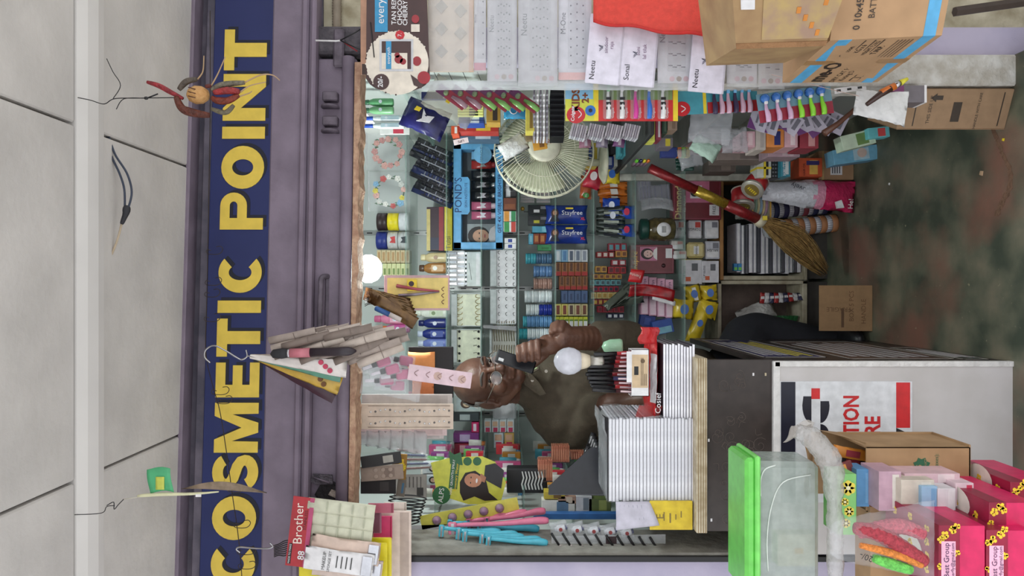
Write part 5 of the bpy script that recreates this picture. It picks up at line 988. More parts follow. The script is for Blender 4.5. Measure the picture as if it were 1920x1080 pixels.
# dark folder, lipsticks, compacts
t=T('black_folder','stiff black plastic folder leaning behind the tall pad pile','folder',1145,890,1.90); t.prism('sheet',[(-40,0),(45,0),(52,36),(30,60),(-22,116),(-37,117)],0,2,mat((34,36,44),.2)); t.prism('fold_line',[(-38,116),(-36,116),(-36,0),(-38,0)],-.6,0,mat((70,72,80),.2))
for i in range(6):
    t=T('lipstick',('silver capped lipstick tilted at the pile corner' if i==0 else 'black lipstick tube in the slanted tray by the pad pile'),'lipstick',1128-i*3,842-i*6,1.96+.01*i,'black lipsticks in the slanted tray' if i else None,rot=(0,-70,0)); t.lathe('case',[(5,0),(5,26)],BLACK if i else SILVER,12); t.lathe('cap',[(5.4,26),(5.4,50),(4.6,51)],mat((40,38,42),.2) if i else SILVER,12); t.box('label',-3,3,6,20,-5.4,-4.6,WHITE)
def compacts(x0,x1,y0,y1,n,D,l,g):
    stack(x0,x1,y0,y1,n,'v',lambda *r:carton('lip_colour_box',l,'carton',*r,D,24,mat((190,120,96),.3,.3),[(0,.06,0,1,V((60,40,40))),(.2,.8,.3,.7,V((222,160,130)))],group=g),D=D)
compacts(1034,1068,836,868,10,2.12,'copper coloured lip colour box in the upper pile beside the folder','copper boxes, upper pile'); compacts(1008,1036,862,904,9,2.05,'copper coloured lip colour box in the lower pile beside the folder','copper boxes, lower pile')
compacts(1070,1096,848,862,6,2.16,'rose copper lip colour box in the small pile touching the lipsticks','copper boxes, small pile')
t=T('zebra_case','black case with white zebra stripes on the left shelf','case',1026,902,2.05); t.box('body',-23,23,0,76,0,30,BLACK,2)
for k in range(7):
    z=8+k*6; t.prism('white_stripe',[(-16,z),(-6,z+2.4),(6,z-1),(18,z+2),(18,z+4),(6,z+1.4),(-6,z+5),(-16,z+2.6)],-.8,.2,mat((206,206,204),.5))
t=T('paper_slip','curled ruled paper slip sticking out of the pad pile','paper',1212,960,1.715); t.add('sheet',g_sheet(lambda u,v:(20-u*44-8*v*u,-6*math.sin(u*2.5)-3*v,64*v-6-18*u*(1-v)),8,8,.4),mat((196,192,206),.6),True); 
for k in range(6): t.tube('ruled_line',[(14-k*0,-3.5-k*.2,10+k*8),(-12,-7.5,6+k*8)],.25,V((150,148,176)),3)
t=T('yellow_booklet','worn yellow paperback booklet at the end of the counter','booklet',1298,966,1.715); t.box('page_block',-26,26,0,78,0,18,mat((196,180,110),.7),1); t.box('cover',-27,27,0,80,-1,0,mat((224,196,50),.55,c2=(200,170,40),scale=40)); 
for q in ((-14,40,18,3),(-10,52,16,2),(-8,30,10,2),(-4,20,12,2)): t.box('smudged_print',q[0],q[0]+q[2],q[1],q[1]+q[3],-1.5,-1,V((130,110,50)))
t.text('lettering','E',-2,60,-1.6,20,V((130,110,50)))
# ================================================================ LEFT WALL
lw=T('left_shelving','narrow glass shelves along the left wall','shelving',960,540,2.0,scale=1.0); lw.o.location=Vector((-.62,2.3,0))
for z in (1.42,1.30,1.17,1.03,.90): lw.box('shelf_board',-.045,.05,z-.006,z,-.30,.52,GLASS)
R=random.Random(9); TC=[((226,222,214),(206,120,60)),((222,150,60),(230,226,220)),((120,190,110),(236,236,228)),((206,90,140),(240,220,230)),((236,230,224),(90,150,200)),((150,70,140),(230,210,226)),((90,170,190),(235,235,235)),((214,60,70),(240,226,220))]
names=('white and orange','orange','leaf green','rose pink','white and blue','violet','aqua','red')
k=0
for zi,z in enumerate((1.42,1.30,1.17,1.03,.90)):
    for j in range(11):
        D=2.08+j*.062; 
        if D>2.75: continue
        c,c2=TC[(j*3+zi*2)%8]; x=-.60+R.uniform(-.006,.006); px=960-(z-CZ)*F/D; py=540-x*F/D; h=R.uniform(34,50)*2.4/D
        lab='%s cosmetic tube %s the left wall shelf'%(names[(j*3+zi*2)%8],('on the top level of','on the second level of','on the middle level of','on the fourth level of','on the bottom level of')[zi])
        t=T('cosmetic_tube',lab,'cosmetic tube',px,py,D,'tubes on the left wall, level %d'%zi)
        if j%2: t.box('body',-9,9,0,h,-6,6,V(c,rough=.35),1); t.box('printed_panel',-7,7,h*.3,h*.7,-6.4,-6,V(c2,rough=.4))
        else:
            t.lathe('cap',[(6,0),(6.4,8)],V(c2,rough=.3),10); v,f=g_lathe([(8,8),(8.4,h*.6),(8.4,h)],12); t.add('tube',([(p[0]*(1+.1*p[2]/h),p[1]*(1-.85*(p[2]/h)),p[2]) for p in v],f),V(c,rough=.3),True,fix=True)
# hanging promotional card
t=T('promo_card','hexagonal lime hair spray card with a smiling long-haired woman','promo card',942,912,1.98,rot=(0,6,0)); LG=mat((206,206,80),.4); DG=mat((40,96,56),.4)
t.prism('card',[(-36,18),(-30,0),(8,-6),(44,18),(52,44),(44,100),(30,138),(-28,120),(-40,60)],0,1.5,LG); t.prism('green_disc',circ(17,18,-28,112),-.8,0,DG); t.text('lettering','ALPS',-28,112,-1.2,13,WHITE)
t.box('green_ribbon',-14,40,84,100,-.8,0,DG); t.prism('ribbon_tail',[(32,78),(56,84),(50,96),(56,106),(32,102)],-.9,-.3,DG); t.text('lettering','HAIR GROWTH SPRAY',8,95,-1.3,6.5,WHITE); t.text('lettering','Rosemary Water',8,88,-1.3,7.5,YEL)
for a,b in ((40,70),(42,52)): t.prism('green_disc',circ(8,14,a,b),-.8,0,DG)
t.prism('woman_hair',[(-34,70),(-20,78),(0,80),(18,72),(24,54),(14,36),(4,30),(-14,24),(-26,6),(-30,30),(-24,50)],-1,-.2,V((34,26,26))); t.prism('woman_top',[(-4,2),(30,0),(42,18),(36,36),(10,36)],-1.1,-.3,V((46,46,50))); t.prism('woman_neck',[(4,34),(14,32),(20,42),(8,48)],-1.3,-.5,V((170,116,90))); t.prism('woman_face',circ(13,16,6,56,1.25),-1.6,-.8,V((190,134,106)))
for s_ in (-1,1): t.prism('eye_print',circ(1.8,8,6+s_*5,60,.6),-1.9,-1.5,BLACK)
t.prism('smile_print',circ(4.5,10,6,49,.4),-1.9,-1.5,WHITE)
# blister strip and razors
t=T('blister_strip','yellow card strip with five lilac capsule blisters','blister card',972,946,1.90,rot=(0,-11,0)); t.box('card',-12,14,0,186,0,1,mat((214,206,90),.45))
for k in range(5): t.lathe('blister',[(0,-8),(5,-7),(8,-3),(9,0)],film(.55,(176,140,170)),12,'y',at=(0,0,36+k*30)); 
for k in range(5): t.box('capsule',-3,3,30+k*30,42+k*30,-4,-1,V((150,90,130)),1)
def razor(l,px,py,D,c,rot,g,L_=120):
    t=T('razor',l,'razor',px,py,D,g,rot=rot); m=V(c,rough=.3); t.tube('handle',cr([(0,0,0),(2,-3,L_*.15),(-1,0,L_*.45),(1,-2,L_*.75),(0,0,L_*.88)],4),[5,6.5,7,7,6.5,6,5.5,5,4.6,4.4,4.2,4.2,4,4,3.8,3.6,3.5],m,8); t.box('head',-16,6,L_*.88,L_*.96,-4,4,m,1.5); t.box('blade',-15,5,L_*.9,L_*.93,-5,-4,SILVER); return t
for i in range(6): razor('turquoise razor hanging on the front row of the white card',1026-i*22+10*(i%2),1018-5*i+ (i%2)*0,1.77+.012*i,(84,184,206),(0,4,0),'turquoise razors') if i<5 else None
for i in range(3): razor('turquoise razor hanging on the rear row of the white card',1010-i*28,992-3*i,1.86+.015*i,(70,170,196),(0,3,0),'turquoise razors, rear row')
for i in range(4): razor('pink razor hanging in the overlapping fan beside the blister strip',1022-i*34,958+i*3,1.88+.015*i,(214,110,140),(0,-9,0),'pink razors in a fan')
razor('long pink razor lying along the turquoise ones',1028,976,1.82,(220,120,150),(0,-3,0),None,196)
t=T('razor_card','white die-cut backing card behind the turquoise razors','card',985,1012,1.90,rot=(0,-2,0)); t.box('card',-14,34,0,215,0,1.2,mat((206,204,206),.5)) 
for k in range(6): t.box('slot',-2+ (k%2)*14,10+(k%2)*14,150+k*9,154+k*9,-.4,.1,V((120,84,84)))
first=None
for i in range(5):
    t=T('mini_bottle_pouch','clear pouch with a white mini bottle hanging in a strip of five','bottle pouch',1064+i*31,990+i*1.5,1.80,'strip of five mini bottle pouches',rot=(0,-12,0)) if first is None else None
    if first is None:
        first=t; t.add('pouch',g_pillow(34,32,12,8,6,.05,.8,6),film(.32),True); t.lathe('bottle',[(6,4),(7,6),(7,18),(4,24)],mat((206,208,214),.3),12,at=(2,0,0)); t.lathe('cap',[(4.4,0),(4.6,5)],mat((90,92,120),.3),10,at=(2,0,0)); t.prism('label_print',circ(3.5,10,2,13),-7.8,-6.5,V((150,60,60)))
    else: dup(first,1064+i*31,990+i*1.8,1.80-.004*i)
first=None
for i in range(10):
    if first is None:
        t=T('hair_pin','black pin with pearl end on the clear strip below the pouches','hair pin',1048,1022,1.765,'pearl-ended pins on the clear strip'); first=t; t.tube('shaft',[(0,0,0),(12,0,8),(22,1,14)],2.4,BLACK,6); t.lathe('pearl',[(0,-4),(3.4,-2),(3.6,1),(0,4)],mat((190,180,176),.2,.4),10,at=(-2,0,-2))
    else: dup(first,1048+i*20.5,1021+i*.9,1.765)
t=T('pin_strip','long clear plastic strip holding the black pins','strip',1248,1016,1.775,rot=(0,-1,0)); t.box('strip',-18,14,0,214,0,.8,film(.3)); t.box('dark_label',-14,12,92,112,-.4,0,V((60,40,44)))
for i,(x0,x1,y0,y1,c,b,l) in enumerate(((1016,1078,938,962,(214,212,204),(90,120,150),'white face cream box above the blue rail'),(1046,1080,930,945,(176,140,120),(206,190,170),'tan cream box beside the white one'),(1080,1110,930,960,(206,206,210),(120,130,140),'pale carton at the folder foot'),(1104,1146,935,960,(96,110,60),(150,160,90),'olive green carton beside the paper slip'),(1020,1060,922,936,(190,170,60),(120,90,40),'mustard carton behind the white face cream box'))): rc(l,x0,x1,y0,y1,1.96,c,b,t=24)
o=mk('blue_rail',*g_box(W(0,972,1.93).x,W(0,960,1.93).x,1.92,1.94,W(1225,0,1.93).z,W(1000,0,1.93).z,.002),mat((50,100,160),.4)); fixn(o); tag(o,'blue painted rail strip behind the mini bottle pouches','rail')
for i in range(8):
    q=T('hair_elastic','thin black hair elastic hanging in a bunch beside the red header bundle','hair elastic',800-2*i,936+i*6,1.86+.006*i,'black hair elastics in a bunch',rot=(0,4-i,0)); q.tube('loop',cr([(0,0,70),(-4,-1,50),(-5,0,20),(0,0,0),(5,0,20),(4,1,50),(0,0,70)],4),1.3,mat((34,32,34),.6),5)
q=carton('instruction_card','grey printed card with barcode beside the promo card','card',738,800,890,934,2.02,3,V((176,168,164)),[(.1,.45,.1,.3,V((70,66,66)))])
for k in range(6): q.box('print_line',-2,18,10+k*7,12+k*7,-.5,0,V((110,104,102)))
for i in range(2):
    q=carton('face_mask_box','white box with a woman face print beside the grey printed card','carton',792,832,868+i*22,888+i*22,2.1,20,V((206,210,214)),group='white boxes with woman face'); portrait(q,0,6,16,26,0,(206,170,150),(30,26,28),(190,200,206))
for i in range(5):
    q=T('pen_pack','clear sleeve of dark pens hanging under the pocket strip','pen pack',800+i*3,848+i*7,1.98+.01*i,'sleeves of dark pens',rot=(0,5-2*i,0)); q.box('sleeve',-3,3,0,60,-3,3,film(.2),1); q.lathe('pen',[(0,4),(2,8),(2.2,50),(1.6,56)],V((50,60,110) if i%2 else (120,60,50)),8)
# ================================================================ HANGING STOCK ON THE RIGHT DOOR POST
def hang(name,label,cat,x0,x1,y0,y1,D,rot=(0,0,0),grp=None): return T(name,label,cat,x1,(y0+y1)/2,D,grp,rot),(y1-y0),(x1-x0)
CHO=mat((66,40,38),.35); CRE=mat((222,212,198),.45); SKY=mat((50,140,186),.4)
t,w_,h=hang('scrub_card','dark chocolate brown sachet card with cherries and cream disc','sachet card',682,806,-70,173,1.62)
pts=[(-w_/2+26,0),(w_/2,8),(w_/2,h-6),(-w_/2+26,h-4)]+[(-w_/2+26+math.cos(math.radians(a))*26,h/2-2+math.sin(math.radians(a))*(h/2-4)) for a in range(100,261,16)]
t.prism('card',pts,0,2,CHO); U=lambda y:((-70+173)/2-y); Z=lambda x:806-x
t.prism('cream_disc',circ(60,30,U(118),Z(745),.98),-.8,0,CRE)
for k in range(26):
    a=math.radians(-60+k*9.5); t.prism('scallop_dot',circ(1.7,7,U(118)+60*math.cos(a),Z(745)+59*math.sin(a)),-1.2,-.7,CHO if k%2 else CRE)
t.box('blue_ribbon',U(60),U(-70),Z(727),Z(703),-1,-.3,SKY); t.text('lettering','everyuth',U(8),Z(714),-1.4,21,WHITE)
for i,(s_,z) in enumerate((('TAN REMOVAL',739),('CHOCOLATE &',750),('CHERRY SCRUB',760))): t.text('lettering',s_,U(4),Z(z),-.6,12.5,WHITE,bold=.01)
sq=t.box('sachet_picture',U(134),U(74),Z(775),Z(712),-1.6,-.8,mat((196,196,200),.3)); t.box('sachet_brown',U(130),U(78),Z(771),Z(716),-1.9,-1.6,CHO,parent=sq); t.box('sachet_cream',U(130),U(100),Z(764),Z(716),-2.0,-1.8,CRE,parent=sq); t.box('sachet_ribbon',U(130),U(78),Z(734),Z(724),-2.2,-1.9,SKY,parent=sq); t.text('sachet_word','everyuth',U(105),Z(729),-2.5,9,WHITE,parent=sq)
for (x,y,r) in ((748,112,8),(756,116,6),(745,104,5)): t.prism('cherry_print',circ(r,12,U(y),Z(x)),-2.4,-2,mat((140,24,34),.3),parent=sq)
for (x,y,rx,e) in ((779,36,8,2.2),(782,115,9,1.6)): t.prism('cherry_roll',circ(rx,14,U(y),Z(x),.9),-1.4,-.6,mat((150,40,48),.35)); t.box('cream_roll',U(y+24),U(y+10),Z(x+8),Z(x-8),-1.3,-.6,CRE)
t.prism('cherry',circ(12,16,U(146),Z(795)),-2,-.6,mat((156,28,40),.25)); t.prism('chocolate_splash',[(U(140),Z(770)),(U(160),Z(776)),(U(166),Z(790)),(U(156),Z(796)),(U(150),Z(784))],-1.6,-.6,CHO)
t.prism('price_disc',circ(15,20,U(154),Z(715)),-2,-.6,CHO); t.text('lettering','20/-',U(154),Z(714),-2.4,13,WHITE,bold=.02); t.prism('red_flash',circ(9,8,U(66),Z(750)),-1.6,-.6,RED); t.text('lettering','7.',U(66),Z(750),-2,10,WHITE)
t.tube('string',[(U(42),-1.5,Z(695)),(U(80),-2,Z(699)),(U(108),-1.5,Z(702))],1,BLACK,5)
carton('kraft_card','kraft backing card peeking out behind the chocolate card','card',676,690,-60,140,1.66,2,mat((196,150,124),.6),[(.0,.1,.2,.8,V((70,50,44)))])
t,w_,h=hang('bindi_sheet','beige card in clear film with diamond shaped plastic bindi cups','bindi card',803,888,-60,135,1.655); t.box('card',-w_/2,w_/2,0,h,0,1.5,mat((214,196,176),.5),1); t.box('brown_border',-w_/2,w_/2,0,9,-.3,0,mat((206,168,140),.5))
for i in range(2):
    for j in range(4): a=-w_/2+30+j*42+8*i; b=24+i*36; t.prism('plastic_cup',[(a,b-12),(a+13,b),(a,b+12),(a-13,b)],-3,0,film(.4,(222,214,200)))
t.add('film',g_sheet(lambda u,v:((u-.5)*w_,-4-1.5*math.sin(u*13+v*5)*math.sin(v*9),v*h),14,10,.3),film(.22),True)
def bcard(label,x0,x1,y1,D,board,txt,dots=(3,9),edge=None,alpha=.2,y0=-50,dotc=(90,88,96),fanc=False,rot=0):
    t,w_,h=hang('bindi_card',label,'bindi card',x0,x1,y0,y1,D,(0,rot,0)); t.box('card',-w_/2,w_/2,1,h-1,0,1.4,V(board)); 
    t.box('window',-w_/2+22,w_/2-8,h*.18,h*.70,-.4,.1,V(tuple(max(0,c-12) for c in board)),.3)
    rows,cols=dots
    for i in range(rows):
        for j in range(cols): a=-w_/2+30+j*(w_-44)/max(1,cols-1)+(3 if i%2 else 0); b=h*.26+i*(h*.36)/max(1,rows-1); t.prism('bindi',circ(1.5,7,a,b) if not fanc else [(a-1,b-4),(a+1,b-4),(a+.6,b+4),(a-.6,b+4)],-1,-.3,V(dotc))
    if txt: t.text('lettering',txt,6,h*.84,-.7,h*.22,V((70,68,80)))
    if edge: t.box('printed_edge',-w_/2,-w_/2+14,1,h-1,-.5,0,V(edge)); 
    for k in range(3): t.prism('corner_motif',circ(5,10,-w_/2+8,12+k*13),-.8,-.3,V(((196,150,156),(150,130,110),(206,170,176))[k])) if edge is None else None
    if alpha: t.add('clear_sleeve',g_sheet(lambda u,v:(-w_/2-8+(w_+10)*u,-2.5-1.2*math.sin(u*11+v*7)*math.sin(v*8),v*h),14,8,.3),film(alpha),True)
    return t
bcard('pale narrow bindi card with a pink end under the beige sheet',888,912,132,1.66,(206,202,208),'M-One',(1,8),(206,120,140))
bcard('grey bindi card in cloudy film beside the pink edged one',913,970,152,1.655,(190,186,192),'Neetu',(5,11),alpha=.24)
bcard('grey bindi card in cloudy film between the two others',971,1046,155,1.65,(186,182,188),'Neetu',(5,10),alpha=.24)
bcard('white bindi card with dotted window and salmon pink end',1046,1110,150,1.66,(206,204,212),'M-One',(3,11),(224,170,166),.15,dotc=(70,70,80))
def wpack(label,x0,x1,y0,y1,word,hand,rot,D):
    t,w_,h=hang('paper_packet',label,'packet',x0,x1,y0,y1,D,(0,rot,0)); t.box('packet',-w_/2,w_/2,0,h,0,5,mat((220,216,230),.6),1); t.box('fold_edge',-w_/2,w_/2,-1,2,-.6,4,mat((196,192,204),.6)); t.text('lettering',word,-w_/2+24,h-12,-.6,14,BLACK)
    for i,(s_,b) in enumerate(hand): t.text('handwriting',s_,8,b,-.6,10,V((130,100,130)),rot=3)
    for k in range(2): t.tube('scribble',[(-4+k*3,-.6,h-22),(2+k*3,-.6,h-28),(6,-.6,h-20)],.7,V((90,90,110)),4)
wpack('white paper packet with two handwritten words beside the dotted bindi card',1102,1166,30,160,'Neetu',(('sindoor',30),('raja',20)),5,1.635); wpack('white paper packet tucked between two others under the red cloth',1166,1230,50,164,'Sonal',(('soni',34),('lal tilak',22)),5,1.634)
bcard('bindi card with slender dark drops beside the white packet',1232,1298,156,1.65,(204,202,208),'Neetu',(4,7),alpha=.15,y0=-20,fanc=True)
wpack('white paper packet with one handwritten word beside the cartons',1295,1360,64,176,'Neetu',(('bindi',32),),5,1.63); bcard('bindi card with slender drops half under the cloth corner',1362,1420,156,1.655,(206,202,206),'Neetu',(4,6),y0=20,fanc=True); bcard('bindi card at the foot of the hanging row next to the carton',1421,1470,160,1.66,(206,200,198),None,(2,5),y0=40,fanc=True)
# clear hem of the big sleeve and clips
t=T('sleeve_hem','shiny clear plastic hem along the lower edge of the card sleeves','plastic film',1010,160,1.66); t.add('film',g_sheet(lambda u,v:((u-.5)*18,-1.5*math.sin(v*40),-300+v*560),3,60,.4),film(.4),True)
t=T('red_cloth','red non-woven fabric bag draped over the packets','cloth bag',1112,0,1.60); RC=mat((214,68,56),.75,var=.06,scale=90,bump=.3,bscale=400)
def rcl(u,v):
    x=1112+v*262; lo=42+26*min(1,v*1.6)+3*math.sin(v*16); y=-60+(lo+60)*u; p=W(x,y,1.60)-W(1112,0,1.60); k_=t.s; return (p.x/k_,-3*math.sin(v*9+u*3)-2*u,p.z/k_)
t.add('cloth',g_sheet(rcl,8,24,1),RC,True)
def rhem(u,v): 
    a=rcl(.955+.045*u,v); return (a[0],a[1]-.8,a[2])
t.add('hem',g_sheet(rhem,2,24,1.6),mat((196,40,36),.7),True)
t.add('hanging_corner',g_prism([(-92+22,-288-0),(-62,-288),(-70,-300),(-88,-376),(-70,-384),(-40,-384),(-40,-290)],2,3.2),RC,fix=True)
# cartons
def quadmap(P00,P10,P11,P01): return lambda u,v:(P00*(1-u)+P10*u)*(1-v)+(P01*(1-u)+P11*u)*v
def qpatch(root,name,Q,u0,u1,v0,v1,off,m):
    n=(Q(1,0)-Q(0,0)).cross(Q(0,1)-Q(0,0)).normalized(); vs=[Q(u0,v0),Q(u1,v0),Q(u1,v1),Q(u0,v1)]; L_=root.location
    v=[tuple(p+n*off-L_) for p in vs]+[tuple(p-L_) for p in vs]; o=mk(name,v,[(0,1,2,3),(7,6,5,4),(0,4,5,1),(1,5,6,2),(2,6,7,3),(3,7,4,0)],m,root); return fixn(o)
def qtext(root,s_,Q,u,v,size,asp,off,m,name='lettering',bold=0):
    vv,ff=textgeo(s_,bold); n=(Q(1,0)-Q(0,0)).cross(Q(0,1)-Q(0,0)).normalized(); L_=root.location
    return mk(name,[tuple(Q(u+p[0]*size*asp,v+p[1]*size)+n*off-L_) for p in vv],ff,m,root)
def hexa(name,label,fr,bk,m):
    a=fr; o=bpy.data.objects.new(name,None); COL.objects.link(o); o.location=(sum(fr,Vector())/4); o.location.z=min(p.z for p in fr); tag(o,label,'cardboard box')
    v=[tuple(p-o.location) for p in fr+bk]; b=mk('body',v,[(0,1,2,3),(7,6,5,4),(0,4,5,1),(1,5,6,2),(2,6,7,3),(3,7,4,0)],m,o); fixn(b); return o
KR2=mat((178,142,106),.75,var=.06,scale=18); INK=V((56,46,40))
A0,A1,A2,A3=W(1645,154,1.56),W(1766,66,1.345),W(1556,76,1.345),W(1467,155,1.56)         # left face: far-bottom, near-bottom, near-top, far-top
off=Vector((.30,-.10,-.004))
mo=hexa('pet_food_carton','brown Me-o carton with light blue stripes against the door post'.replace('Me-o','pet food'),[A0,A1,A2,A3],[A0+off*1.0+Vector((0,.08,.0)),A1+off,A2+off,A3+off+Vector((0,.08,0))],KR2)
Q=quadmap(A0,A1,A2,A3); BLU=mat((90,168,214),.5)
qpatch(mo,'blue_stripe',Q,0,1,.80,.92,-.0008 if 0 else .0008,BLU); qpatch(mo,'blue_stripe',Q,0,1,.06,.17,.0008,BLU); qpatch(mo,'tape',Q,.46,.55,0,1,.0012,mat((160,124,86),.35))
for s_,u,v,sz,asp,b in (('me-O',.27,.68,.22,.9,.03),('DRY CAT FOOD',.27,.5,.075,.9,0),('Kucing Dewasa',.26,.42,.075,.9,0),('Cartoon',.75,.72,.07,.9,.01),('1.1 KG x 6',.76,.62,.07,.8,.01),('NET WEIGHT 7.2 KG',.76,.53,.055,.75,.01),('T.N.P.',.76,.44,.075,.9,.02)): qtext(mo,s_,Q,u,v,sz,asp,.0016,INK,bold=b)
for v in (.57,.49,.66): qpatch(mo,'printed_rule',Q,.56,.97,v-.004,v+.004,.0012,INK)
for k in range(5): qpatch(mo,'printed_rule',Q,.6,.95,.22+k*.032,.23+k*.032,.0012,V((110,90,72)))
for k in range(4): qpatch(mo,'icon_box',Q,.05+k*.1,.13+k*.1,.24,.33,.0012,INK); 
for k in range(4): qpatch(mo,'icon_inner',Q,.06+k*.1,.12+k*.1,.25,.32,.0018,KR2)
Bq=quadmap(A1,A1+off,A2+off,A2)
qtext(mo,'0 10x45 8Z160',Bq,.22,.78,.09,.6,.0016,INK,bold=.01); qtext(mo,'BATTEUREE',Bq,.24,.66,.08,.6,.0016,INK); qpatch(mo,'blue_stripe',Bq,0,.25,.06,.17,.0008,BLU)
for k in range(8): qpatch(mo,'barcode_bar',Bq,.45+k*.03,.465+k*.03,.2,.5,.0012,INK)
C0,C1,C2,C3=W(1548,84,1.31),W(1600,-60,1.22),W(1370,-60,1.22),W(1380,90,1.31)
up=hexa('wrapped_carton','worn brown carton with yellow patterned wrap atop the pet food carton'.replace('pet food','striped'),[C0,C1,C2,C3],[C0+Vector((.03,.2,0)),C1+Vector((.05,.22,0)),C2+Vector((.05,.22,0)),C3+Vector((.03,.2,0))],mat((172,142,100),.7,c2=(150,118,84),scale=16))
Q2=quadmap(C0,C1,C2,C3); qpatch(up,'yellow_wrap',Q2,.10,.9,.0,.72,.0012,mat((186,160,96),.4,c2=(160,130,110),scale=22)); qpatch(up,'white_label',Q2,.5,.62,.80,.93,.002,WHITE)
for k in range(7): qpatch(up,'orange_leaf_print',Q2,.14+.1*k,.22+.1*k,.12+.08*(k%4),.16+.08*(k%4),.002,mat((206,130,50),.5))
qpatch(up,'torn_edge',Q2,-.01,.06,0,1,.002,mat((150,110,74),.8,bump=.8))
t=T('shelf_bracket','plank ledge carrying the two cartons beside the entrance','ledge',960,540,2.0,scale=1.0); t.o.location=Vector((.66,1.40,0)); zz=min(p.z for p in (A0,A1))-.004; t.box('plank',-.05,.25,zz-.03,zz,-.20,.03,WDL); t.box('support',.0,.06,-.36,zz-.03,-.05,.05,WDL); t.box('support',.15,.2,-.36,zz-.03,-.05,.05,WDL)
# toothbrush cards
def brush(t,a,b,c,m,hd,L_=58):
    o=t.tube('toothbrush',cr([(a+L_*.5,c,b),(a+L_*.12,c-1,b+.8),(a-L_*.2,c-1.5,b-.8),(a-L_*.5,c-1,b)],4),[2,2.2,2.6,3,3.4,3.8,4.4,4.8,5,5,5,4.8,4.2],m,8); t.box('bristle_head',a+L_*.34,a+L_*.56,b-3,b+3,c-4,c+1,hd,1,parent=o); return o
t,w_,h=hang('kids_toothbrush_card',"yellow and red children's toothbrush card with five brushes",'toothbrush card',1060,1271,156,227,1.70); t.box('card',-w_/2,w_/2,0,h,0,1.5,mat((196,40,42),.4)); t.box('yellow_header',-w_/2,w_/2,h-58,h,-.4,0,mat((206,208,70),.45)); t.box('blue_fade',w_/2-30,w_/2,h-52,h,-.5,-.3,mat((130,180,210),.45)); t.box('yellow_border',-w_/2,w_/2,0,9,-.5,0,YEL); t.box('yellow_border',-w_/2,w_/2,h-62,h-54,-.6,0,YEL); t.box('green_band',4,w_/2,10,h-62,-.5,0,mat((120,140,90),.5))
t.text('lettering','KIDS',4,h-20,-1,20,mat((120,60,20),.4),bold=.04); t.text('lettering','2+',8,h-38,-1,18,mat((120,60,20),.4),bold=.04); t.prism('red_logo',circ(16,16,-24,h-20,1.1),-1,-.4,RED); t.text('lettering','Colgate',-22,h-14,-1.4,9,WHITE,bold=.02); t.tube('smile',cr([(-30,-1.4,h-24),(-23,-1.4,h-30),(-15,-1.4,h-24)],4),1,WHITE,5); t.prism('ball_print',circ(10,12,-16,h-47),-1.2,-.4,mat((40,110,190),.35)); t.prism('ball_patch',circ(4,6,-16,h-47),-1.6,-1,BLACK)
for i,c in enumerate(((230,230,230),(226,226,226),(206,60,150),(50,110,200),(230,230,230))):
    b=h-80-i*25.5; m=V(c,rough=.3); brush(t,-2,b,-4,m,mat((120,200,130),.4) if i==0 else WHITE,60); t.box('blister',-33,32,b-10,b+10,-8,-.5,film(.14),3); t.text('lettering','Colgate',-20,b-9,-.8,6,WHITE)
    if i in (0,1,4):
        for k in range(3): t.box('zebra_patch',-16+k*9,-11+k*9,b-4.5,b+4.5,-9.6,-8.6,BLACK)
t,w_,h=hang('toothbrush_card','teal toothbrush card with red bases and pink handled brushes','toothbrush card',1262,1420,162,208,1.74,(0,-3,0)); t.box('card',-w_/2,w_/2,0,h,0,1.5,mat((70,150,166),.4)); t.box('red_base',-w_/2,-2,0,h-64,-.4,0,mat((170,40,46),.4)); t.prism('red_logo',circ(14,14,-12,h-16,1.1),-1,-.4,RED); t.tube('smile',cr([(-18,-1.4,h-14),(-12,-1.4,h-22),(-6,-1.4,h-14)],4),1,WHITE,5); t.box('yellow_band',-w_/2,w_/2,h-62,h-56,-.6,0,YEL)
for i in range(6): q=brush(t,-4,h-76-i*13,-5,mat((206,170,190),.3) if i%3 else mat((60,50,80),.3),mat((120,180,220),.4),44); q.rotation_euler=(0,.0,0)
t,w_,h=hang('toothbrush_card','purple based toothbrush pack with lime handles and blue domed tips','toothbrush card',1420,1560,158,212,1.70,(0,-8,0)); t.box('card',-w_/2,w_/2,0,h,0,1.5,mat((110,150,166),.4)); t.box('red_base',-w_/2,-4,0,h,-.4,0,mat((150,40,60),.4))
for i in range(6):
    b=h-14-i*21; c=(206,170,200) if i<3 else (140,214,60); brush(t,-8,b,-5,V(c,rough=.3),WHITE,40); t.lathe('blue_dome',[(0,-12),(5,-11),(8,-7),(8.5,0)],mat((70,130,214),.15,0,.7),14,'y',at=(17,0,b))
t.box('white_strip',8,18,-66,-6,-1,0,WHITE) ; 
for k in range(3): t.box('strip_hole',11,15,-58+k*20,-50+k*20,-1.4,-.8,BLACK)
for i in range(6):
    t=T('toothbrush_strip','crimson toothbrush strip with a lime green handle, in the fanned row','toothbrush pack',872+i*27,200+i*1.2,1.76+.006*i,'crimson strips with lime handles',rot=(0,36,0)); t.box('strip',-9,9,0,62,0,1,mat((150,44,66),.4)); t.box('violet_end',-9,9,42,62,-.3,0,mat((110,60,100),.4)); t.tube('handle',[(0,-4,-4),(1,-5,12),(0,-4,30)],[4.5,5.5,3],mat((120,170,90),.3) if i>1 else mat((150,120,130),.3),8); t.lathe('dome',[(0,-8),(4,-7),(6,0)],film(.4,(160,206,140)),10,'y',at=(0,0,44)); t.tube('thread',[(0,0,58),(10,-10,70),(14,-34,80)],.5,BLACK,4)
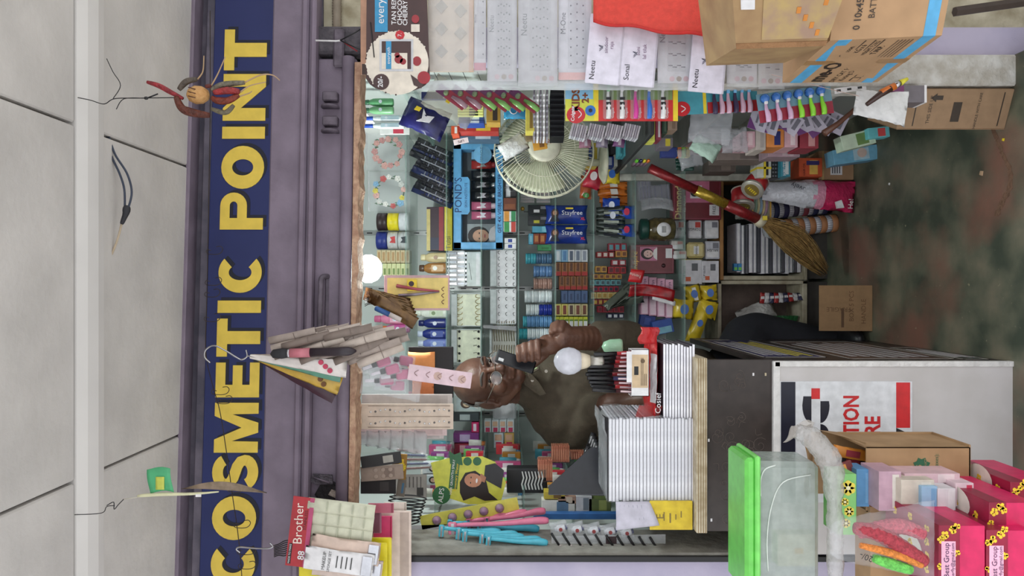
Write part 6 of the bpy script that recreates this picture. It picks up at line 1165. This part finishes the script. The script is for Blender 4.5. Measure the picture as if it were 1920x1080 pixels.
# paper packet and brush pen hanging low
t=T('paper_packet','crumpled white paper packet on a thread in front of the brown carton','packet',1700,205,1.62,rot=(0,8,0)); v,f=g_pillow(60,98,9,10,12,.02,1.6,41); t.add('packet',([(p[0]*(1.1-.3*p[2]/98),p[1],p[2]) for p in v],f),mat((214,214,214),.6,bump=.4),True); t.tube('thread',cr([(10,0,70),(14,-2,120),(22,0,190),(30,2,260)],5),.5,mat((200,170,160),.6),4)
t=T('brush_pen','orange and black cosmetic brush hanging aslant over the packet','brush',1625,196,1.58,rot=(0,0,0)); t.tube('handle',[(0,0,0),(18,0,-24),(30,-1,-44)],[4,6,7],mat((60,36,30),.3),10); t.tube('orange_grip',[(22,-1,-26),(34,-1,-52)],[6,7],mat((206,110,40),.35),10); t.tube('ferrule',[(34,-1,-52),(40,-1,-62)],[6.6,5.6],SILVER,10); t.tube('bristles',[(40,-1,-62),(48,-1,-76)],[6,3],mat((214,206,60),.6),10)
t=T('brown_brush','long brown handled brush hanging among the leaflets','brush',1545,250,1.80); t.tube('handle',[(0,0,0),(18,0,-26),(40,0,-52),(54,0,-66)],[7,5,4,3.4],mat((96,60,46),.35),10); t.tube('ferrule',[(54,0,-66),(60,0,-72)],[3.6,3.4],SILVER,8)
# ================================================================ WIRE, HOOKS AND BUNDLES IN FRONT OF THE SIGN
wp=[(394,20),(394,200),(391,400),(388,560),(386,660),(398,720),(412,770),(425,850),(436,930),(446,1000),(452,1060),(455,1120)]
o=mk('hanging_wire',*g_tube(cr([W(x,y,1.665+.0) for x,y in wp],6),.0011,6),WIRE); tag(o,'twisted wire strung along the sign to carry the hooks','wire')
for i,(x,y,h) in enumerate(((392,472,22),(390,530,22),(389,552,20),(388,598,22),(402,735,24),(410,752,22),(432,918,22),(444,985,22),(450,1035,26),(452,1062,24))):
    t=T('wire_hook','%s empty bent wire hook hanging on the wire'%('topmost small','second small','third small','lone small','paired upper','paired lower','hook over the letter S,','hook on the letter O,','first looped','second looped')[i],'hook',x,y,1.66); t.tube('wire',cr([(2,0,-4),(4,0,3),(0,-1,5),(-4,0,2),(-5,0,-h*.6),(-2,0,-h),(5,-1,-h-4),(10,-1,-h),(9,-1,-h+8)],4),.75,WIRE,5)
t=T('s_hook','bright steel S-hook carrying the central sachet bundle','hook',388,660,1.645); t.tube('wire',cr([(-20,0,-6),(-10,0,4),(4,0,2),(12,-1,-14),(2,-1,-36),(-10,-2,-56),(-14,-2,-66),(-8,-2,-76),(4,-2,-74)],5),1.6,SILVER,7); t.tube('tie_cord',cr([(-8,-2,-76),(-6,-20,-90),(-10,-36,-160),(-14,-26,-240),(-20,-10,-330),(-36,4,-392)],5),.8,mat((196,192,186),.6),5)
t=T('s_hook','bright steel hook carrying the red header card bundle','hook',446,1032,1.645); t.tube('wire',cr([(-4,0,-4),(2,0,3),(6,0,-4),(4,0,-30),(4,-1,-56),(8,-1,-66),(14,-1,-60)],5),1.6,SILVER,7)
# central bundle
CB=W(455,668,1.60)
for i in range(34):
    q=T('folded_card',('mid grey','pale beige','dark taupe')[i%3]+' folded card in the shingled bundle on the steel hook','card',592+(i//2)*10.6+(i%2)*5,620-8*math.sin(i*.1)+ (i%4)*10,1.585+.005*(i%5),'shingled grey beige cards',rot=(0,-13-(i%4)*3,14*(i%3-1))); q.add('card',g_sheet(lambda u,v:((u-.5)*15,-4*math.sin(u*3.1)-2*math.sin(v*4),v*92),4,4,.5),(mat((160,146,138),.6),mat((190,176,166),.6),mat((128,114,106),.6))[i%3],True,fix=True); q.box('crease',-7,7,40,41,-6.4,-5.8,V((110,96,88)))
q=T('makeup_brush','black makeup brush with pink band wrapped in the bundle','brush',668,658,1.57,rot=(0,-2,0)); q.lathe('handle',[(2,0),(7,8),(8.5,14),(8.5,86)],mat((46,36,44),.3),14); q.lathe('pink_band',[(8.8,86),(8.8,124)],mat((190,112,124),.3),14); q.lathe('ferrule',[(8.6,124),(9,128)],SILVER,14); q.lathe('bristles',[(8,128),(10,140),(8,156),(0,162)],mat((40,40,44),.7),14)
for i,(c,c2,x,y,r,l) in enumerate((((222,214,210),(190,60,90),650,692,-4,'white sachet with pink flower print in the central bundle'),((90,140,120),None,640,700,-7,'green edged sachet behind the white flower one'),((214,196,180),None,650,684,-2,'cream sachet nearest the makeup brush'),((196,160,70),(110,70,30),638,712,-10,'mustard yellow sachet with printed lines'),((60,30,44),None,630,724,-13,'dark maroon sachet outermost in the central bundle'),((80,36,50),(30,60,50),622,716,-16,'wine coloured sachet behind the mustard one'))):
    q=T('hanging_sachet',l,'sachet',x,y+ (4*i if i>2 else 0),1.595+.006*i,rot=(0,math.degrees(math.atan((y+(4*i if i>2 else 0)-668)/(x-470))),-10+5*i)); v,f=g_pillow(34,math.hypot(x-470,y-668),8,8,12,.04,1.0,60+i); hh=max(p[2] for p in v); q.add('sachet',([(p[0]*(1-.78*max(0,p[2]/hh)**1.4),p[1],p[2]) for p in v],f),V(c,rough=.25),True)
    if c2: 
        for k in range(3): q.prism('print',circ(5,9,-6+k*7,30+k*9),-5,-3,V(c2))
for i in range(6):
    q=T('powder_puff_pack','clear pack with a pink powder puff applicator below the central bundle','applicator pack',(735,752,772,742,762,778)[i],(672,688,700,712,724,680)[i],1.62+.01*i,'pink applicator packs',rot=(0,-20+6*i,0)); q.box('sleeve',-11,11,0,62,-4,4,film(.2),2); q.box('pink_puff',-9,9,4,30,-3,3,mat((196,96,136),.6),3); q.box('black_neck',-5,5,30,40,-2,2,BLACK,1); q.box('white_stem',-3,3,40,58,-2,2,PAPER,1)
q=T('clear_bag','empty clear bag hanging under the central bundle','plastic bag',790,722,1.66,rot=(0,8,0)); q.add('bag',g_pillow(64,112,14,10,12,.02,2,71),film(.2),True)
q=T('bindi_strip','pale pink bindi strip with small printed motifs','bindi strip',884,714,1.63,rot=(0,8,0)); q.box('strip',-15,15,0,120,0,1.2,mat((216,190,198),.55),1)
for k in range(5): q.tube('motif',cr([(-5,-.5,14+k*22),(0,-.5,20+k*22),(6,-.5,13+k*22)],3),.7,V((150,120,120)),4)
for k in range(2): q.prism('stamp',circ(8,8,0,18+k*46),-.5,0,V((190,160,150)))
q=T('bra_pad_pack','black pack with two orange fabric cups','pad pack',850,698,1.90); q.box('card',-48,48,0,84,0,3,mat((34,30,32),.6),1); q.add('orange_cup',g_pillow(50,50,14,8,8,.02,.4,3),mat((214,138,78),.7),True,at=(14,-6,34)); q.add('orange_cup',g_pillow(34,40,12,8,8,.02,.4,4),mat((206,120,72),.7),True,at=(-28,-6,36)); q.box('red_corner',-48,-36,60,84,-1,0,mat((150,40,60),.5))
# rhinestone cards
q=T('rhinestone_card','beige card with rows of clear rhinestones','rhinestone card',850,781,1.80); q.box('card',-24,24,0,176,0,1.2,mat((206,188,172),.6),1); RS=mat((230,230,232),.1,.3)
for j in range(2):
    for k in range(17): a=-11+22*j+2.5*math.sin(k*1.1); q.lathe('rhinestone',[(0,-2.4),(1.4,-2),(2.2,0)],RS if k%3 else mat((120,116,116),.2,.3),7,'y',at=(a,0,8+k*9.2))
for j in range(3): q.tube('beaded_line',[(-20+j*20,-.5,6),(-20+j*20,-.5,160)],.6,V((150,130,116)),4)
for i,(x,y,w_,h,c) in enumerate(((848,752,26,170,(200,190,186)),(838,806,22,166,(210,186,186)),(832,814,18,160,(206,196,194)))): carton('bindi_board',('grey striped board behind the rhinestone card','pink ruled bindi board beside the rhinestone card','white lined board at the edge of the rhinestone card')[i],'bindi board',x-h,x,y-w_/2,y+w_/2,1.84+.02*i,2,V(c),[(.1,.9,.05,.4,V(tuple(v-20 for v in c)))])
q=T('pocket_strip','hanging clear pocket strip of empty grey sleeves','pocket strip',800,830,1.86,rot=(0,4,0)); 
for k in range(6): q.add('pocket',g_pillow(46-4*k,26,6,6,6,.03,.5,k),film(.42,(206,204,208)),True,at=(0,0,k*22))
# tweezer card and gold sachets
q=T('tweezer_card','yellow card with rose tweezers in a clear sleeve','tweezer card',840,550,1.84); q.box('pink_frame',-32,34,-3,120,0.5,2,mat((196,160,166),.5),4); q.box('card',-28,29,0,114,0,1,mat((224,200,120),.5),3); q.tube('tweezers',[(4,-3,16),(8,-4,60),(14,-3,96)],[1.5,3,3.6],mat((170,80,90),.3),6); q.tube('tweezers',[(3,-3,16),(-2,-4,60),(-4,-3,92)],[1.5,3,3.4],mat((140,130,140),.3,.5),6); q.box('logo_label',4,26,58,76,-4.4,-3.8,mat((230,200,60),.5),1); q.prism('dark_disc',circ(5,12,18,68),-5,-4.4,V((60,40,50)))
for k in range(3): q.tube('printed_script',cr([(-20+k*12,-.4,8),(-16+k*12,-.4,12),(-12+k*12,-.4,7)],3),.8,V((110,70,60)),4)
for i in range(7):
    q=T('gold_sachet','bronze gold foil sachet in the tied fan below the lintel','sachet',779-2*i,607-i*6,1.76+.012*i,'bronze gold sachets in a fan',rot=(0,32-3*i,0)); q.add('sachet',g_pillow(24,86,6,6,10,.05,.8,80+i),mat((122,92,56),.25,.4,c2=(90,66,44),scale=60),True)
    if i==3: q.text('lettering','KP',-2,60,-4.2,12,BLACK)
q=T('blue_capped_pencil','short blue pencil with white cap beside the gold sachets','pencil',752,600,1.74,rot=(0,25,0)); q.lathe('barrel',[(4.6,0),(4.8,24)],mat((210,200,196),.4),10); q.lathe('blue_part',[(5,24),(5,52),(3,54)],mat((50,90,150),.35),10)
q=T('hook_cluster','tangle of thin wire hooks above the gold sachets','hooks',706,566,1.80)
for i in range(6): q.tube('hook',cr([(i*3-8,0,22),(i*2-4,-2,12),(-4+i*1.5,0,0),(2-i*2,2,-10)],4),.8,WIRE,5)
# bundle on the red header card
hd=T('paper_fan_card','red header card with pleated cream paper sheets','stationery card',700,1010,1.58,rot=(0,7,0)); CP=mat((206,206,184),.65)
for k in range(5): hd.add('paper_pleat',g_sheet(lambda u,v,k=k:(-56+k*24+u*27-k*.6,-1.5*k+3*math.sin(u*3.1)*-1,v*(118+k*2)+2),4,4,.8),CP,True,fix=True)
for k in range(5):
    for j in range(4): hd.box('printed_line',-52+k*24,-34+k*24,18+j*24,20.5+j*24,-5-1.5*k,-4.4-1.5*k,V((176,178,156)))
hd.box('red_header',-66,64,116,156,-8,-6.5,mat((170,44,52),.45)); hd.box('pink_fade',-66,64,116,124,-8.4,-8,mat((176,70,110),.45)); hd.text('lettering','Brother',14,140,-9,24,mat((235,215,205),.4),rot=4); hd.text('lettering','STAINLESS',22,128,-9,8,mat((70,24,30),.4)); hd.text('lettering','88',-44,128,-9,17,WHITE,bold=.02); hd.box('black_strip',-62,-24,147,153,-8.8,-8,BLACK); hd.text('lettering','MADE TO MAKE',-43,150,-9.2,5,WHITE)
q=T('hook_cluster','dark bundle of wire hooks above the red header card','hooks',530,1030,1.60)
for i in range(8): q.tube('hook',cr([(i*3-14,0,16),(i*3-10,-3,6),(i*4-12,0,-4),(i*3-6,2,-14),(i*3-16,0,-20)],4),1.1,mat((40,36,38),.4,.5),5)
for i,(x0,x1,y0,y1,c,l) in enumerate(((690,738,944,962,(176,90,110),'dusty pink glove pack tip behind the cream sheets'),(560,715,946,1000,(160,110,130),'mauve card behind the cream sheets'),(700,735,968,1012,(206,60,110),'hot pink pack with orange print behind the yellow cards'),(560,771,958,1100,(214,196,186),'large pale beige card hanging at the back of the bundle'),(720,762,942,974,(220,206,196),'small white card above the beige one'))): carton('backing_card',l,'card',x0,x1,y0,y1,1.64+.012*i,3,V(c),[(.02,.98,.02,.1,V(tuple(max(0,v-40) for v in c)))])
for i in range(2): carton('yellow_card','glossy yellow rounded card, '+('outer','inner')+'' if 0 else ('outer glossy yellow rounded card in the bundle','inner glossy yellow rounded card in the bundle')[i],'card',560,734-8*i,1008+10*i,1100,1.60+.014*(1-i),3,mat((222,206,44),.35),[(.1,.16,.1,.2,V((120,90,30)))],r=4)
for i,(x,y,r) in enumerate(((700,1062,4),(712,1040,0),(716,1074,-4))): 
    q=T('makeup_tissue_pack',('clear wrapped white makeup tissue pack with black print','cream cosmetic pack with silver end behind the yellow card','silver ended cream pack outermost in the bundle')[i],'tissue pack',x,y,1.555+.01*i,rot=(0,8,0)); q.add('pack',g_pillow(44,130,10,8,10,.04,.8,90+i),(WHITE,mat((214,190,176),.5),mat((210,190,180),.5))[i],True); q.box('silver_end',-18,18,2,22,-6,-4,SILVER,1)
    if i==0:
        q.text('lettering','MAKEUP',0,92,-6,9,BLACK); q.text('lettering','SPONGE SET',0,82,-6,7,BLACK)
        for k in range(4): q.box('print_line',-10,12,40+k*9,42+k*9,-6,-5,V((70,70,70)))
# dark pouches left of the lintel
for i,(x0,x1,y0,y1,c,b,l) in enumerate(((676,752,846,868,(44,44,46),(170,168,160),'black sachet with barcode under the lintel'),(676,756,870,898,(158,140,128),(136,118,108),'taupe card with embossed rings under the lintel'),(676,742,898,926,(40,38,40),(64,60,60),'dark card with faint script under the taupe one'),(735,762,852,900,(150,110,40),(230,190,60),'sunflower printed sachet beside the dark cards'),(744,760,900,932,(120,110,100),(70,110,140),'grey card with blue tab at the bundle edge'))):
    q=carton('hanging_card',l,'hanging card',x0,x1,y0,y1,1.80+.012*i,3,V(c),[(.2,.8,.2,.45,V(b))],rot=(0,-8+4*i,0))
    if i==1:
        for k in range(6): q.lathe('ring_mark',[(3.2,-.6),(4,-.6),(4,0),(3.2,0)],V((170,152,140)),14,'y',at=(-6+12*(k%2),0,24+14*(k//2)))
    if i==3:
        for k in range(10): a=k*.628; q.prism('petal',[(0,9),(8*math.cos(a)-2*math.sin(a),9+8*math.sin(a)+2*math.cos(a)),(8*math.cos(a)+2*math.sin(a),9+8*math.sin(a)-2*math.cos(a))],-1,-.4,YEL)
# ================================================================ CHARMS AND CABLES UNDER THE CANOPY
t=T('lemon_chilli_charm','dried lemon and chilli charm hanging on black cord','charm',420,190,1.30); U=lambda y:190-y; Z=lambda x:420-x
t.tube('cord',cr([(U(183),0,Z(146)),(U(188),0,Z(170)),(U(195),0,Z(195)),(U(185),0,Z(215)),(U(184),0,Z(260)),(U(183),0,Z(330))],6),.9,BLACK,5); t.tube('cord',cr([(U(205),0,Z(218)),(U(185),1,Z(232)),(U(184),1,Z(272))],5),.8,BLACK,5); t.lathe('knot',[(0,-5),(3,-2),(3,2),(0,5)],BLACK,8,at=(U(184),0,Z(274))); t.tube('cord_tail',[(U(184),0,Z(276)),(U(176),0,Z(296))],1.4,BLACK,5); t.tube('cord_tail',cr([(U(110),0,Z(200)),(U(135),0,Z(212)),(U(160),0,Z(226)),(U(185),0,Z(212))],5),.8,BLACK,5)
t.lathe('lemon',[(0,-21),(10,-18),(16,-8),(17,4),(12,15),(4,20),(0,21)],mat((206,160,104),.6,c2=(190,140,84),scale=60,bump=.5),18,at=(U(178),0,Z(371)))
for k in range(3): t.tube('lemon_crack',[(U(168+8*k),-16,Z(360)),(U(172+8*k),-17,Z(374))],.9,V((90,50,30)),4)
for i,(p,r,c) in enumerate(((((278,155),(300,162),(322,174),(345,186)),5,(170,44,54)),(((338,170),(352,155),(372,150)),6,(96,84,74)),(((334,184),(345,205),(368,214),(396,218)),8,(110,52,36)),(((398,205),(424,212),(440,198)),5,(120,110,88)),(((400,184),(410,190),(430,190),(450,180)),7,(140,56,34)),(((404,176),(430,172),(452,174)),7,(168,50,52)),(((398,170),(420,160),(460,156)),6,(120,112,96)),(((388,164),(398,162)),4,(130,50,40)))):
    q=cr([(U(y),-4-2*(i%3),Z(x)) for x,y in p],5); n=len(q); t.tube('chilli',q,[r*(.5+.5*math.sin(math.pi*(k+1)/(n+1))) for k in range(n)],mat(c,.5,c2=tuple(int(v*.7) for v in c),scale=90,bump=.5),8)
for i,p in enumerate((((372,150),(382,135),(384,106)),((398,162),(410,140),(424,108)),((460,156),(490,142),(512,142),(526,152)),((452,174),(470,162),(500,155)),((450,182),(468,176),(474,172)))):
    q=cr([(U(y),-4,Z(x)) for x,y in p],5); t.tube('stalk',q,[1.7-.8*k/len(q) for k in range(len(q))],mat((176,146,112),.6),6)
t=T('green_tag_charm','pale stick charm with a green and yellow paper flag','charm',420,925,1.30); U=lambda y:925-y
t.tube('cord',cr([(U(965),0,Z(140)),(U(962),0,Z(190)),(U(950),0,Z(200)),(U(948),0,Z(215))],5),.8,BLACK,5); t.tube('cord_knot',cr([(U(948),0,Z(200)),(U(942),2,Z(212)),(U(955),0,Z(214)),(U(946),0,Z(222)),(U(936),0,Z(232))],4),.9,BLACK,5); t.tube('string',[(U(936),0,Z(232)),(U(932),0,Z(260))],.7,mat((206,200,180),.6),4)
t.tube('stick',cr([(U(930),0,Z(258)),(U(927),0,Z(300)),(U(926),0,Z(360)),(U(922),0,Z(410))],4),[2,3,3.4,3.4,3.4,3.2,3,2.8,2.6,2.4,2,1.6,1.2],mat((216,214,176),.5),7)
t.add('paper_flag',g_sheet(lambda u,v:(2+u*44+3*math.sin(v*4),-3*math.sin(u*4),Z(322)+v*44-4*math.cos(u*3)),6,6,.6),mat((80,172,120),.5),True); t.add('yellow_print',g_sheet(lambda u,v:(8+u*24,-4.4,Z(310)+v*16),3,3,.5),mat((200,206,90),.5),True)
t.add('dried_leaf',g_sheet(lambda u,v:((u-.5)*16*math.sin(math.pi*min(1,v*1.02))+14*math.sin(v*2.6)+1,4*math.sin(u*3.1)-2,Z(500)+v*160),4,16,.5),mat((150,130,112),.6,c2=(120,104,84),scale=60),True); t.box('white_scrap',-6,-1,Z(378),Z(368),-3,-1,WHITE)
t=T('loose_cable','pair of dark blue cables looping down from the canopy with a beige tail','cable',245,400,1.42); U=lambda y:400-y; Z=lambda x:245-x; CBL=mat((52,60,78),.5)
t.tube('blue_cable',cr([(U(256),0,Z(201)),(U(290),0,Z(208)),(U(325),0,Z(224)),(U(355),0,Z(233)),(U(392),0,Z(234))],6),2.2,CBL,6); t.tube('blue_cable',cr([(U(256),0,Z(204)),(U(290),0,Z(216)),(U(325),0,Z(238)),(U(360),0,Z(247)),(U(392),0,Z(240))],6),2.2,CBL,6); t.tube('splice',cr([(U(385),0,Z(238)),(U(400),0,Z(236)),(U(420),0,Z(228))],4),[4,6,7,7,6,5,4.5,4,3],mat((44,44,50),.7),8); t.tube('beige_tail',cr([(U(420),0,Z(228)),(U(450),0,Z(220)),(U(480),0,Z(208)),(U(508),0,Z(196))],5),2.1,mat((186,168,144),.5),6)
t=T('white_wire','stripped white wire ends twisted at the lintel corner','wire',640,76,1.70); t.tube('white_lead',[(0,0,48),(-1,0,10),(0,0,0)],1.6,WHITE,6); t.tube('black_lead',[(0,-1,2),(14,-2,-26),(26,-2,-44)],1.3,BLACK,5); t.tube('black_lead',[(0,-1,2),(-14,-2,-28),(-24,-2,-52)],1.3,BLACK,5); t.tube('red_lead',[(-4,0,-6),(-20,0,-30)],1.4,mat((140,30,40),.5),5)
# ================================================================ FOREGROUND STALL (left of the entrance)
bn=T('stall_bench','low timber bench under the goods outside the counter','bench',960,540,2.0,scale=1.0); bn.o.location=Vector((-.72,1.28,-.36)); bn.box('seat_board',-.30,.36,.49,.52,-.18,.11,WDL,.004)
for a in (-.26,.30):
    for b in (-.15,.08): bn.box('leg',a-.02,a+.02,0,.49,b-.02,b+.02,WDL)
BZ=.17
def at(px,py,D): return W(px,py,D)
# tall base crate that carries the tub and the wrapped roll
bc=T('brown_carton','open brown carton with green product seal beside the floral boxes','cardboard box',1820,900,1.43); KB=mat((176,142,104),.75,c2=(156,124,88),scale=14)
bc.box('front_wall',-60,62,0,196,0,3,KB,.6); bc.box('side_wall',59,62,0,196,0,120,KB,.6); bc.box('side_wall',-60,-57,0,196,0,120,KB,.6); bc.box('back_wall',-60,66,0,250,118,121,KB,.6); bc.box('base',-60,66,0,3,0,120,KB)
bc.add('open_flap',g_sheet(lambda u,v:(66+4*v,118*u,196+ (50*u+6)*v*0+v*40*u),4,4,2),KB,fix=True); bc.add('bent_flap',g_sheet(lambda u,v:(-58+122*u,118-40*v,250+26*v+4*math.sin(u*8)),8,3,1.6),KB,True,fix=True)
GS=mat((40,96,66),.5); bc.prism('green_seal',[((17 if k%2 else 13)*math.cos(k*.3927)+26,(17 if k%2 else 13)*math.sin(k*.3927)+92) for k in range(16)],-.8,0,GS); bc.text('lettering','5',26,97,-1.2,14,KB,bold=.02); bc.text('lettering','PRODUCT',26,85,-1.2,6,KB); bc.text('lettering','(incl. of taxes):',20,64,-.6,10,GS)
for i,(c,l) in enumerate((((206,130,50),'orange pencil pack inside the open carton'),((40,40,46),'black pencil pack inside the open carton'),((214,214,220),'white printed sachet inside the open carton'))):
    q=T('pencil_pack',l,'pack',1640,858+i*12,1.48+.02*i,rot=(0,10-6*i,0)); q.add('pack',g_pillow(22,80-8*i,8,6,8,.04,.6,i),V(c,rough=.3),True); q.box('print',-6,6,30,56,-5,-4,V((150,50,60)))
# plastic tub with green lid
tb=T('storage_tub','translucent plastic storage tub with a lime green lid','storage tub',1538,990,1.33); TBM=mat((176,186,180),.2,0,.62,bump=.1,spec=.6); GLD=mat((112,206,92),.35)
v,f=g_box(-120,124,0,100,0,128,10); tb.add('tub_wall',([(p[0]*(1-.02*(1-p[2]/128)),p[1],p[2]) for p in v],f),TBM,fix=True); tb.box('lid',-126,132,122,142,-6,106,GLD,6); tb.box('lid_rim',-130,136,114,124,-9,109,mat((130,220,110),.35),3)
tb.lathe('embossed_arc',[(86,-1.2),(88,-1.2),(88,0),(86,0)],mat((206,212,206),.2,0,.8),40,'y',at=(-10,0,20)) if 0 else tb.tube('embossed_arc',cr([(100,-1,18),(86,-1,70),(40,-1,92),(-20,-1,100),(-80,-1,98)],6),1.2,mat((214,220,214),.2),6)
tb.tube('embossed_arc',cr([(118,-1,84),(110,-1,104),(90,-1,112),(60,-1,112)],6),1.5,mat((206,212,206),.2),6)
q=T('soap_carton','cream carton with an orange label stored inside the clear tub','carton',1534,1032,1.36); q.box('body',-30,30,2,76,0,30,mat((222,216,190),.6),1); q.box('orange_label',-6,4,28,44,-.6,0,V((220,170,70)))
# foil / film roll
rl=T('film_roll','crumpled roll of clear packing film bulging over the tub','film roll',1560,960,1.30); pp=cr([(150,6,66),(140,0,40),(112,-4,16),(84,-4,2),(30,-4,-2),(-40,-4,-4),(-130,-4,-4)],7); R=random.Random(4)
v,f=g_tube(pp,[max(6,14+8*math.sin(min(1,k/30)*math.pi)+R.uniform(-2,2)) for k in range(len(pp))],14); v=[Vector(p)+Vector((R.uniform(-1.4,1.4),R.uniform(-1.4,1.4),R.uniform(-1.4,1.4))) for p in v]; rl.add('film',(v,f),mat((206,204,202),.1,.2,.5,bump=.9,bscale=70,spec=1),True,fix=True)
rl.add('loose_end',g_sheet(lambda u,v:(136+30*u+6*math.sin(v*5),-6*math.sin(u*5),48+v*44-18*u),6,8,.4),film(.4,(196,188,180)),True)
# small boxes behind the bag
q=T('floral_box','green gift box with yellow flower print under the film roll','gift box',1606,945,1.36); q.box('body',-58,56,0,36,0,60,mat((80,176,80),.45,c2=(150,206,130),scale=10),1)
for k,(a,b,r) in enumerate(((30,16,13),(4,22,7),(-14,14,9),(-36,20,8))):
    for j in range(6): an=j*1.047; q.prism('petal',circ(r*.5,8,a+r*.62*math.cos(an),b+r*.62*math.sin(an)),-.7,0,mat((226,206,80),.45))
    q.prism('flower_centre',circ(r*.32,8,a,b),-1.1,-.5,mat((240,235,190),.45))
carton('blue_box','plain sky blue box beside the green gift box','carton',1606,1630,880,950,1.40,50,mat((96,150,196),.45),[(.1,.9,.1,.3,V((120,170,210)))]); carton('snack_sachet','dark red snack sachet lying behind the film roll','sachet',1560,1600,862,890,1.42,6,V((120,50,50)),[(.1,.9,.3,.6,V((220,150,70)))],rot=(0,-20,0))
# open cartons with pale sides
for i,(x0,x1,y0,y1,D,c,b,l) in enumerate(((1648,1690,884,958,1.36,(196,160,176),(222,214,206),'mauve ended carton lying open beside the brown carton'),(1690,1752,900,958,1.34,(206,196,182),(216,206,194),'cream panelled carton on the pile'),(1728,1758,912,960,1.33,(150,186,214),(120,168,206),'light blue carton end on the pile'),(1756,1792,916,962,1.33,(214,208,212),(222,218,220),'plain white carton end on the pile'),(1696,1800,888,906,1.37,(214,180,188),(226,206,208),'long pale pink carton behind the cream one'),(1792,1826,906,950,1.34,(222,196,204),(206,60,90),'white carton with pink inner edge'))): carton('open_carton',l,'carton',x0,x1,y0,y1,D,70,V(c),[(.08,.92,.1,.4,V(b))])
# floral gift boxes
PNK=mat((206,34,92),.4); FLR=mat((128,18,48),.4,c2=(150,26,60),scale=30)
def gift(l,px,y0,y1,D,dep,lid,base,label=None):
    w_=y1-y0; t=T('gift_box',l,'gift box',px,(y0+y1)/2,D); t.box('base',-w_/2+1.5,w_/2-1.5,0,base,1.5,dep-1,PNK,.8); L_=t.box('lid',-w_/2,w_/2,base-2,base+lid,0,dep,FLR,.8); R=random.Random(int(px))
    def flower(a,b,c,r,top):
        for j in range(5):
            an=j*1.2566+R.random(); x=a+r*.6*math.cos(an); y=b+r*.6*math.sin(an); v,f=g_prism(circ(r*.45,6,x,y),0,.5)
            if top: v=[(p[0],p[2],c+p[1]) for p in v]
            else: v=[(p[0],c-p[1],p[2]) for p in v]
            t.add('flower_print',(v,f),mat((232,196,50),.45),parent=L_,fix=True)
    n=int(w_/26)
    for k in range(n+1): flower(-w_/2+8+k*25,base+lid*(.12 if k%2 else .9),-.2,7,False)
    for k in range(2): flower(w_/2-8-10*k,base+lid*(.3+.4*k),-.2,8,False)
    for k in range(n):
        for j in range(3): flower(-w_/2+12+k*26+6*(j%2),dep*(.2+.3*j),base+lid+.1,8,True)
    v=[(p[0],dep*.5+p[1],base+lid+.4) for p in [(30*math.cos(a)-w_*.05,dep*.22*math.sin(a)) for a in [k*.314 for k in range(20)]]]; t.add('oval_print',(v,[tuple(range(20))]),mat((220,214,204),.5),parent=L_)
    if label: 
        t.box('pink_label',-w_/2+10,-w_/2+w_*.78,2+base*0+ (base+lid*.12),base+lid*.88,-1,-.2,mat((232,176,200),.5),1.5); t.text('lettering',label,-w_/2+w_*.42,base+lid*.62,-1.5,14,V((70,30,80))); t.text('lettering','vedb.utterfly@gmail.com',-w_/2+w_*.42,base+lid*.32,-1.5,9,V((70,30,80)))
gift('pink floral gift box with pale label lying topmost on the stack',1848,985,1120,1.22,190,38,50,'The Best Group'); gift('pink floral gift box with pale label beneath the topmost one',1938,994,1125,1.22,190,38,50,'The Best Group')
gift('pink floral gift box further back on the stack',1945,942,990,1.25,200,30,60); gift('pink floral gift box tucked behind by the white panel',1985,904,938,1.33,180,30,60)
# bag of knitted bands
t=T('band_bag','clear bag of red, orange and green knitted hair bands','bag',1752,1012,1.17); v,f=g_pillow(150,196,40,14,16,.02,2.2,55); t.add('clear_bag',([(p[0]*(.35+.65*max(0,1-p[2]/196)**.6),p[1]*.8,p[2]) for p in v],f),film(.13,(214,216,222)),True)
def band_(c,pts,r,n): 
    q=cr(pts,8); t.tube(n,q,[r*(1+.07*(k%2))*math.sin(math.pi*(.12+.76*k/len(q)))**.4 for k in range(len(q))],mat(c,.8,var=.2,scale=200,bump=.6,bscale=300),12)
band_((170,60,72),[(22,0,150),(14,-4,110),(-8,-6,70),(-40,-4,20)],15,'red_band'); band_((190,90,104),[(10,6,140),(20,4,100),(24,2,60),(10,0,20)],14,'rose_band'); band_((222,134,60),[(-6,-12,156 if 0 else 146),(-14,-14,110),(-26,-14,70),(-44,-12,30)],7,'orange_band'); band_((110,200,90),[(-30,-10,120),(-40,-12,90),(-52,-12,50)],10,'green_band'); t.text('pen_mark','20/-',-26,136,-17,16,BLACK,rot=70)
# support pile hidden in the goods: crates under tub and small boxes
for i,(x0,x1,y0,y1,D,l) in enumerate(((1632,1960,950,1120,1.42,'plain brown crate buried under the floral boxes'),)): carton('crate',l,'crate',x0,x1,y0,y1,D,60,KB,[(.1,.9,.4,.6,V((150,118,84)))])
# ================================================================ LIT BULB
t=T('lit_bulb','lit cool white LED bulb hanging just behind the lintel','bulb',716,504,1.93); BM=mat((235,248,245),.4,emit=140); t.lathe('globe',[(0,0),(12,2),(21,9),(26,20),(26,30),(20,42),(13,48)],BM,24); t.lathe('collar',[(13,48),(12,58),(9,66)],WHITE,18); t.lathe('socket',[(9,66),(11,68),(11,92),(6,96)],BLACK,14); t.tube('flex',[(0,0,96),(1,0,150),(0,0,230)],1.4,BLACK,6)
for s_ in list(bpy.data.scenes):
    if s_.name=='tmp': bpy.data.scenes.remove(s_)
